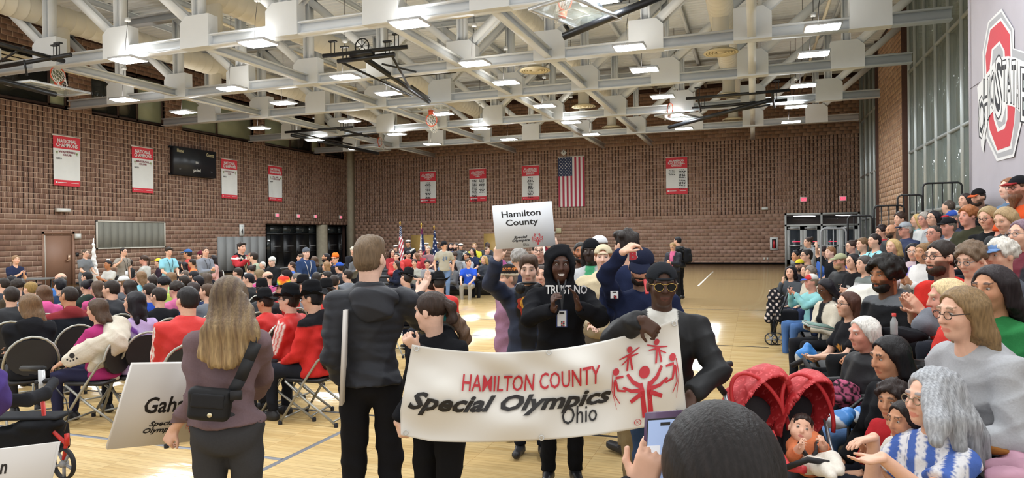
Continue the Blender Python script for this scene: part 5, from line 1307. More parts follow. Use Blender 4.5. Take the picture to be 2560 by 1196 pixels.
def board(name, c3, label, m, prints, thick=.012):
    """c3: top-left, top-right, bottom-left corners in the hall"""
    tl, tr, bl = [Vector(q) for q in c3]; e = empty(name, bl, 0, label, 'sign'); u = tr-tl; v = tl-bl; n = u.cross(v).normalized()
    if n.dot(CP-tl) < 0: n = -n
    vs = [Vector((0, 0, 0)), u, u+v, v]; MB().add([tuple(q) for q in vs]+[tuple(q-n*thick) for q in vs], BOXF[:, ::-1] if u.cross(v).dot(n) > 0 else BOXF).build('panel', m, e)
    prints(lambda a, b: u*a+v*b+n*.002, e)
    return e
def p_ham(fn, e):
    text_on('place_name', 'Hamilton\nCounty', fn, .48, .66, .66, .38, M_soK, e, bold=.015)
    text_on('organisation_name', 'Special\nOlympics', fn, .44, .2, .3, .15, M_soK, e, bold=.03, shear=.25); text_on('state_name', 'Ohio', fn, .52, .07, .1, .06, M_soK, e)
    so_logo(lambda a, b: fn(.72+a*.72, .18+b), 0, 0, .13, M_soR, e)
hs_ = [at(1230, 515, 5.15), at(1378, 503, 5.0), at(1240, 624, 5.15)]
board('county_sign', hs_, 'white county name placard held up above the parade', M_foam, p_ham)
def p_gah(fn, e):
    text_on('place_name', 'Gaha', fn, .44, .5, .42, .2, M_soK, e, bold=.02)
    text_on('organisation_name', 'Special\nOlympics', fn, .47, .22, .36, .16, M_soK, e, bold=.03, shear=.25); text_on('state_name', 'Ohio', fn, .6, .09, .1, .06, M_soK, e); so_logo(lambda a, b: fn(.78+a*.6, .22+b), 0, 0, .1, M_soR, e)
board('county_sign', [at(332, 912, 3.4), at(575, 908, 3.75), at(268, 1125, 3.4)], 'white foam placard reading Gaha carried low by the person in mauve', M_foamw, p_gah, .03)
def p_on(fn, e): text_on('place_name', 'on', fn, .545, .73, .13, .14, M_soK, e, bold=.02)
board('county_sign', [at(-150, 1142, 2.6), at(143, 1108, 2.6), at(-190, 1330, 2.6)], 'white foam placard ending in the letters on, at the bottom left edge', M_foamw, p_on, .02)
board('county_sign', [at(866, 776, 3.68), at(888, 770, 4.2), at(856, 1015, 3.68)], 'white foam placard seen edge on under the arm of the quilted jacket', M_foamw, lambda f, e: None, .018)
# long vinyl banner, sagging between its two carriers
TLb, TRb, BLb, BRb = (1030, 862, 3.36), (1694, 798, 3.35), (988, 1098, 3.3), (1718, 1048, 3.3)
def ban(u, v):
    def edge(a, b, sag, t): return [a[i]+(b[i]-a[i])*t for i in range(3)]+[sag*4*t*(1-t)]
    t = edge(TLb, TRb, 46, u); b = edge(BLb, BRb, 28, u)
    px = t[0]+(b[0]-t[0])*(1-v); py = (t[1]+t[3])+((b[1]+b[3])-(t[1]+t[3]))*(1-v); z = t[2]+(b[2]-t[2])*(1-v)
    if u < .12 and v < .3: px += 14*(1-u/.12)*(1-v/.3); py -= 10*(1-u/.12)*(1-v/.3)
    z += .05*math.sin(u*3.14)*-1+.022*math.sin(9*u+4*v+1)*math.sin(3.1*v+.4)+.014*math.sin(15*u-7*v)+.008*math.sin(24*u+11*v)*v+.012*math.sin(7*u+9*v)*(1-u)+.006*math.sin(31*u+14*v)*math.exp(-((v-.75)/.25)**2)
    return at(px, py, z)
o0 = ban(0, 0); vb = empty('vinyl_banner', o0, 0, 'long white vinyl banner with red lettering and emblem carried by two people', 'banner')
nx, ny = 110, 40; vs = [tuple(ban(i/nx, j/ny)-o0) for j in range(ny+1) for i in range(nx+1)]
fq = [[j*(nx+1)+i, j*(nx+1)+i+1, (j+1)*(nx+1)+i+1, (j+1)*(nx+1)+i] for j in range(ny) for i in range(nx)]
M_vinyl = mat('vinyl', '#d6d3cc', .38, noise=.015, scale=6, spec=.45)
cl = mkmesh('cloth', vs, fq, M_vinyl, vb, True); md = cl.modifiers.new('thickness', 'SOLIDIFY'); md.thickness = .0016; md.offset = -1
def bfn(u, v):
    e_ = 1e-3; p = ban(u, v); n = (ban(u+e_, v)-p).cross(ban(u, v+e_)-p).normalized()
    if n.dot(CP-p) < 0: n = -n
    return p-o0+n*.008
text_on('county_name', 'HAMILTON COUNTY', bfn, .455, .655, .5, .19, M_soR, vb, bold=.01)
text_on('organisation_name', 'Special Olympics', bfn, .385, .4, .72, .24, M_soK, vb, bold=.035, shear=.35); text_on('state_name', 'Ohio', bfn, .63, .245, .125, .2, M_soK, vb, bold=.005)
so_logo(lambda a, b: bfn(.865+a*.3, .5+b*1.0), 0, 0, .4, M_soR, vb)
text_on('registered_mark', 'R', bfn, .83, .07, .008, .03, M_soR, vb)
poly_on('registered_ring', strip2d([(.83+.011*math.cos(t), .07+.032*math.sin(t)) for t in np.linspace(0, 6.283, 14)], .003), bfn, M_soR, vb)
for u, v in ((.985, .97), (.98, .03), (.515, .97), (.5, .03), (.02, .97), (.02, .04)):
    p = bfn(u, v); MB().lathe([(.008, 0), (.012, .002), (.014, 0)], 12, M=Matrix.Translation(p) @ (CM.to_3x3().to_4x4())).build('grommet', M_bframe, vb)
# ------------------------------------------------------------------ rollator at the lower left
rp = at(60, 1190, 5.0); ro = empty('rollator', (rp.x, rp.y, 0), YAW, 'black and red rollator walker at the lower left corner', 'walker')
M_rr = mat('rollator_red', '#c0281f', .3); RL = lambda px, py, z: (Matrix.Rotation(-YAW, 4, 'Z') @ (at(px, py, z)-Vector((rp.x, rp.y, 0))))
def rtube(nm, pts, r, m, n=8): MB().tube([RL(*p) for p in pts], r, n).build(nm, m, ro, True)
rtube('frame_post', [(105, 985, 4.8), (112, 1060, 4.8), (165, 1110, 4.75), (160, 1150, 4.75)], .014, M_rr); rtube('handle_post', [(104, 925, 4.8), (106, 1000, 4.8)], .022, M_bframe); rtube('hand_grip', [(110, 922, 4.8), (55, 922, 5.1)], .02, M_rub)
rtube('brake_cable', [(135, 965, 4.8), (165, 1000, 4.8), (172, 1040, 4.78), (160, 1080, 4.75)], .004, M_black, 5); rtube('fork', [(167, 1085, 4.72), (168, 1115, 4.72)], .016, M_rr); rtube('brake_block', [(90, 958, 4.8), (122, 952, 4.8)], .018, M_rub)
# back strap: curved padded band
S = SDF(); pts = [RL(-60, 1000, 4.6), RL(10, 1002, 4.5), RL(70, 1000, 4.5), RL(112, 985, 4.6), RL(134, 958, 4.75)]
for a, b in zip(pts, pts[1:]): S.cap(a, b, .045, .045, .03, sq=((0, 1, 0), .35))
emit('back_strap', S, .012, '#2b2c30', M_fab, ro)
S = SDF(); S.box(RL(65, 1040, 4.85), (.28, .1, .012), .012, .01); emit('seat', S, .012, '#2a2b2e', M_fab, ro)
S = SDF(); S.box(RL(75, 1100, 4.85), (.22, .12, .1), .03, .03); S.ell(RL(100, 1062, 4.8), (.16, .1, .05), .04); emit('bag', S, .012, '#1d1e21', M_fab, ro, disp=folds(.005, 9))
wc = RL(160, 1160, 4.75)
def wheel(nm, c, rad, par, m=M_rub, ang=0., th=.03):
    Mx = Matrix.Translation(c) @ Matrix.Rotation(ang, 4, 'Z') @ Matrix.Rotation(math.pi/2, 4, 'Y')
    w = MB().lathe([(rad*.86, -th/2), (rad, -th/2*.7), (rad, th/2*.7), (rad*.86, th/2), (rad*.86, -th/2)], 28, M=Mx).build(nm, m, par, True)
    s = MB()
    for k in range(5):
        a = 2*math.pi*k/5; p = Mx @ Vector((math.cos(a)*rad*.88, math.sin(a)*rad*.88, 0)); s.tube([tuple(Mx @ Vector((0, 0, 0))), tuple(p)], .011, 6)
    s.lathe([(.001, -th*.7), (.025, -th*.7), (.025, th*.7), (.001, th*.7)], 10, M=Mx); s.build('spokes', mat('wheel_grey', '#8d8f93', .4), w)
wheel('wheel', wc, .11, ro, ang=1.2)
wheel('wheel', RL(20, 1170, 5.2), .11, ro, ang=1.2)
# ================================================================== PEOPLE
BK, NV, GY, RD = '#1d1e22', '#232a40', '#8b8d90', '#c8322f'
def seg_d(v, a, b):
    ab = b-a; t = np.clip(((v-a)@ab)/(ab@ab), 0, 1); return np.linalg.norm(v-(a+t[:, None]*ab), axis=1), t
def jacket_stripes(base, wh='#e6e0dc'):
    def f(v, J):
        c = np.tile(lin(base), (len(v), 1)); sc = J['sc']
        for sg in (-1, 1):
            EL = J['A'][sg][0]; S0 = J['SH'][sg]; d = EL-S0; d = d/np.linalg.norm(d); q = v-S0; t = (q@d)/np.linalg.norm(EL-S0)
            side = np.array([sg, 0, 0.]); fw = np.cross(d, side); fw = fw/(np.linalg.norm(fw)+1e-6); y = q@fw; near = (np.linalg.norm(q-np.outer(q@d, d), axis=1) < .11*sc) & (t > -.15) & (t < 1)
            c[near & (np.abs(y) < .012*sc)] = lin(wh); c[near & (np.abs(np.abs(y)-.035*sc) < .009*sc)] = lin(wh)
        return c
    return f
def chest_mark(base, mk, z0=.3, z1=.36, hw=.07, dash=0):
    def f(v, J):
        c = np.tile(lin(base), (len(v), 1)); p = (v-J['P'])/J['sc']
        m = (p[:, 1] > .05) & (p[:, 2] > z0) & (p[:, 2] < z1) & (np.abs(p[:, 0]) < hw)
        if dash: m &= np.sin(p[:, 0]*dash)+.6*np.sin(p[:, 2]*dash*1.3+p[:, 0]*dash*.6) > 0
        c[m] = lin(mk); return c
    return f
def inner_shirt(base, inner, hw=.05, lo=.0):
    """open jacket: the shirt below shows in a wedge at the front"""
    def f(v, J):
        c = np.tile(lin(base), (len(v), 1)); p = (v-J['P'])/J['sc']; m = (p[:, 1] > .04) & (np.abs(p[:, 0]) < hw*(.5+.5*np.clip((p[:, 2]-lo)/.5, 0, 1))) & (p[:, 2] > lo); c[m] = lin(inner); return c
    return f
def two_tone(base, upper, zc=.4):
    def f(v, J):
        c = np.tile(lin(base), (len(v), 1)); p = (v-J['P'])/J['sc']; c[p[:, 2] > zc] = lin(upper); return c
    return f
# ------------------------------------------------------------------ seated athletes on folding chairs, left half
ATH = 'seated crowd on folding chairs'
RC = random.Random(5)
def C(d, px, py, **k):
    k.setdefault('s', .9); k.setdefault('seat', .41); k.setdefault('yaw', 140-px/860*22+RC.uniform(-8, 8)); k.setdefault('hd', (RC.uniform(20, 45), RC.uniform(-4, 6))); k.setdefault('grp', ATH); k.setdefault('arms', 'lap'); k.setdefault('w', RC.choice((1, 1.1, 1.2)))
    k.setdefault('bot', RC.choice(('#23262e', '#2b3550', '#3a3b40')))
    return person(d, px, py, **k)
H1, H2, H3, H4, H5 = '#2a211c', '#4d3a2b', '#7a5d40', '#15131a', '#a08a6c'
C('person in black hoodie on the leftmost folding chair, arms crossed', 72, 765, s=.95, hair='#6b5238', hs='long', hl=.1, top=BK, tt='hoodie', gl='#302a26', f=True, arms='cross')
C('person in black jacket at the left edge, second row of chairs', 28, 741, hair=H1, top='#1f2024', tt='jacket', s=.94, w=1.15)
C('person in dark navy jacket with red hood, wearing black glasses', 172, 742, s=.97, hair=H1, hs='buzz', top='#22252c', tt='hoodie', tdet=two_tone('#22252c', '#7d2d30', .44), w=1.35, skin='m', gl=BK)
C('person in pink hooded top behind the black hoodie', 107, 734, hair='#5d4330', hs='long', hl=.16, top='#d25a92', tt='hoodie', f=True)
C('person in magenta t-shirt on a chair draped with a cream blanket', 243, 775, s=.9, hair='#4b392b', hs='long', hl=.06, top='#a8356f', tt='tee', f=True, bot='#2a2b45', yaw=95, hd=(10, 8), w=1.25, arms='knee')
C('person in lilac t-shirt with a purple cross strap', 336, 757, s=.95, hair='#17141a', hs='wavy', hl=.12, top='#b9a3cc', tt='tee', f=True, w=1.2, tdet=lambda v, J: np.where((np.abs((v[:, 0]*.75+(v[:, 2]-J['P'][2]-.3*J['sc'])*.66)) < .02)[:, None], lin('#6b3f8a'), lin('#b9a3cc')))
C('person in black top and glasses right of the lilac t-shirt', 396, 742, hair=H1, top=BK, tt='long', gl=BK)
C('person in large red and white striped track jacket with back to camera', 468, 752, s=1.05, hair='#1d1a1b', top=RD, tt='jacket', w=1.5, tdet=jacket_stripes(RD), bot='#2f3d5c', yaw=150, hd=(30, 0))
C('person in bright blue shirt and glasses behind the row of chairs', 151, 698, hs='fringe', hair='#6d6258', top='#4a7ac2', tt='tee', gl=BK, w=1.2)
C('person in dark top left of the blue shirt', 28, 706, hair=H4, top='#2f3036')
C('person in grey top at the left edge behind the dark top', 8, 712, hair=H1, top='#3d4148')
C('person in navy top in front of the blue shirt', 150, 716, hair=H4, hs='messy', top='#2b3a55')
C('person in dark green hooded top in the third row', 217, 719, hair=H4, hs='bun', top='#2c3a34', tt='hoodie', f=True)
C('person in dark brown top behind the green hooded top', 217, 694, hair='#1b1718', top='#3a332e')
C('person in black jacket with pink sunglasses pushed up', 277, 724, s=.97, hair=H1, top='#26282d', tt='jacket', w=1.3)
C('person in pink top and glasses left of the pushed up sunglasses', 243, 722, hair=H2, hs='long', hl=.05, top='#c45587', gl='#7a4a9a', f=True)
C('person in pale blue top and glasses near the grey panel', 352, 694, hair=H3, hs='long', hl=.12, top='#86c6d6', tt='tee', f=True, gl=BK)
C('person in white cap with light grey top', 308, 709, hair=H3, hat='cap', hc='#d5d6d2', top='#5b5f66')
C('person in charcoal top with shoulders turned behind the lilac t-shirt', 322, 719, hair=H1, hs='long', hl=.15, top='#34363c', f=True)
C('person in light blue top behind the royal blue shirt', 381, 706, hair=H1, top='#7fb9d0', tt='tee')
C('person in royal blue shirt and dark glasses', 373, 729, hair=H1, top='#2b4cab', tt='tee', gl=BK)
C('person in yellow green top with dark hood', 408, 711, hair=H4, hs='curly', top='#aebf5a', tt='tee')
C('person in mint green top near the standing grey sweater', 426, 697, hair=H3, hs='long', hl=.08, top='#b5dca0', tt='tee', f=True)
C('person in brown jacket below the folding table', 42, 718, hair=H1, hs='curly', top='#4a4238')
C('person in light blue shirt below the folding table', 76, 724, hair='#8f7440', hs='short', top='#6f9fc8', tt='tee')
C('person in dark shirt beside the mint top', 462, 690, hair='#5c5048', hs='buzz', top='#3b3e45')
C('person in black shirt turned away below the grey sweater', 484, 692, hair=H4, top='#26272b', beard=H4)
C('person in grey green top with round glasses', 458, 706, hair=H1, top='#66705f', gl=BK, w=1.2)
C('person in navy shirt with thick glasses', 494, 707, hair=H4, top='#29334d', gl=BK)
C('person in beige knitted top right of the thick glasses', 514, 699, hair='#4d3f33', hs='long', hl=.15, top='#a39a8a', f=True)
C('person in pink sweatshirt left of the red track jacket', 440, 726, hair=H1, hs='curly', top='#cf6f9b', tt='hoodie')
C('person in dark blue top right behind the red track jacket', 480, 727, hair='#2c201d', hs='wavy', hl=.05, top='#2c3a5e', f=True)
C('person in grey top just left of the placard carrier in mauve', 517, 731, hair=H2, top='#6d737b', f=True, hs='short')
C('person in black hooded jacket in front of the hockey jersey', 594, 683, hair=H1, top='#1c1d20', tt='jacket')
C('person in dark plum top beside the hooded jacket', 627, 677, hair=H1, hs='bun', top='#33272c', f=True)
C('person in pink sweater with glasses in the middle rows', 648, 688, hair='#7d6a4d', hs='long', hl=.05, top='#c9588c', f=True, gl=BK)
C('person in black leather jacket left of the pink sweater', 620, 700, hair=H4, top='#17181b', tt='jacket')
C('person in pink polo in the middle rows', 668, 694, hair=H1, hs='fringe', top='#cf5e8d', tt='polo', w=1.2)
C('person in black beanie looking up', 714, 693, hat='beanie', hc='#2a2527', hair=H1, top='#2a2b30', hd=(40, -15), skin='p')
C('person in light grey top behind the rainbow hat', 742, 699, hair='#6b6660', hs='short', top='#9aa0a6')
C('person in charcoal zip jacket with back to camera', 791, 697, hair='#2f2a26', top='#34373c', tt='jacket', yaw=160, hd=(0, 0))
C('person in black puffer jacket near the concrete column', 836, 705, hair=H1, top='#1d1f24', tt='puffer', w=1.2, yaw=170, hd=(0, 0))
C('person in dark green jacket left of the puffer jacket', 817, 694, hair='#27221f', top='#2c3533', tt='jacket')
C('person in grey fleece beside the quilted jacket carrier', 868, 690, hair=H1, top='#70757c', tt='jacket', yaw=140)
C('person in black cowboy hat and black jacket seen from behind', 655, 728, hat='cowboy', hc='#161719', hair=H1, top='#202126', tt='jacket', yaw=165, hd=(10, 0))
C('person in black cowboy hat and red jacket, nearest of the hats', 662, 757, s=.86, hat='cowboy', hc='#191a1d', hair='#2a1d18', hs='short', top=RD, tt='jacket', tdet=jacket_stripes(RD), hd=(20, 6), skin='m', yaw=115)
C('person in tipped black cowboy hat and striped red jacket, holding a drink', 722, 752, s=.96, hat='cowboy', hc='#17181b', hair=H1, top=RD, tt='jacket', tdet=jacket_stripes(RD), gl='#6a6a70', arms='phone', yaw=100, hd=(10, -6), skin='p')
C('person in studded black cowboy hat, dark hood and red jacket', 780, 748, s=1.0, hat='cowboy', hc='#141518', hair=H4, top=RD, tt='hoodie', tdet=two_tone(RD, '#1c1b1f', .43), gl=BK, w=1.25, yaw=105, hd=(10, 6))
rb = ['#e2473a', '#f08a32', '#f2d24a', '#7cc04f', '#3e63c0', '#7b3fa0']
C('person in rainbow cowboy hat and red jacket', 708, 723, hat='cowboy', hatfn=lambda p: np.array([lin(c) for c in rb])[np.clip(((np.hypot(p[:, 0], (p[:, 2]-.06)*1.1))/.024).astype(int), 0, 5)][:, :][:, :] if 0 else np.array([lin(c) for c in rb[::-1]])[np.clip(((np.hypot(p[:, 0], (p[:, 2]-.06)))/.02).astype(int), 0, 5)], hc='#e2473a', hc2='#3a2c5e', hair=H1, top=RD, tt='jacket')
C('person in grey collared shirt and black hat behind the rainbow hat', 757, 716, hat='cowboy', hc='#1a1b1e', hair='#6b655e', top='#9aa3ab', gl=BK)
C('person in black cowboy hat and red jacket beside the quilted jacket', 814, 729, hat='cowboy', hc='#17181a', hair=H1, top=RD, tt='jacket', yaw=140)
C('person in red jacket and black cowboy hat lying low by the far lane', 1098, 712, s=.95, hat='cowboy', hc='#161719', hair=H1, top=RD, tt='jacket', yaw=165, hd=(0, 20))
C('person in red jacket and tilted black cowboy hat left of the pointing hand', 1016, 697, s=.95, hat='cowboy', hc='#17181b', hair=H1, top='#26272c', yaw=150, hd=(20, 0, 20))
C('person in black felt hat under the pointing hand', 1074, 714, s=.93, hat='cowboy', hc='#202126', hair=H1, top='#2a2b30', yaw=150)
# people seated behind, along the left wall
def D(d, px, py, zc, **k):
    k.setdefault('st', 'sit'); k.setdefault('grp', 'seated crowd along the left wall'); k.setdefault('yaw', 60+RC.uniform(-20, 20)); return person(d, px, py, zc, **k)
D('person in grey baseball shirt with a white hair bow', 270, 662, 17.5, hair=H4, hat='bow', hc='#e8e8e6', top='#b9b9b4', tt='tee', yaw=20, f=True, arms='clap', skin='t', tdet=chest_mark('#b9b9b4', '#33343a', .18, .3, .06, 60))
D('person in pale grey tee seated side on, hands together', 359, 650, 18.5, hair='#3d2c22', hs='pony', hl=.1, top='#b4b4ae', tt='tee', yaw=85, f=True, gl=BK, w=1.4, arms='knee', skin='r', bot=BK)
D('person in yellow cap seated by the light blue polo', 395, 657, 19, hat='cap', hc='#e0cf3d', hair=H1, top='#3b2d3a')
D('person in dark clothes seated between the polo shirts', 322, 658, 19, hair=H1, top='#2c2f31', yaw=40)
D('person in red jacket and blue cap by the left wall', 469, 632, 21, hat='cap', hc='#3e6196', hair=H1, top='#b03b36', tt='jacket', skin='m', yaw=80)
D('person in pink top behind the standing grey sweater', 533, 648, 20, hair='#1a1418', hs='long', hl=.12, top='#c79a97', f=True, skin='k', arms='phone', yaw=50)
D('person in black jacket seated under the red jacket', 446, 664, 18, hair=H4, hs='long', hl=.1, top='#202125', f=True)
D('person in dark knit seated left of the orange top', 460, 665, 18, hair=H4, hs='wavy', hl=.1, top='#28252a', f=True)
D('person in orange top seated behind the grey sweater', 480, 658, 18, hair=H1, top='#d07a4a', tt='tee', skin='m')
D('person in maroon hood behind the grey sweater', 502, 640, 20.5, hair=H1, hat='beanie', hc='#5e2430', top='#5e2430')
D('person in olive sweatshirt with arms at the head', 633, 640, 18, hair=H1, top='#97a08a', arms=('face', 'face'), yaw=90, lean=20)
D('person in black coat and white knitted cap', 680, 655, 17.5, hair='#bdbab4', hs='short', hat='beanie', hc='#c9c9c6', top='#1c1d20', tt='coat', yaw=25, skin='p', gl=BK)
D('person in black coat left of the white knitted cap', 656, 664, 18, hair='#c6c3bc', hs='short', top='#232428', tt='coat', yaw=40)
D('person in royal blue clapping in front of the dark doors', 729, 665, 17, hair='#3a2a24', top='#4468b8', tt='tee', f=True, gl=BK, arms='clap', yaw=75, tdet=inner_shirt('#4468b8', '#d5d2cc'))
D('person in dark shirt left of the standing blue hoodie', 751, 645, 20, hair=H2, top='#3b3f47')
D('person in charcoal jacket right of the standing blue hoodie', 785, 652, 18, hair=H2, hs='long', hl=.06, top='#2a2d31', yaw=120)
D('person in black tee looking up by the concrete column', 815, 645, 18.5, hair=H4, beard=H4, top='#25262a', yaw=70, hd=(0, -10), skin='m')
D('person in bright orange hat by the dark doors', 838, 648, 17.5, hat='fedora', hc='#e8762b', hair=H1, top='#24262c', yaw=15, gl=BK, arms=('lap', 'face'))
D('person in olive jacket below the black tee', 815, 666, 16, hair='#8a6a48', hs='long', hl=.18, top='#4a4838', f=True, yaw=90)
D('person in blue cap and dark jacket near the orange hat', 848, 670, 14.5, hat='cap', hc='#2f55b0', hair=H1, top='#23262c', tt='jacket', yaw=110)
# ------------------------------------------------------------------ standing helpers on the left
def S_(d, px, py, zc, **k): k.setdefault('grp', 'people standing behind the seated crowd'); return person(d, px, py, zc, 'stand', **k)
S_('standing person in navy t-shirt clapping at the left edge', 40, 650, 15.5, yaw=-70, hair='#8a6d4f', hs='pony', hl=.12, top='#232a44', tt='tee', f=True, w=1.35, arms='clap', lean=12, hd=(-10, 0))
S_('standing person in grey polo shirt beside the brown door', 214, 634, 18.2, yaw=-80, hair='#54483c', top='#6d7073', tt='polo', bot='#5d6166', gl='#888888', hd=(-10, 0))
S_('standing person in taupe polo shirt waving', 309, 630, 18, yaw=-75, hair=H1, top='#8c857c', tt='polo', gl=BK, arms=('down', {'p': (.3, .25, .42), 'f': (0, .2, 1), 'n': (-.3, 1, 0), 'c': .1}), w=1.1, lan=BK)
S_('standing person in light blue polo shirt', 422, 630, 16.5, yaw=-60, hair=H1, hs='messy', top='#88c2d2', tt='polo', bot='#3d4655', lan=BK, hd=(-10, 12))
S_('standing person in grey sweater with a lanyard', 514, 630, 16.2, yaw=-65, hair='#4b3529', top='#80858f', tt='knit', w=1.15, lan=BK, arms='phone', bot='#3b3f4a', hd=(-20, 0))
hj = S_('standing person in black and red hockey jersey holding up a phone', 604, 620, 15.2, yaw=-70, hair='#2b211d', hs='messy', top='#16171b', tt='hoodie', w=1.15, arms=('down', {'p': (.16, .34, .42), 'f': (0, .3, 1), 'n': (0, 1, .2), 'c': .3}), hd=(-10, 0), lan='#d8cfa8',
   tdet=lambda v, J: (lambda p: np.where(((p[:, 2] > .425) & (p[:, 2] < .455) & (np.abs(p[:, 0]) > .06))[:, None], lin('#e3e0dc'), np.where(((p[:, 2] > .27) & (np.abs(p[:, 0]) > .13))[:, None], lin('#a92f36'), lin('#16171b'))))((v-J['P'])/J['sc']))
S_('standing person in navy blue hoodie near the dark doors', 766, 634, 14.5, yaw=-50, hair='#53473b', hs='short', hat='beanie', hc='#5b6068', top='#2d4064', tt='hoodie', lan='#d8d8d8', hd=(-10, 0), skin='p')
S_('standing person in grey t-shirt, jeans and black cap by the far stand', 1110, 614, 19, yaw=-10, hair=H1, hat='cap', hc=BK, top='#a8a496', tt='tee', bot='#6b86b0', arms='down', hd=(-35, 15), w=1.1, tdet=chest_mark('#a8a496', '#5a6f8a', .22, .36, .08, 70), shoe='#cfcfcf')
S_('standing person in dark jacket with a bowed head near the corner', 892, 643, 18, yaw=-40, hair='#1d1719', hs='long', hl=.22, top='#6a6d72', tt='long', f=True, lean=35, hd=(0, 40), arms='phone')
S_('standing person in black with light hat near the corner column', 882, 628, 19.5, yaw=-20, hair='#8b857c', hat='beanie', hc='#c8bfae', top='#24252a')
S_('standing person in navy jacket over a pink shirt, looking down', 1682, 617, 17.8, yaw=40, hair='#a08258', hs='short', top='#20222c', tt='jacket', gl=BK, tdet=inner_shirt('#20222c', '#d0628e', .07), arms='phone', hd=(0, 25), bot='#1c1d22', skin='l')
S_('standing person in black jacket with a backpack behind the pink shirt', 1694, 603, 18.6, yaw=130, hair=H4, hs='short', top='#1c1d21', tt='jacket', bot='#1c1d22')
# ------------------------------------------------------------------ far stand, rows facing the camera
def F_(d, px, py, zc, **k):
    k.setdefault('s', .97); k.setdefault('st', 'bl'); k.setdefault('grp', 'crowd on the far stand'); k.setdefault('yaw', RC.uniform(-35, 35)); k.setdefault('arms', RC.choice(('lap', 'phone', 'knee'))); return person(d, px, py, zc, **k)
F_('person in royal blue t-shirt and grey trousers in front of the far stand', 1171, 657, 19.6, hair=H2, top='#2f57c8', tt='tee', bot='#9a968d', arms='knee', yaw=10, hd=(50, 0), w=1.1, tdet=chest_mark('#2f57c8', '#d8dce8', .26, .33, .08, 90), shoe='#4a4f5a')
F_('person in dark jacket and white shoes at the end of the far stand', 1210, 650, 20, hair='#a98c5c', hs='long', hl=.12, top='#2b3038', tt='jacket', f=True, yaw=40, bot='#17181b', shoe='#e3e0d6')
F_('person in grey hoodie with crossed legs in front of the far stand', 1131, 664, 20, hair='#241b1c', hs='long', hl=.25, top='#64666a', tt='hoodie', f=True, yaw=50, hd=(0, 15), bot=BK, arms='phone')
F_('person in grey t-shirt in the front row of the far stand', 1068, 660, 20, hair='#2b2020', hs='bun', top='#8f9196', tt='tee', f=True, hd=(0, 15), tdet=chest_mark('#8f9196', '#3f5fae', .2, .3, .08, 70))
F_('person in pale grey tee with a sash in the front row', 1036, 658, 20, hair='#2b2224', hs='pony', hl=.1, top='#a5a79f', tt='tee', f=True)
F_('person in navy hoodie in the front row of the far stand', 991, 662, 19.6, hair='#33211f', hs='long', hl=.05, top='#1f2538', tt='hoodie', f=True, gl=BK, yaw=60)
F_('person in red jacket laughing on the far stand', 991, 643, 20.6, hair='#3a2a22', top='#c03a38', tt='jacket', f=True, smile=2, w=1.2)
F_('person in red jacket bending over a phone', 1021, 637, 21, hair=H4, top='#bb3330', tt='jacket', hd=(0, 30))
F_('person in red jacket turned left in the middle of the far stand', 1040, 642, 20.8, hair='#6d4c38', hs='long', hl=.04, top='#b83a3a', tt='jacket', yaw=70, f=True)
F_('person in dark red jacket right of the bent red jacket', 1050, 634, 21.6, hair='#5a3a2c', top='#a8303a', tt='jacket')
F_('person in dark red top with glasses at the left of the far stand', 981, 633, 21.6, hair='#3a2722', hs='long', hl=.06, top='#8e2f33', f=True, gl=BK)
F_('person in dusty mauve tee upright on the far stand', 1070, 624, 21.8, hair='#a9a095', top='#8b6d70', tt='tee', f=True, w=1.2, yaw=20)
F_('person in grey hoodie with head lowered on the far stand', 1136, 640, 21, hair='#39291f', hs='curly', top='#8a8b8d', tt='hoodie', hd=(0, 40))
F_('person in light grey shirt behind the royal blue t-shirt', 1167, 641, 21, hair=H4, top='#a4a9b0', tt='tee', skin='m', yaw=40)
F_('person in blue shirt with a long dark coat on the far stand', 1127, 617, 23, hair=H4, hs='long', hl=.06, top='#3a59a8', beard=H4)
F_('person in charcoal hoodie in the upper row of the far stand', 1140, 617, 22.6, hair=H1, hs='buzz', beard='#3a2a22', top='#4a4d50', tt='hoodie', yaw=40)
F_('person in navy tee laughing in the upper row', 1181, 630, 22, hair='#1b1718', hs='long', hl=.04, top='#26304a', tt='tee', smile=2, yaw=25)
F_('person in yellow and black jersey in the upper row', 1186, 616, 23, hair='#8a6a45', top='#d3cf45', tt='long', tdet=chest_mark('#c9c43e', '#22232a', .1, .34, .1))
F_('person in grey jacket beside the tan door', 1218, 627, 22, hair='#5b4a3a', top='#4b515c', tt='jacket', yaw=-40)
F_('person in black jacket against the tan door', 1219, 614, 23.4, hair=H4, hs='buzz', top='#2b2d33', tt='jacket', skin='k', yaw=-40)
F_('person in plum pink top below the raised placard', 1254, 636, 20.6, hair='#5c4233', hs='wavy', hl=.05, top='#a5558a', f=True, yaw=-60)
F_('person in grey top at the right end of the far stand', 1284, 640, 21, hair='#5a4a3c', top='#7b8088', yaw=-50)
# colour guard
for k, (x, y, z, dd_) in enumerate(((1020, 609, 23.6, 'dark dress uniform and white cap, holding the left flag'), (989, 621, 23.8, 'dark dress uniform and white cap at the far left'), (1066, 615, 23.8, 'dark dress uniform and white cap behind the middle flag'), (1090, 613, 23.8, 'dark dress uniform and white cap behind the right flag'), (1152, 617, 24.2, 'dark dress uniform and white cap at the far right'))):
    person('colour guard in '+dd_, x, y, z, 'stand', yaw=RC.uniform(-20, 20), hair=H1, hat='peaked', hc='#e6e4de', hc2='#15161a', top='#16181f', tt='jacket', bot='#16181f', arms=('down', 'phone'), grp='colour guard', skin=('m', 'l', 'l', 'm', 'l')[k],
           tdet=lambda v, J: (lambda p: np.where(((np.abs(p[:, 2]-.06) < .022) | ((np.abs(p[:, 0]*.8+p[:, 2]-.3) < .03) & (p[:, 1] > .03)))[:, None], lin('#d9d7d0'), lin('#16181f')))((v-J['P'])/J['sc']))
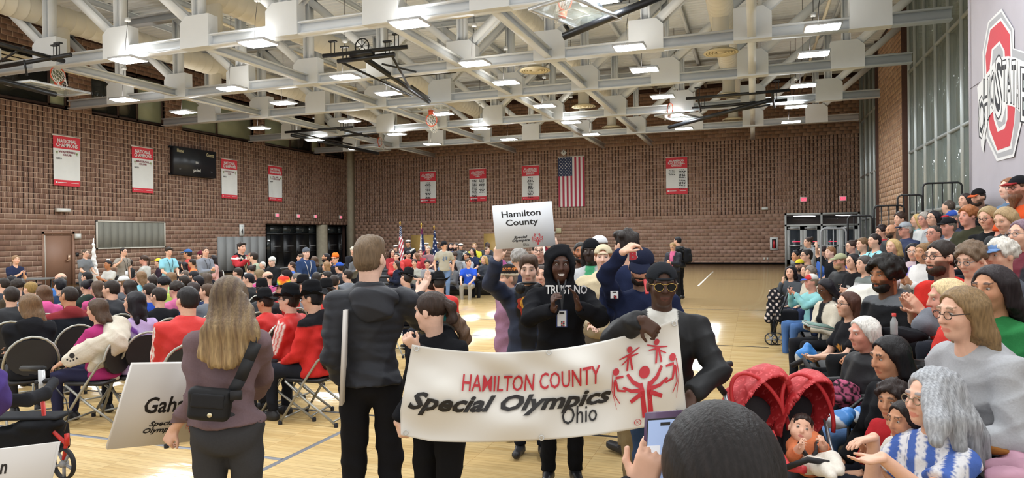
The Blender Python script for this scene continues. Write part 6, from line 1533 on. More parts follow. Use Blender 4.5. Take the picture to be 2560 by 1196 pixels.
# ------------------------------------------------------------------ crowd on the right hand stand
def B_(d, px, py, zc=None, **k):
    far = zc is not None and zc > 13; k.setdefault('s', None if far else .93); k.setdefault('seat', .43); k.setdefault('st', 'sit' if far else 'bl'); k.setdefault('yaw', 75+RC.uniform(-8, 12)); k.setdefault('grp', 'crowd on the right stand'); k.setdefault('bot', RC.choice(('#23262e', '#2b3550', '#1d1e22'))); return person(d, px, py, zc, **k)
# far part (front of the doors)
S_('standing person in grey hoodie with backpack before the white doors', 2020, 606, 15.5, yaw=80, hair='#3a2a22', hs='bun', top='#9b9da0', tt='hoodie', f=True, w=1.15, grp='crowd on the right stand', arms='phone')
B_('person in black with a black bow and hoop earrings', 1992, 640, 14.6, hair='#15131a', hs='bun', top='#25262b', f=True, skin='m', hat='bow', hc='#15151a')
B_('person in black shirt and glasses behind the yellow cap', 2016, 640, 13.6, hair='#2b2320', top='#1a1b1f', gl='#333333', yaw=85)
B_('person in black and yellow cap in the front rows', 1999, 664, 13.2, hat='cap', hc='#d8c838', hc2=BK, hair=H1, beard='#2b2220', top='#232329', yaw=45)
B_('person in grey top with sunglasses on the head, hand at the chin', 1976, 682, 12, hair='#17131a', hs='wavy', hl=.05, top='#4d5258', f=True, yaw=55, hd=(15, 0), arms=('lap', 'face'), bot='#1f2228')
B_('person in brown top beside the grey top, front rows', 2015, 678, 12.4, hair='#5c4736', hs='long', hl=.05, top='#6b5a4c', f=True)
B_('person in cream top with patterned headband', 2026, 684, 11.6, hair='#7a7068', hs='curly', top='#c9c2b2', f=True)
B_('person in teal sweatshirt and mesh cap filming with a phone', 2028, 706, 10, hat='cap', hc='#d4d4d0', hc2='#3f5bb8', hair='#8a7a68', top='#86bec0', tt='knit', arms='film', yaw=85, bot='#4a6a9a', shoe='#d9d9d6', w=1.2, skin='r',
   hatfn=lambda p: np.where((p[:, 1] > .035)[:, None], lin('#c23b3f'), lin('#d8d8d4')))
B_('person in blue shirt and glasses beside the raised arm', 2056, 630, 13, hair='#2b2124', hs='pony', hl=.06, top='#3e63b0', tt='tee', f=True, gl=BK)
B_('person in black t-shirt raising one arm', 2076, 632, 12.4, hair='#8a6444', top='#1b1c20', tt='tee', arms=('lap', 'raise'), skin='p', w=1.15)
B_('person in olive cap and black jacket', 2100, 655, 9.8, hat='cap', hc='#a0a382', hair='#7b5f45', beard='#a88a68', top='#1c1d20', tt='jacket', w=1.2, skin='r', yaw=80, gl='#777777')
B_('person in black cardigan and glasses with white badge', 2132, 655, 9.4, hair='#141216', hs='long', hl=.12, top='#1b1b1e', f=True, gl=BK, tdet=chest_mark('#1b1b1e', '#dcdcdc', .28, .33, .03))
B_('person in light grey top and patterned scarf, clapping', 2160, 662, 8.6, hair='#4c4643', hs='pony', hl=.12, top='#b7b7b9', tt='long', f=True, arms='clap', yaw=85, tdet=two_tone('#b7b7b9', '#6f7674', .42))
B_('person in cream cardigan and glasses looking at a phone', 2064, 722, 7.9, hair='#15121a', hs='wavy', hl=.05, top='#cfc8b8', tt='knit', f=True, gl=BK, skin='d', arms='phone', hd=(0, 22), yaw=80, bot='#1d1e22', shoe='#d6d6d2', tdet=inner_shirt('#cfc8b8', '#1f2023', .06))
B_('person in black t-shirt holding a green book on the front seats', 2120, 762, 6.2, s=.95, hair='#4a2d22', hs='long', hl=.08, top='#1b1b1f', tt='tee', f=True, gl=BK, arms=({'p': (-.1, .42, .2), 'f': (0, 1, .1), 'n': (0, 0, 1), 'c': .15}, {'p': (.08, .36, .14), 'f': (-.3, .9, .3), 'n': (0, 0, 1)}), yaw=85, bot='#17181b', shoe='#d6d6d2', w=1.15, tdet=chest_mark('#1b1b1f', '#c98a3c', .24, .3, .05, 90))
B_('person in blue top clapping near the lowest guard rail', 2128, 617, 12, hair='#3a2a24', top='#355cc0', tt='tee', f=True, gl=BK, arms='clap', hs='bun')
B_('person in pale turquoise tee with a black lanyard, left of a pair', 2156, 612, 11, hair='#6b5238', hs='pony', hl=.05, top='#94d0d8', tt='tee', f=True, lan=BK, smile=1)
B_('person in pale turquoise tee, taller of the pair', 2186, 603, 10.4, hair='#241b1a', top='#94d0d8', tt='tee', lan=BK, w=1.1, arms='clap')
B_('person in charcoal hoodie with a black vest', 2232, 618, 9.4, hair='#c2a873', hs='long', hl=.05, top='#3c4046', tt='hoodie', f=True, yaw=65)
B_('person in denim jacket and red scarf smiling', 2203, 580, 12, hair='#2b2020', hs='curly', top='#38445c', tt='jacket', f=True, gl=BK, smile=2, tdet=two_tone('#38445c', '#b0343a', .43))
B_('person in black hooded jacket left of the grey and navy cap', 2228, 578, 11.2, hs='bald', beard='#33281f', top='#202226', tt='jacket', skin='m', w=1.1)
B_('person in grey and navy cap and navy jacket', 2262, 575, 10.4, hat='cap', hc='#9aa0a6', hc2='#2a3040', hair='#b5b0a8', top='#26304f', tt='jacket', gl=BK, skin='r', w=1.15)
B_('person in grey jacket behind the navy jacket', 2247, 568, 12, hair='#7b746c', top='#7a7f86', tt='jacket', skin='r')
B_('person in brown top behind the black hooded jacket on the stand', 2250, 548, 11.6, hair='#3b2b22', hs='curly', top='#5c4d44')
B_('person in black hooded top and cat-eye glasses', 2283, 630, 9, hair='#14121a', hs='long', hl=.15, top='#cbb6bd', tt='jacket', f=True, gl='#e3e0da', arms='clap', yaw=50, hd=(10, 5))
B_('person in white puffer and purple sleeves clapping', 2307, 633, 8, hair='#8a6b48', hs='bun', top='#d8d6d4', tt='puffer', f=True, arms='clap', skin='m', tdet=lambda v, J: np.where((np.abs((v-J['P'])[:, 0]) > .16)[:, None], lin('#4a3088'), lin('#d6d4d2')))
B_('person in big black coat with grey hood, leaning forward', 2212, 690, 5.5, s=1.08, hair='#17130f', hs='afro', beard='#14110e', top='#1a1b1e', tt='hoodie', w=1.5, skin='t', yaw=80, hd=(8, 4), tdet=two_tone('#1a1b1e', '#5d6064', .45), bot='#1c1d20', lean=12)
B_('person in blue blouse with back turned near the third rail', 2292, 552, 11.5, hair='#c4a468', hs='long', hl=.14, top='#8ec6d2', f=True, yaw=110)
B_('person in flowered white blouse beside the blue blouse', 2310, 550, 11, hair='#a39d95', hs='curly', top='#c6c8c6', f=True, gl='#666666', skin='r')
B_('person in light grey hoodie with glasses in the upper rows', 2333, 546, 10, hair='#1b171b', hs='long', hl=.04, top='#aeb0b2', tt='hoodie', f=True, gl=BK, yaw=75, lean=15)
B_('person in black coat and glasses resting over the row', 2335, 586, 8.4, hair='#3a332e', hs='buzz', top='#1b1c1f', tt='coat', gl=BK, skin='r', w=1.3, yaw=70, lean=22)
B_('person in black cap and grey hooded sweatshirt', 2370, 568, 8.6, hat='cap', hc='#1c1d20', hair='#6d655c', top='#a9abad', tt='hoodie', yaw=80, skin='r')
B_('person in red white and blue cap in the upper rows', 2382, 548, 9.4, hat='cap', hc='#34509f', hc2='#b0303a', hair='#8a8078', top='#2b3248', tt='jacket', hatfn=lambda p: np.where((p[:, 1] < -.01)[:, None], lin('#d6d4cf'), lin('#34509f')), skin='r')
B_('person in dark jacket with back turned below the topmost rail', 2371, 518, 10.9, hair='#4a4038', hs='buzz', top='#2a2c33', tt='jacket', yaw=150)
B_('person in dark top right of the topmost rail', 2413, 502, 10.4, hair='#2b2220', hs='long', hl=.06, top='#2c2e38', f=True, yaw=85)
B_('person in black hoodie and orange-brim cap against the grey banner', 2446, 494, 9.4, hat='cap', hc='#1b1a1c', hc2='#c25a34', hair=H1, beard='#3a281f', top='#17181b', tt='hoodie', lean=28, hd=(5, 10), yaw=75)
beard_long['person in orange shirt and black cap at the right edge'] = 1
B_('person in orange shirt and black cap at the right edge', 2547, 472, 6.4, hat='cap', hc='#1a1b1f', hc2='#8e2a2c', hair='#5b4030', beard='#6b4630', top='#d1552c', tt='tee', gl=BK, skin='r', w=1.2)
B_('person in denim vest behind the orange shirt', 2523, 472, 7.2, hair='#8a5a3a', hs='long', hl=.06, top='#5f7690', f=True, skin='p')
B_('person in olive hoodie in the upper rows', 2420, 542, 7.6, hair='#9a5f35', hs='curly', top='#39392a', tt='hoodie', skin='r', yaw=80)
B_('person in black tee with white print and glasses', 2470, 545, 6.8, hair='#a08a62', hs='wavy', hl=.04, top='#17181b', tt='long', f=True, gl=BK, w=1.25, arms='phone', hd=(0, 14), tdet=chest_mark('#17181b', '#d8d8d8', .2, .36, .07, 50))
B_('person in black jacket texting on a purple phone', 2513, 550, 6.2, hair='#a68d68', hs='wavy', hl=.08, top='#1c1d20', tt='jacket', f=True, arms='phone', hd=(0, 22))
B_('person in dark top with sunglasses on head near the right edge', 2537, 536, 6.8, hair='#4a372c', hs='pony', hl=.05, top='#39363f', f=True)
B_('person in burgundy scarf over a black jacket at the right edge', 2556, 588, 5.0, hair='#7a6470', hs='long', hl=.04, top='#22222a', tt='jacket', f=True, gl='#999999', tdet=inner_shirt('#22222a', '#6b2432', .07), yaw=80)
B_('person in red t-shirt and glasses leaning forward', 2352, 645, 5.1, s=1.08, hair='#2a211c', top='#cf332c', tt='tee', gl=BK, beard='#3a2c22', w=1.45, yaw=78, lean=20, arms='clap', skin='l')
B_('person in red shirt and wire glasses behind the green sweatshirt', 2428, 650, 4.7, hair='#6d5a48', hs='curly', top='#c9312b', tt='tee', gl='#777777', w=1.25, hd=(0, 18), lean=12)
B_('person in blue and tan cap at the right edge', 2502, 642, 4.7, hat='cap', hc='#b9b29c', hc2='#6d8cb8', hair='#c9c4bb', hs='curly', top='#4b5058', hatfn=lambda p: np.where((p[:, 1] > .02)[:, None], lin('#6f8db9'), lin('#b9b29c')))
B_('person in green printed sweatshirt on the stand', 2482, 722, 3.55, s=.98, hair='#241c1f', hs='long', hl=.12, top='#2f7a45', tt='knit', f=True, w=1.2, yaw=75, hd=(5, 6), skin='m', bot='#1a1b1f', tdet=chest_mark('#2f7a45', '#dfe6df', .2, .34, .1, 55))
B_('person in red t-shirt seated before the green sweatshirt', 2368, 748, 4.1, s=.98, hair='#d0b98e', hs='long', hl=.14, top='#c93a33', tt='tee', f=True, yaw=110, hd=(5, 8), skin='r')
B_('person in light grey hoodie and glasses with elbows on knees', 2405, 785, 3.25, s=1.04, hair='#7d6545', hs='wavy', hl=.14, top='#a9abaf', tt='hoodie', f=True, gl='#3a2f2a', w=1.45, yaw=82, hd=(0, 6), lean=25, arms='knee', bot='#2b3148', skin='l')
# ------------------------------------------------------------------ people and things close to the camera
HG = 'parade walkers'
def loc_at(e, px, py, z): return np.array((Matrix.Rotation(-e.rotation_euler.z, 3, 'Z') @ (at(px, py, z)-e.location))[:])
# person with long hair and the low placard
e = person('person in mauve sweater and grey jeans carrying the low placard, back to camera', 572, 748, 3.45, 'stand', hero=1, hem=.0, yaw=174, hs='none', hair='#8a6d4a', top='#705d61', tt='knit', f=True, w=.95, hw=1.18, bot='#3d3d3f', hd=(0, 0), grp=HG,
   arms=({'px': (437, 1072, 3.42), 'f': (-.45, -.85, .1), 'n': (.3, -.2, -.8), 'c': 1.0, 'h': (1, 0, .6)}, {'px': (640, 985, 3.75), 'f': (-.8, .2, -.3), 'n': (0, 0, 1), 'h': (1, -.5, .2)}))
Hh = SDF(); q = lambda px, py, z: loc_at(e, px, py, z)
c0 = q(572, 743, 3.45); Hh.ell(c0, (.09, .108, .11), .03)
for i, (x0, x1, x2, yb) in enumerate(((548, 530, 512, 900), (556, 548, 535, 915), (570, 568, 560, 920), (584, 590, 585, 915), (594, 612, 612, 895), (600, 626, 632, 850))):
    Hh.cap(q(x0, 755, 3.4), q(x1, 830, 3.3), .042, .048, .03, sq=((0, 1, 0), .7)); Hh.cap(q(x1, 830, 3.3), q(x2, yb-12, 3.28), .05, .036, .025, sq=((0, 1, 0), .6))
Th = HT(c0, np.eye(3), 1.)
def lh(v):
    a = v[:, 0]-c0[0]; z = v[:, 2]-c0[2]; ph = a*95/(1+np.clip(-z, 0, .4)*.9)+2.5*np.sin(z*5+a*6); w_ = np.clip((.1-z)*9, 0, 1); return .0045*w_*(np.sin(ph)+.6*np.sin(2.3*ph+1)+.3*np.sin(5.1*ph))
def lhc(v):
    z = np.clip((c0[2]-v[:, 2])/.35, 0, 1)[:, None]; a = (v[:, 0]-c0[0]); st_ = (.5+.5*np.sin(a*230+6*np.sin(v[:, 2]*9)))[:, None]*.35+(.5+.5*np.sin(a*90+3*np.sin(v[:, 2]*6)))[:, None]*.35
    return np.array(lin('#5f4e3b'))*(1-z)+np.array(lin('#a38860'))*z+(np.array(lin('#c2a878'))-np.array(lin('#7d6548')))*(st_-.35)*(.35+.6*z)
emit('hair', Hh, .0065, '#8a6d4a', M_hair, e, disp=lh, colfn=lhc)
# cross strap and bag on the hip
bs = MB(); pts = [(641, 838, 3.4), (640, 858, 3.27), (622, 900, 3.24), (600, 950, 3.23), (580, 985, 3.22), (560, 1010, 3.2)]
for a, b in zip(pts, pts[1:]): bs.bar(q(*a), q(*b), .055, .008, (0, 0, 1) if 0 else tuple(q(600, 950, 2.2)-q(600, 950, 3.2)))
bag = empty('crossbody_bag', at(525, 1010, 3.2), e.rotation_euler.z, 'small black crossbody bag on the hip of the mauve sweater', 'bag')
o = bs.build('strap', M_fab and mat('webbing', '#17181b', .7), bag); o.parent = e; bag_l = np.array((Matrix.Rotation(-e.rotation_euler.z, 3, 'Z') @ (bag.location-e.location))[:]); o.parent = bag; o.location = tuple(-bag_l)
S = SDF(); S.box((0, 0, -.0), (.098, .035, .078), .03, .01, roty(.12)); emit('pouch', S, .008, '#16171a', M_shell, bag, disp=folds(.0015, 4))
S = SDF(); S.box((0, -.034, .02), (.075, .006, .035), .006, .004, roty(.12)); emit('flap', S, .006, '#1b1c20', M_shell, bag)
MB().lathe([(.001, 0), (.011, 0), (.011, .004), (.001, .004)], 12, M=Matrix.Translation((.01, -.037, -.045)) @ Matrix.Rotation(math.pi/2, 4, 'X')).build('logo_stud', mat('stud', '#d9cfae', .3, metal=.5), bag)
MB().box((.1, -.035, .02), (.15, -.01, .06)).build('buckle', M_rub, bag)
# tall person in the quilted jacket
e = person('tall person in black quilted jacket and black trousers pointing right, back to camera', 925, 648, 3.95, 'stand', hero=1, hem=-.02, yaw=172, hd=(-28, 4), hs='quiff', hair='#6d5a45', skin='p', top='#2b2d33', tt='puffer', w=.86, bot='#1b1b1e', grp=HG,
   arms=({'px': (868, 975, 3.92), 'f': (.1, -1, 0), 'n': (1, 0, 0), 'c': .5, 'h': (-.25, -.1, .9)}, {'px': (1043, 738, 4.25), 'f': (.5, .7, -.2), 'n': (-.6, .3, .5), 'c': .25, 'h': (.5, -.9, .1)}))
S = SDF(); n_ = loc_at(e, 935, 735, 3.85); S.ell(n_+np.array([0, -.03, -.02]), (.14, .09, .075), .03); S.ell(n_+np.array([0, -.07, -.075]), (.115, .06, .085), .03); emit('hood', S, .0085, '#2b2d33', M_shell, e, disp=folds(.005, 77))
# banner carrier, left
e = person('person in black hoodie with teal hair tie carrying the left end of the banner', 1078, 780, 3.62, 'stand', hero=1, yaw=38, hd=(-75, 6), hs='pony', hl=.0, hair='#33251f', top='#17181c', tt='hoodie', f=True, w=1.35, bot='#151517', skin='p', grp=HG,
   arms=({'px': (985, 1068, 3.4), 'f': (.3, -.9, .2), 'n': (.8, 0, -.5), 'c': 1.1, 'h': (-.9, .1, -.2)}, {'px': (1040, 868, 3.45), 'f': (-.5, .6, .5), 'n': (.3, 0, -1), 'c': 1.2}))
S = SDF(); q = lambda px, py, z: loc_at(e, px, py, z)
for k, (x, y) in enumerate(((1128, 790), (1140, 800), (1150, 815), (1158, 828), (1164, 842), (1160, 852))): S.ell(q(x, y, 3.68), (.034-.002*k, .036, .034), .02)
emit('ponytail', S, .0075, '#5a4433', M_hair, e, disp=lambda v: .007*np.sin(v[:, 0]*90)*np.sin(v[:, 2]*80+v[:, 1]*60))
S = SDF(); 
for k in range(7): a = 2*math.pi*k/7; S.ell(q(1121, 785, 3.66)+np.array([.028*math.cos(a), 0, .034*math.sin(a)]), (.017, .02, .017), .008)
emit('hair_tie', S, .006, '#3f9aa0', M_fab, e)
# banner carrier, right: backwards cap and aviator glasses
e = person('person in black overshirt, backwards cap and aviator sunglasses carrying the right end of the banner', 1655, 715, 3.62, 'stand', hero=1, yaw=8, hd=(6, 3), hs='buzz', hair='#0f0d0d', skin='k', top='#17181b', tt='jacket', w=1.1, bot='#2c3f5c', shoe='#d8d5cc', smile=1, grp=HG, hat='capback', hc='#202328',
   tdet=inner_shirt('#17181b', '#cfcdc6', .085, .05),
   arms=({'px': (1727, 985, 3.35), 'f': (-.25, -.8, .45), 'n': (-.6, .1, .6), 'c': .7, 'h': (.9, -.2, -.2)}, {'px': (1600, 801, 3.27), 'f': (.55, -.4, .1), 'n': (0, -.3, -1), 'c': .8, 'h': (-.8, -.6, -.1)}))
Hc = np.array([0, .025, .155]); sc_ = ALLP[-1][7]; lean_ = math.radians(4); P_ = np.array([0, 0, .95*sc_]); nk = P_+np.array([0, math.sin(lean_), math.cos(lean_)])*.52*sc_; Tt = HT(nk+Hc*sc_, rotz(math.radians(6))@rotx(-math.radians(3)), sc_)
m = MB()
for x in (-1, 1):
    pts = [Tt((x*.034+.028*math.cos(t)*(1 if math.sin(t) > 0 else .92), .106-.006*abs(math.cos(t)), .006+(.019 if math.sin(t) > 0 else .026)*math.sin(t))) for t in np.linspace(0, 6.283, 18, endpoint=False)]
    m.tube(pts, .0022*sc_, 5, closed=True); m.tube([Tt((x*.062, .1, .018)), Tt((x*.08, .06, .018)), Tt((x*.084, -.01, .014))], .002*sc_, 5)
    me = bpy.data.meshes.new('lens'); me.from_pydata([tuple(p) for p in pts], [], [list(range(18))]); me.materials.append(mat('dark_lens', '#0b0c0e', .15, spec=.25)); o = bpy.data.objects.new('lens', me); COL.objects.link(o); o.parent = e
m.tube([Tt((-.01, .108, .02)), Tt((.01, .108, .02))], .002*sc_, 5).build('glasses_frame', mat('gold_wire', '#b89a55', .25, metal=.8), e, True)
# hooded person clapping
e = person('person in black hoodie with the hood up and an event badge, clapping', 1400, 664, 4.85, 'stand', hero=1, yaw=2, hd=(4, 2), hs='buzz', hair='#100d0d', skin='#4b3024', top='#141519', tt='hoodie', hoodup=True, w=1.12, bot='#131417', shoe='#1a1b1e', smile=2, grp=HG,
   arms=({'px': (1446, 770, 4.5), 'f': (-.2, .9, .2), 'n': (-.9, 0, .2), 'c': .3, 'h': (.8, -.6, -.2)}, {'px': (1384, 775, 4.48), 'f': (-.1, .75, .5), 'n': (.9, 0, -.1), 'c': .7, 'h': (-.8, -.6, -.2)}))
def chestfn(e, px0, py0, px1, py1, z, bulge=.05):
    """flat print wrapped on the chest: u,v in 0..1 -> local point"""
    def fn(u, v): return tuple(loc_at(e, px0+(px1-px0)*u, py1+(py0-py1)*v, z+bulge*(2*u-1)**2))
    return fn
text_on('chest_lettering', 'TRUST NO', chestfn(e, 1364, 713, 1468, 736, 4.63, .07), .5, .5, 1, 1, mat('ink_white', '#e0e0e0', .7), e, bold=.02)
m = MB(); 
for x in (-1, 1): m.tube([loc_at(e, 1405+x*10, 700, 4.66), loc_at(e, 1405+x*3, 730, 4.6), loc_at(e, 1405, 775, 4.57)], .006, 5)
m.build('lanyard', mat('webbing', '#17181b', .7), e)
def badge(e, x0, y0, x1, y1, z, rim='#2b3f7a'):
    f = lambda px, py, dz=0: loc_at(e, px, py, z-dz)
    MB().quad(f(x0, y1), f(x1, y1), f(x1, y0), f(x0, y0)).build('badge_holder', mat('badge_'+rim, rim, .4), e); w_, h_ = (x1-x0)*.09, (y1-y0)*.06
    MB().quad(f(x0+w_, y1-h_, .004), f(x1-w_, y1-h_, .004), f(x1-w_, y0+h_, .004), f(x0+w_, y0+h_, .004)).build('badge_card', mat('card', '#dfe3e6', .4), e)
    MB().quad(f(x0+w_*3, y0+h_*4, .006), f(x1-w_*3, y0+h_*4, .006), f(x1-w_*3, y0+h_*2, .006), f(x0+w_*3, y0+h_*2, .006)).build('badge_print', M_soK, e)
    for i in range(2):
        for j in range(3): poly_on('badge_dot', [disc2d(0, 0, .006, 8)], lambda a, b, i=i, j=j: tuple(f(x0+(x1-x0)*(.5+.18*i), y1-(y1-y0)*(.1+.1*j), .006)+np.array([a, 0, b])), M_soR if (i+j) % 2 else M_soK, e)
badge(e, 1391, 775, 1418, 819, 4.55)
# sign holder with headphones
e = person('person in open navy jacket and neck headphones holding up the county placard', 1322, 676, 5.45, 'stand', hero=1, yaw=6, hd=(0, 6), hs='quiff', hair='#4a372a', skin='p', top='#232c42', tt='jacket', w=1.2, bot='#1d212b', smile=1, grp=HG, beard=None, tdet=inner_shirt('#232c42', '#15161a', .12),
   arms=({'px': (1388, 628, 5.15), 'f': (-.2, 1, 0), 'n': (0, 0, -1), 'c': .9}, {'px': (1243, 650, 5.2), 'f': (.1, 1, .1), 'n': (.3, 0, -1), 'c': 1.0, 'h': (-.9, -.3, .1)}))
m = MB(); hp = [loc_at(e, 1322+29*math.sin(a), 714-6*math.cos(a), 5.36-.1*math.cos(a)) for a in np.linspace(-2.2, 2.2, 12)]
m.tube(hp, .012, 7).build('headphone_band', M_black, e, True)
for x in (1301, 1345): S = SDF(); S.ell(loc_at(e, x, 722, 5.24), (.04, .025, .045), .01); emit('ear_cup', S, .009, '#141518', M_gloss, e)
fl_ = []
for k, (x, y, r_) in enumerate(((1303, 760, 12), (1311, 775, 14), (1318, 752, 11), (1326, 765, 12), (1308, 742, 8), (1320, 738, 7), (1330, 748, 8))): fl_.append([(x+r_*math.cos(t)*(1+.35*math.cos(3*t+k)), y+r_*1.2*math.sin(t)) for t in np.linspace(0, 6.283, 12, endpoint=False)])
poly_on('flame_print', fl_[:4], lambda a, b: tuple(loc_at(e, a, b, 5.2)), mat('flame_red', '#b23a26', .7), e); poly_on('flame_core', [[(1310+(x-1310)*.6, 757+(y-757)*.6) for x, y in p] for p in fl_], lambda a, b: tuple(loc_at(e, a, b, 5.195)), mat('flame_yellow', '#e0a23c', .7), e)
badge(e, 1314, 748, 1332, 782, 5.17, '#c8ccd2')
# navy cap person touching the cap
e = person('person in navy sweatshirt and navy ball cap, one hand on the cap', 1603, 668, 4.6, 'stand', hero=1, yaw=18, hd=(0, 20, -6), hs='short', hair='#1f1918', beard='#1d1614', skin='l', top='#1d2540', tt='knit', w=1.3, bot='#8a7a5c', hat='cap', hc='#1b2034', grp=HG,
   arms=('down', {'px': (1556, 632, 4.35), 'f': (.75, .55, -.1), 'n': (.2, -.9, -.3), 'c': .7, 'h': (-1, .1, .2)}))
text_on('cap_letter', 'B', lambda a, b: tuple(loc_at(e, 1583+a*20, 639-b*24, 4.45)), 0, 0, 1, 1, mat('cap_red', '#c0303e', .6), e, bold=.06); text_on('cap_letter_edge', 'B', lambda a, b: tuple(loc_at(e, 1583+a*24, 639-b*28, 4.453)), 0, 0, 1, 1, mat('ink_white', '#e0e0e0', .7), e, bold=.09)
badge(e, 1526, 728, 1546, 747, 4.42, '#c8ccd2')
m = MB(); m.tube([loc_at(e, 1612, 700, 4.42), loc_at(e, 1618, 735, 4.38)], .012, 5).build('zip_pull', mat('zip_red', '#d04a4e', .5), e)
# others walking behind
def W_(d, px, py, zc, **k): k.setdefault('grp', HG); k.setdefault('yaw', 5); return person(d, px, py, zc, 'stand', hero=1, **k)
W_('person in navy top with back turned, behind the navy ball cap', 1566, 615, 5.6, yaw=150, hair='#241d1a', hs='messy', top='#1f2742', w=1.2, bot='#8a7a5c')
W_('person in black beanie and grey vest over a green shirt', 1477, 632, 6.9, hat='beanie', hc='#15161a', hair='#120f0f', hs='long', hl=.08, skin='#2a1b15', top='#b8babb', tt='jacket', tdet=inner_shirt('#b5b8ba', '#3f9a6c', .06, .25), w=1.1, yaw=20, hd=(0, -5))
W_('person in patterned dark jacket left of the black beanie', 1452, 632, 7.8, hair='#17120f', hs='short', beard='#17120f', skin='t', top='#5b4c44', yaw=10)
W_('person in light blue hoodie and white cap behind the beanie', 1496, 616, 8.4, hat='cap', hc='#d5d8dc', hair=H2, top='#8fb4dc', tt='hoodie', yaw=120)
W_('person in cream hoodie and backwards cream cap', 1508, 646, 6.3, hat='capback', hc='#cfc2a4', hair='#8a5a3a', top='#d3c5a4', tt='hoodie', skin='p', yaw=10, w=1.1, bot='#9a958c')
W_('person in black tee, dark glasses and orange jacket carrying a maroon flag', 1348, 629, 7.6, hair='#2b211d', top='#27282e', tt='jacket', gl=BK, yaw=5, tdet=inner_shirt('#c9713a', '#1b1c20', .1), skin='p', smile=1)
W_('person in navy jacket, back turned, behind the placard holder', 1298, 652, 7.2, hair='#8f8b86', hs='curly', top='#232c42', yaw=170)
W_('person in grey shirt half hidden between the placard holder and the hood', 1354, 690, 6.4, hair='#3a2d26', hs='buzz', top='#5a5f6a', yaw=10)
W_('person in mauve hoodie and striped orange beanie behind the placard holder', 1268, 697, 6.0, hat='beanie', hc='#d8cbb0', hc2='#2b2422', hair='#8a7a6a', top='#957088', tt='hoodie', f=True, w=1.3, yaw=60, bot='#2c2b2e', arms='down',
   hatfn=lambda p: np.where(((p[:, 2] > .085) & (p[:, 2] < .112))[:, None], lin('#c8783a'), np.where((p[:, 2] < .05)[:, None], lin('#d8cbb0'), lin('#26211f'))))
text_on('cap_lettering', 'BENGALS', lambda a, b: tuple(loc_at(ALLP[-1][0], 1270+a*44, 672-b*9+6*(2*a)**2, 5.82+.05*(2*a)**2)), 0, 0, 1, 1, M_soK, ALLP[-1][0], bold=.03)
fm = empty('maroon_flag', at(1372, 660, 7.4), YAW, 'maroon flag carried behind the hooded person', 'flag'); S = SDF(); S.cap((0, 0, .22), (.12, 0, -.25), .06, .1, .02, sq=((0, 1, 0), .3)); emit('cloth', S, .02, '#7d1f30', M_fab, fm, disp=folds(.008, 12)); MB().tube([(-.06, 0, .35), (.05, 0, -1.2)], .012, 6).build('pole', M_lgrey, fm)
# ------------------------------------------------------------------ lower right: phone holder, pushchair, children
e = person('person close to the camera holding up a phone, back of head only', 1802, 1165, 1.28, 'stand', hero=1, yaw=176, hs='none', hair='#1c1818', top='#1d1d20', tt='long', f=True, w=.95, bot=None, s=.84, arms=({'px': (1600, 1230, 1.38), 'f': (.3, .95, 0), 'n': (.5, 0, -1), 'c': .5}, 'lap'), grp='people beside the camera')
S = SDF(); c0 = loc_at(e, 1802, 1150, 1.28); S.ell(c0, (.105, .115, .11), .03); S.cap(c0+np.array([0, -.02, -.03]), c0+np.array([-.02, -.05, -.3]), .1, .085, .04)
emit('hair', S, .0045, '#1d1918', M_hair, e, disp=lambda v: .0004*np.sin(v[:, 0]*500+60*v[:, 2]+3*np.sin(v[:, 0]*40)), colfn=lambda v: np.array(lin('#1b1717'))*(1.1+.3*np.sin((v[:, 0]-c0[0])*380+30*v[:, 2]+4*np.sin(v[:, 0]*31))[:, None]))
m = [at(1612, 1034, 1.4), at(1702, 1028, 1.36), at(1604, 1235, 1.4)]
ph = board('smartphone', m, 'smartphone in a purple case held up at the bottom of the view', mat('phone_case', '#4a2f52', .4), lambda fn, e: None, .012); ph['category'] = 'phone'
u = m[1]-m[0]; v = m[0]-m[2]; nn = u.cross(v).normalized(); nn = nn if nn.dot(CP-m[0]) > 0 else -nn; F_p = lambda a, b, d=.003: u*a+v*b+nn*d
MB().quad(*[F_p(a, b) for a, b in ((.1, .0), (.94, .0), (.94, .93), (.1, .93))]).build('bezel', M_black, ph)
MB().quad(*[F_p(a, b, .004) for a, b in ((.13, .0), (.92, .0), (.92, .91), (.13, .91))]).build('screen', mat('screen_view', '#8fa3c8', .2, emit=.35), ph)
MB().quad(*[F_p(a, b, .005) for a, b in ((.13, .3), (.5, .3), (.5, .6), (.13, .6))]).build('screen_picture', mat('screen_pic', '#c9cdd6', .2, emit=.3), ph); MB().quad(*[F_p(a, b, .0052) for a, b in ((.13, .02), (.45, .02), (.45, .28), (.13, .28))]).build('screen_picture', mat('screen_dark', '#4a3a42', .2, emit=.1), ph)
MB().quad(*[F_p(a, b, .0055) for a, b in ((.48, .84), (.75, .84), (.75, .88), (.48, .88))]).build('camera_notch', M_black, ph)
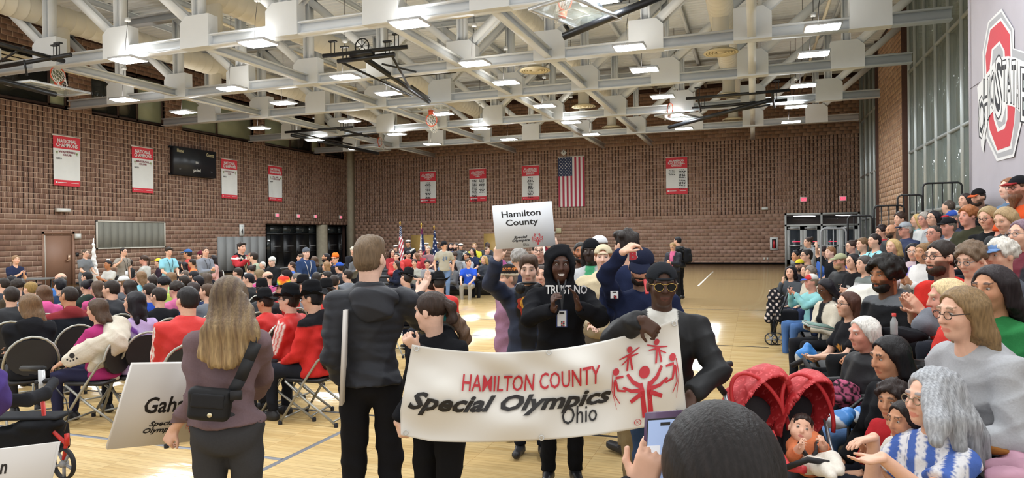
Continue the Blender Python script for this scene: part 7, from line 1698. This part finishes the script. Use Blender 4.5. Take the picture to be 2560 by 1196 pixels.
# double pushchair
sp = at(1930, 1080, 3.55); pc_ = empty('double_pushchair', (sp.x, sp.y, 0), YAW, 'red and grey double pushchair with two hoods', 'pushchair'); PL = lambda px, py, z: np.array((Matrix.Rotation(-YAW, 4, 'Z') @ (at(px, py, z)-Vector((sp.x, sp.y, 0))))[:])
M_pr = mat('pushchair_red', attr=True, rough=.6, noise=.05, scale=30)
def red_rings(v):
    c = np.tile(lin('#b3262c'), (len(v), 1)); r = np.sin(v[:, 0]*95)*np.sin(v[:, 2]*95+v[:, 1]*60); c[np.abs(r-.55) < .12] = lin('#d8565a'); return c
def hood(x0, y0, x1, y1, x2, y2, z):
    S = SDF(); a, b, c = PL(x0, y0, z), PL(x1, y1, z), PL(x2, y2, z); mid = (a+c)/2; w_ = np.linalg.norm(c-a)
    ax = nrm(c-a); up = nrm(b-mid); nn_ = np.cross(ax, up); h_ = np.linalg.norm(b-mid)
    Mx = np.stack([ax, nn_, up], 1); S.ell(mid+up*h_*.12, (w_*.5, .24, h_*.9), .02, Mx); S.ell(mid+up*h_*.05-np.array([0, .12, .0]), (w_*.42, .26, h_*.8), .015, Mx, True); S.cut(mid-up*h_*.45, -up)
    emit('hood', S, .0085, '#b3262c', M_pr, pc_, disp=folds(.004, int(x0)), colfn=red_rings)
    ring = [mid+up*h_*.12+ax*w_*.5*math.cos(t)*1.02-np.array([0, .1, 0])+up*h_*.9*math.sin(t)*1.02 for t in np.linspace(-.35, math.pi+.35, 20)]
    MB().tube(ring, .011, 6).build('hood_edge', mat('hood_trim', '#c8343a', .5), pc_, True)
hood(1822, 1010, 1858, 930, 1950, 1045, 3.75); hood(1940, 1015, 1990, 932, 2062, 1050, 3.75)
def seat_shell(pts, z, col):
    S = SDF(); p = [PL(x, y, z+dz) for x, y, dz in pts]
    S.cap(p[0], p[1], .13, .14, .03, sq=((0, 1, 0), .35)); S.cap(p[1], p[2], .13, .12, .03, sq=((0, 0, 1), .35)); emit('seat', S, .011, col, M_fab, pc_, disp=folds(.004, int(pts[0][0])))
seat_shell([(1880, 1050, .1), (1905, 1150, .05), (1930, 1180, -.25)], 3.7, '#3b3c40'); seat_shell([(1985, 1045, .12), (2010, 1135, .05), (2045, 1165, -.25)], 3.72, '#38393d')
def ptube(nm, pts, r, m, n=8): MB().tube([PL(*p) for p in pts], r, n).build(nm, m, pc_, True)
M_pg = mat('pushchair_metal', '#8e9094', .35, metal=.5)
ptube('handle', [(1828, 910, 3.75), (1800, 915, 3.72), (1786, 935, 3.7), (1797, 965, 3.7), (1812, 985, 3.7)], .017, M_rub); ptube('frame_tube', [(1812, 985, 3.7), (1830, 1060, 3.65), (1870, 1180, 3.5), (1890, 1235, 3.4)], .012, M_pg)
ptube('frame_tube', [(1955, 1015, 3.75), (1985, 1090, 3.65), (2010, 1180, 3.5)], .012, M_pg); ptube('handle', [(1980, 900+15, 4.15), (2010, 900, 4.1), (2022, 920, 4.05), (2030, 960, 4.0)], .017, M_rub); ptube('frame_tube', [(2062, 1050, 3.7), (2075, 1110, 3.6), (2095, 1175, 3.4)], .01, M_pg)
ptube('side_trim', [(1925, 1080, 3.45), (1945, 1130, 3.4), (1970, 1170, 3.3), (2010, 1175, 3.2)], .02, mat('hood_trim', '#c8343a', .5)); ptube('bumper', [(1965, 1170, 3.25), (2020, 1150, 3.15), (2080, 1160, 3.2)], .014, M_rub)
for x, y, z in ((1885, 1320, 3.3), (2000, 1330, 3.3), (1830, 1210, 4.2), (2050, 1215, 4.2)):
    p = PL(x, y, z); p[2] = .08; wheel('wheel', Vector(p), .08, pc_, ang=0.)
# baby in the pushchair
b = empty('person', at(2020, 1120, 3.5), YAW+math.radians(180-25), 'baby in an orange top and white tights strapped into the pushchair', 'person'); BL = lambda px, py, z: np.array((Matrix.Rotation(-b.rotation_euler.z, 3, 'Z') @ (at(px, py, z)-b.location))[:])
hcb = BL(2003, 1074, 3.52); Mb = rotz(math.radians(8))@rotx(math.radians(20))@roty(math.radians(-14)); Tb = HT(hcb, Mb, .66); BD = SDF()
e_ = lambda c, r, k=.02, sub=False: BD.ell(Tb(c), np.array(r)*.66, k*.66, Mb, sub)
e_((0, -.012, .03), (.086, .096, .088)); e_((0, .03, -.035), (.072, .064, .066), .03); e_((0, .06, -.078), (.03, .028, .024), .03)
for x in (-1, 1): e_((x*.045, .055, -.04), (.032, .032, .034), .02); e_((x*.031, .1, .005), (.018, .014, .011), .012, True); e_((x*.086, -.004, -.01), (.011, .02, .03), .006)
BD.cap(Tb((0, .09, -.01)), Tb((0, .1, -.028)), .006, .009, .008); BD.cap(Tb((-.016, .085, -.06)), Tb((.016, .085, -.06)), .006, None, .006)
nkb = BL(2012, 1105, 3.52); BD.cap(hcb, nkb, .035, .04, .02)
el = {}
for x, sh, el_, wr in ((-1, (2032, 1118, 3.5), (2060, 1130, 3.42), (2058, 1112, 3.36)), (1, (1992, 1118, 3.5), (1985, 1140, 3.42), (2002, 1118, 3.36))):
    a, m_, w_ = BL(*sh), BL(*el_), BL(*wr); el[x] = (a, m_, w_); BD.cap(a, m_, .028, .026, .02); BD.cap(m_, w_, .027, .02, .02); hand(BD, w_, (0, .5, .6), (-x, .3, 0), .48, .8, -x)
BD.ell(BL(2020, 1132, 3.5), (.08, .065, .1), .03)
skb = np.array(lin('#e0b096'))
def bcolr(v):
    p = Tb.inv(v); c = np.tile(skb, (len(v), 1)); x, y, z = np.abs(p[:, 0]), p[:, 1], p[:, 2]; fr = (np.abs(p) < .2).all(1) & (y > .03)
    c[fr & ((x/.02)**2+((z+.06)/.009)**2 < 1)] = lin('#c4766c'); c[fr & (np.abs(z-.026) < .004) & (x > .014) & (x < .045)] = lin('#6b4a38'); return c
emit('body', BD, .006, None, M_skin, b, colfn=bcolr)
vs, fs, cs = eye_proto()
for x in (-1, 1): mkmesh('eye', (np.array(vs)*.0082)@Mb.T+Tb((x*.032, .079, .004)), fs, M_gloss, b, True, np.array(cs))
S = SDF(); hair_sdf(S, 'short', Tb); emit('hair', S, .006, '#2b1d18', M_hair, b, disp=strands(Tb, .0015))
S = SDF(); S.ell(BL(2020, 1135, 3.5), (.098, .08, .12), .03); S.cap(BL(1992, 1118, 3.5), BL(2032, 1118, 3.5), .045, None, .03)
for x in (-1, 1): S.cap(el[x][0], el[x][1], .036, .034, .02); S.cap(el[x][1], el[x][1]*.35+el[x][2]*.65, .034, .03, .02, flat=True)
emit('t_shirt', S, .007, '#d07a52', M_fab, b, disp=folds(.002, 5))
S = SDF(); 
for a, m_, w_ in (((2010, 1160, 3.45), (2050, 1170, 3.2), (2075, 1182, 3.12)), ((2035, 1158, 3.45), (2082, 1150, 3.25), (2096, 1170, 3.15))): S.cap(BL(*a), BL(*m_), .05, .038, .02); S.cap(BL(*m_), BL(*w_), .037, .028, .02); S.cap(BL(*w_), BL(w_[0]+6, w_[1]+10, w_[2]-.05), .026, .02, .015)
emit('tights', S, .007, '#d9d3c8', M_fab, b, disp=folds(.002, 8))
m = MB()
for pts in ([(1998, 1108, 3.43), (2012, 1135, 3.36), (2025, 1150, 3.36)], [(2042, 1108, 3.43), (2040, 1130, 3.36), (2028, 1150, 3.36)], [(1985, 1155, 3.42), (2025, 1148, 3.35), (2062, 1150, 3.4)], [(2028, 1148, 3.35), (2040, 1172, 3.33)]): m.tube([BL(*p) for p in pts], .011, 5)
m.build('harness', M_black, b)
# striped shirt person, clapping
def stripes(v, J):
    c = np.tile(lin('#d8d8dc'), (len(v), 1)); x = v[:, 0]*1.0+v[:, 1]*.9; s_ = np.sin(x*58); c[s_ > .1] = lin('#4a66ae'); c[np.abs(s_+.55) < .09] = lin('#8a93b0'); return c
e = person('person in blue and white striped shirt clapping at the lower right', 2322, 1000, 2.95, 'bl', hero=1, yaw=82, hd=(6, 0), hs='none', hair='#9a9da2', skin='l', top='#d8d8dc', tt='tee', f=True, w=1.25, s=.92, seat=.42, gl='#8a7a62', bot='#17181b', tdet=stripes, grp='crowd on the right stand',
   arms=({'px': (2205, 1145, 2.7), 'f': (-.95, -.1, .2), 'n': (0, 1, -.1), 'c': .25, 'h': (.2, -1, .3)}, {'px': (2185, 1095, 3.05), 'f': (-.95, -.1, .2), 'n': (0, -1, .2), 'c': .3, 'h': (.2, -1, -.3)}))
S = SDF(); q = lambda px, py, z: loc_at(e, px, py, z); c0 = q(2338, 975, 2.97); S.ell(c0, (.09, .115, .104), .03)
for pts in ([(2340, 960, 2.92), (2385, 1050, 2.85), (2400, 1120, 2.8)], [(2375, 960, 2.95), (2420, 1060, 2.9), (2445, 1160, 2.88)], [(2350, 950, 3.05), (2400, 1060, 3.02), (2430, 1150, 3.0)], [(2330, 990, 2.88), (2345, 1060, 2.78), (2340, 1105, 2.74)], [(2390, 990, 2.98), (2440, 1090, 2.98), (2468, 1185, 2.95)]):
    S.cap(q(*pts[0]), q(*pts[1]), .05, .045, .03); S.cap(q(*pts[1]), q(*pts[2]), .045, .026, .03)
S.ell(q(2270, 1010, 2.95), (.075, .09, .11), .015, None, True)
emit('hair', S, .0062, '#a3a6aa', M_hair, e, disp=lambda v: .0016*(np.sin(v[:, 1]*70+v[:, 0]*90+3*np.sin(v[:, 2]*11+v[:, 0]*20))+.7*np.sin(v[:, 1]*190+v[:, 0]*130+4*np.sin(v[:, 2]*7))), colfn=lambda v: np.array(lin('#a2a5aa'))*(1-.4*np.clip((c0[2]-.1-v[:, 2])/.2, 0, 1)[:, None])*(.9+.13*np.sin(v[:, 1]*210+v[:, 0]*260+5*np.sin(v[:, 2]*9))[:, None]+.1*np.sin(v[:, 1]*480+v[:, 2]*30)[:, None]))
# children beside
e = person('child in red top clapping beside the striped shirt', 2232, 1003, 3.35, 'bl', yaw=65, hd=(10, 4), hs='curly', hair='#2a1f1c', skin='m', top='#b02a30', tt='long', f=True, s=.62, arms='clap', grp='crowd on the right stand', bot='#2b2b30')
e = person('child in white dress clapping in front of the striped shirt', 2262, 1052, 3.15, 'bl', yaw=75, hd=(0, 5), hs='long', hl=.08, hair='#1f1715', skin='m', top='#d8d4cc', tt='tee', f=True, s=.58, arms='clap', grp='crowd on the right stand', bot='#c9c5bc')
e = person('person in black top beside the transport chair, looking left', 2225, 895, 3.7, 'bl', yaw=82, hd=(0, 10), hs='wavy', hl=.26, hair='#120f12', skin='m', top='#1a1b1e', tt='long', f=True, s=.95, grp='crowd on the right stand')
# wheelchair with its rider
e = person('person in black jacket and jeans seated in the black transport chair', 2160, 835, 4.55, 'bl', yaw=82, hd=(0, 6), hs='long', hl=.05, hair='#d6d4ce', skin='r', top='#1b1b1f', tt='jacket', f=True, s=.93, bot='#5a7aa6', arms='lap', grp='crowd on the right stand', seat=.48, shoe='#d8d8d4')
wcp = at(2165, 900, 4.6); wc_ = empty('transport_chair', (wcp.x, wcp.y, 0), e.rotation_euler.z, 'black folding transport chair with padded armrests, black coat hung on its back', 'wheelchair')
for s_ in (-1, 1):
    MB().tube([(s_*.26, -.25, .12), (s_*.26, -.25, .95), (s_*.26, -.33, .98)], .013, 7).build('back_post', M_black, wc_, True); MB().tube([(s_*.26, -.22, .7), (s_*.26, .22, .72), (s_*.26, .3, .66), (s_*.26, .32, .2)], .013, 7).build('side_frame', M_black, wc_, True)
    MB().box((s_*.26-.03, -.2, .71), (s_*.26+.03, .2, .745)).build('armrest', M_rub, wc_); MB().tube([(s_*.26, -.28, .3), (s_*.26, .36, .3)], .012, 6).build('lower_rail', M_black, wc_, True)
    wheel('wheel', Vector((s_*.29, -.25, .13)), .13, wc_); wheel('wheel', Vector((s_*.29, .3, .1)), .1, wc_)
MB().box((-.25, -.24, .44), (.25, .22, .47)).build('seat', M_chairb, wc_); MB().box((-.25, -.27, .5), (.25, -.245, .93)).build('backrest', M_chairb, wc_); MB().box((-.265, -.2, .48), (-.255, .2, .68)).build('side_panel', M_chairb, wc_)
MB().box((.255, -.2, .48), (.265, .2, .68)).build('side_panel', M_chairb, wc_)
S = SDF(); S.box((0, -.31, .6), (.25, .05, .32), .04, .03); emit('draped_coat', S, .016, '#16171a', M_shell, wc_, disp=folds(.012, 21))
# folded pushchair with checked blanket near the front seats
fp = at(1940, 850, 10.92); f2 = empty('pushchair', (fp.x, fp.y, 0), YAW, 'small black pushchair with a patterned blanket at the court edge', 'pushchair'); QL = lambda px, py, z: np.array((Matrix.Rotation(-YAW, 4, 'Z') @ (at(px, py, z)-Vector((fp.x, fp.y, 0))))[:])
for pts in ([(1975, 715, 10.92), (1960, 760, 10.92), (1935, 830, 10.79)], [(1960, 740, 10.92), (1925, 765, 10.79), (1930, 830, 10.79)], [(1950, 810, 10.92), (1990, 800, 11.18)]): MB().tube([QL(*p) for p in pts], .014, 7).build('frame_tube', M_black, f2, True)
S = SDF(); S.box(QL(1965, 790, 11.05), (.16, .14, .1), .04, .03); emit('seat', S, .018, '#202126', M_fab, f2)
S = SDF(); S.cap(QL(1935, 735, 10.79), QL(1922, 800, 10.73), .09, .07, .03, sq=((0, 1, 0), .5)); S.cap(QL(1945, 740, 10.73), QL(1945, 800, 10.67), .05, .04, .02, sq=((0, 1, 0), .5)); emit('blanket', S, .014, '#26262b', M_fab, f2, disp=folds(.008, 31), colfn=lambda v: np.where((np.sin(v[:, 0]*70)*np.sin(v[:, 2]*60) > .45)[:, None], lin('#d8c9bf'), lin('#222227')))
for x, y in ((1928, 846), (1944, 840)): p = QL(x, y, 10.79); p[2] = .1; wheel('wheel', Vector(p), .1, f2, ang=1.0)
# carrier bags on the floor, coats, hat on the right
def blob(nm, pts, lab, cat, col, m, k=.03, seed=1, h=.012, colfn=None, grp=None):
    o = at(*pts[0][0]); e = empty(nm, o, YAW, lab, cat, grp); S = SDF()
    for p, r in pts: S.ell(np.array((Matrix.Rotation(-YAW, 3, 'Z') @ (at(*p)-o))[:]), r, k)
    emit('cover', S, h, col, m, e, disp=folds(.008, seed), colfn=colfn); return e
plast = lambda v: np.where((np.sin(v[:, 0]*14+1)+np.sin(v[:, 2]*17+v[:, 0]*9) > .25)[:, None], lin('#3f86cf'), lin('#d3dbe3'))
blob('plastic_bag', [((2105, 1045, 3.9), (.07, .07, .05)), ((2085, 1055, 3.9), (.05, .05, .04)), ((2120, 1035, 3.95), (.04, .04, .04))], 'blue and white plastic bag on the floor behind the pushchair', 'bag', '#4b8fd0', M_gloss, seed=41, colfn=plast, h=.009)
blob('plastic_bag', [((2162, 1038, 4.0), (.06, .07, .05)), ((2150, 1048, 4.0), (.04, .04, .03))], 'blue and white plastic bag next to the child in red', 'bag', '#4b8fd0', M_gloss, seed=43, colfn=plast, h=.009)
blob('plastic_bag', [((2003, 892, 6.3), (.06, .06, .08)), ((2018, 878, 6.3), (.05, .05, .07)), ((2030, 890, 6.3), (.04, .05, .06))], 'blue and white plastic bag at the feet by the front seats', 'bag', '#4b8fd0', M_gloss, seed=44, colfn=plast)
blob('plastic_bag', [((2165, 750, 7), (.2, .2, .14)), ((2160, 735, 7), (.16, .16, .1))], 'white and blue plastic bag of clothes behind the scarf', 'bag', '#d8d8d0', M_fab, seed=45, colfn=lambda v: np.where((v[:, 2] < -.03)[:, None], lin('#5b9bd5'), lin('#dcdad0')))
blob('plaid_blanket', [((2110, 985, 4.5), (.1, .08, .09)), ((2130, 1000, 4.5), (.08, .08, .08))], 'pink and black checked blanket under the transport chair', 'blanket', '#8a3f5a', M_fab, seed=48, colfn=lambda v: np.where(((np.sin(v[:, 0]*120) > .5) ^ (np.sin(v[:, 2]*120) > .5))[:, None], lin('#2a2026'), lin('#b05a78')))
blob('pink_coat', [((2505, 1172, 2.9), (.07, .08, .05)), ((2540, 1150, 2.95), (.06, .07, .05)), ((2560, 1190, 2.8), (.07, .08, .05)), ((2515, 1200, 2.75), (.08, .06, .05))], 'dusty pink quilted coat heaped at the right edge', 'coat', '#b58a9c', M_shell, seed=51, h=.009)
blob('brown_scarf', [((2500, 1125, 2.98), (.06, .04, .018)), ((2545, 1118, 2.98), (.06, .04, .018))], 'brown scarf lying on the pink coat', 'scarf', '#8a5a2c', M_fab, seed=52, h=.009)
blob('fur_coat', [((2450, 1095, 3.2), (.09, .09, .06))], 'grey fur trimmed coat behind the striped shirt', 'coat', '#8f8a86', M_fab, seed=53)
blob('black_hat', [((2468, 1058, 3.3), (.1, .09, .035))], 'black felt hat with a gold band on the stand', 'hat', '#17181b', M_fab, seed=54, h=.009)
blob('black_bag', [((2265, 838, 4.5), (.14, .1, .05)), ((2240, 832, 4.5), (.08, .08, .04))], 'black holdall on the seat behind the transport chair', 'bag', '#1b1c20', M_fab, seed=55)
blob('grey_coat', [((2310, 812, 4.5), (.07, .08, .07)), ((2322, 795, 4.5), (.05, .06, .06))], 'grey coat with a red strap beside the black holdall', 'coat', '#6d7078', M_fab, seed=56)
bt = at(2235, 805, 4.4); e = empty('drink_bottle', bt, 0, 'clear plastic bottle with a red cap beside the black coat', 'bottle'); MB().lathe([(.001, -.08), (.022, -.08), (.022, .0), (.01, .025), (.01, .04)], 12).build('bottle_body', mat('clear_plastic', '#c9d0d2', .1, alpha=.5), e, True); MB().lathe([(.013, .035), (.013, .055), (.001, .055)], 10).build('bottle_cap', M_rr, e)
bk = at(2045, 815, 5.75); e = empty('book', bk, YAW, 'green hardback book held over the front seats', 'book'); MB().box((-.11, -.08, -.012), (.11, .08, -.008)).box((-.11, -.08, .008), (.11, .08, .012)).build('cover', mat('book_green', '#5a7a70', .5), e); MB().box((-.105, -.075, -.008), (.105, .075, .008)).build('pages', M_bw, e); e.rotation_euler = (.1, .18, YAW)
# cream animal blanket over the chair of the magenta shirt
ap = [a for a in ALLP if 'magenta' in a[1]][0][0]; bl = empty('animal_blanket', ap.location, ap.rotation_euler.z, 'cream fleece blanket with paw prints draped over the chair and lap', 'blanket'); KL = lambda px, py, z: np.array((Matrix.Rotation(-bl.rotation_euler.z, 3, 'Z') @ (at(px, py, z)-bl.location))[:])
zq = [a for a in ALLP if 'magenta' in a[1]][0][2]
S = SDF(); 
for a, b_, r1, r2 in (((290, 825, .1), (285, 860, -.1), .14, .12), ((285, 850, -.1), (200, 885, -.25), .1, .09), ((200, 885, -.25), (180, 900, -.3), .085, .07), ((280, 860, -.1), (235, 920, -.15), .1, .06), ((290, 860, .05), (285, 940, .0), .06, .05), ((300, 850, .15), (300, 905, .15), .08, .06)): S.cap(KL(a[0], a[1], zq+a[2]), KL(b_[0], b_[1], zq+b_[2]), r1, r2, .04, sq=((.7, .7, 0), .6))
emit('fleece', S, .013, '#cfc8b8', M_fab, bl, disp=lambda v: folds(.006, 61)(v)+.003*np.sin(v[:, 0]*190)*np.sin(v[:, 2]*210))
poly_on('paw_print', [disc2d(180, 890, 7)]+[disc2d(168+8*k, 900+3*math.sin(k*1.5), 2.6, 8) for k in range(4)], lambda a, b: tuple(KL(a, b, zq-.4)), M_soK, bl)
# sleeve edge of someone just outside the left of the frame
blob('purple_coat', [((-18, 985, 4.3), (.1, .1, .16))], 'purple knitted sleeve at the left edge beside the rollator', 'clothing', '#4a3a78', M_fab, seed=71)
# backpacks, a sitter and a chair at the right edge
def backpack(px, py, z, yaw, lab):
    p = at(px, py, z); k = empty('backpack', p, YAW+math.radians(180-yaw), lab, 'backpack', 'worn backpacks'); S = SDF(); S.box((0, -.2, 0), (.13, .07, .2), .06, .03); S.box((0, -.27, -.06), (.1, .03, .1), .03, .03); emit('pack', S, .018, '#1c1d21', M_fab, k)
    for s_ in (-1, 1): MB().tube([(s_*.09, -.14, .18), (s_*.1, .0, .24), (s_*.1, .13, .12), (s_*.12, .06, -.12), (s_*.1, -.13, -.14)], .02, 6).build('strap', M_fab and mat('webbing', '#17181b', .7), k, True)
backpack(2032, 650, 15.5, 80, 'black backpack on the grey hoodie before the white doors'); backpack(1702, 640, 18.6, 130, 'black backpack worn beside the far wall')
person('person in lavender skirt with bare knees at the right edge', 2668, 760, 3.15, 'bl', yaw=85, hs='long', hair='#5a4636', top='#8a7a8c', tt='long', f=True, s=.95, bare=True, bot='#b9aec2', w=1.2, grp='crowd on the right stand')
# chairs under the seated crowd
for (p_, d, zc, st_, seat, px, py, sc, w_) in ALLP:
    if st_ == 'sit': put_chair(p_.location, p_.rotation_euler.z, 'folding chair under the '+' '.join(d.split()[:11]))
for px, py, z, yw_ in ((10, 830, 8.6, 150), (120, 835, 9.2, 148), (700, 850, 7.6, 110), (2600, 1010, 2.75, 80)):
    p = at(px, py, z); put_chair(p, YAW+math.radians(180-yw_), {10: 'empty folding chair at the left edge of the view', 120: 'folding chair between the black hoodie and the magenta t-shirt', 700: 'folding chair beside the mauve sweater, before the hats', 2600: 'folding chair with a black oval back at the right edge'}[px])
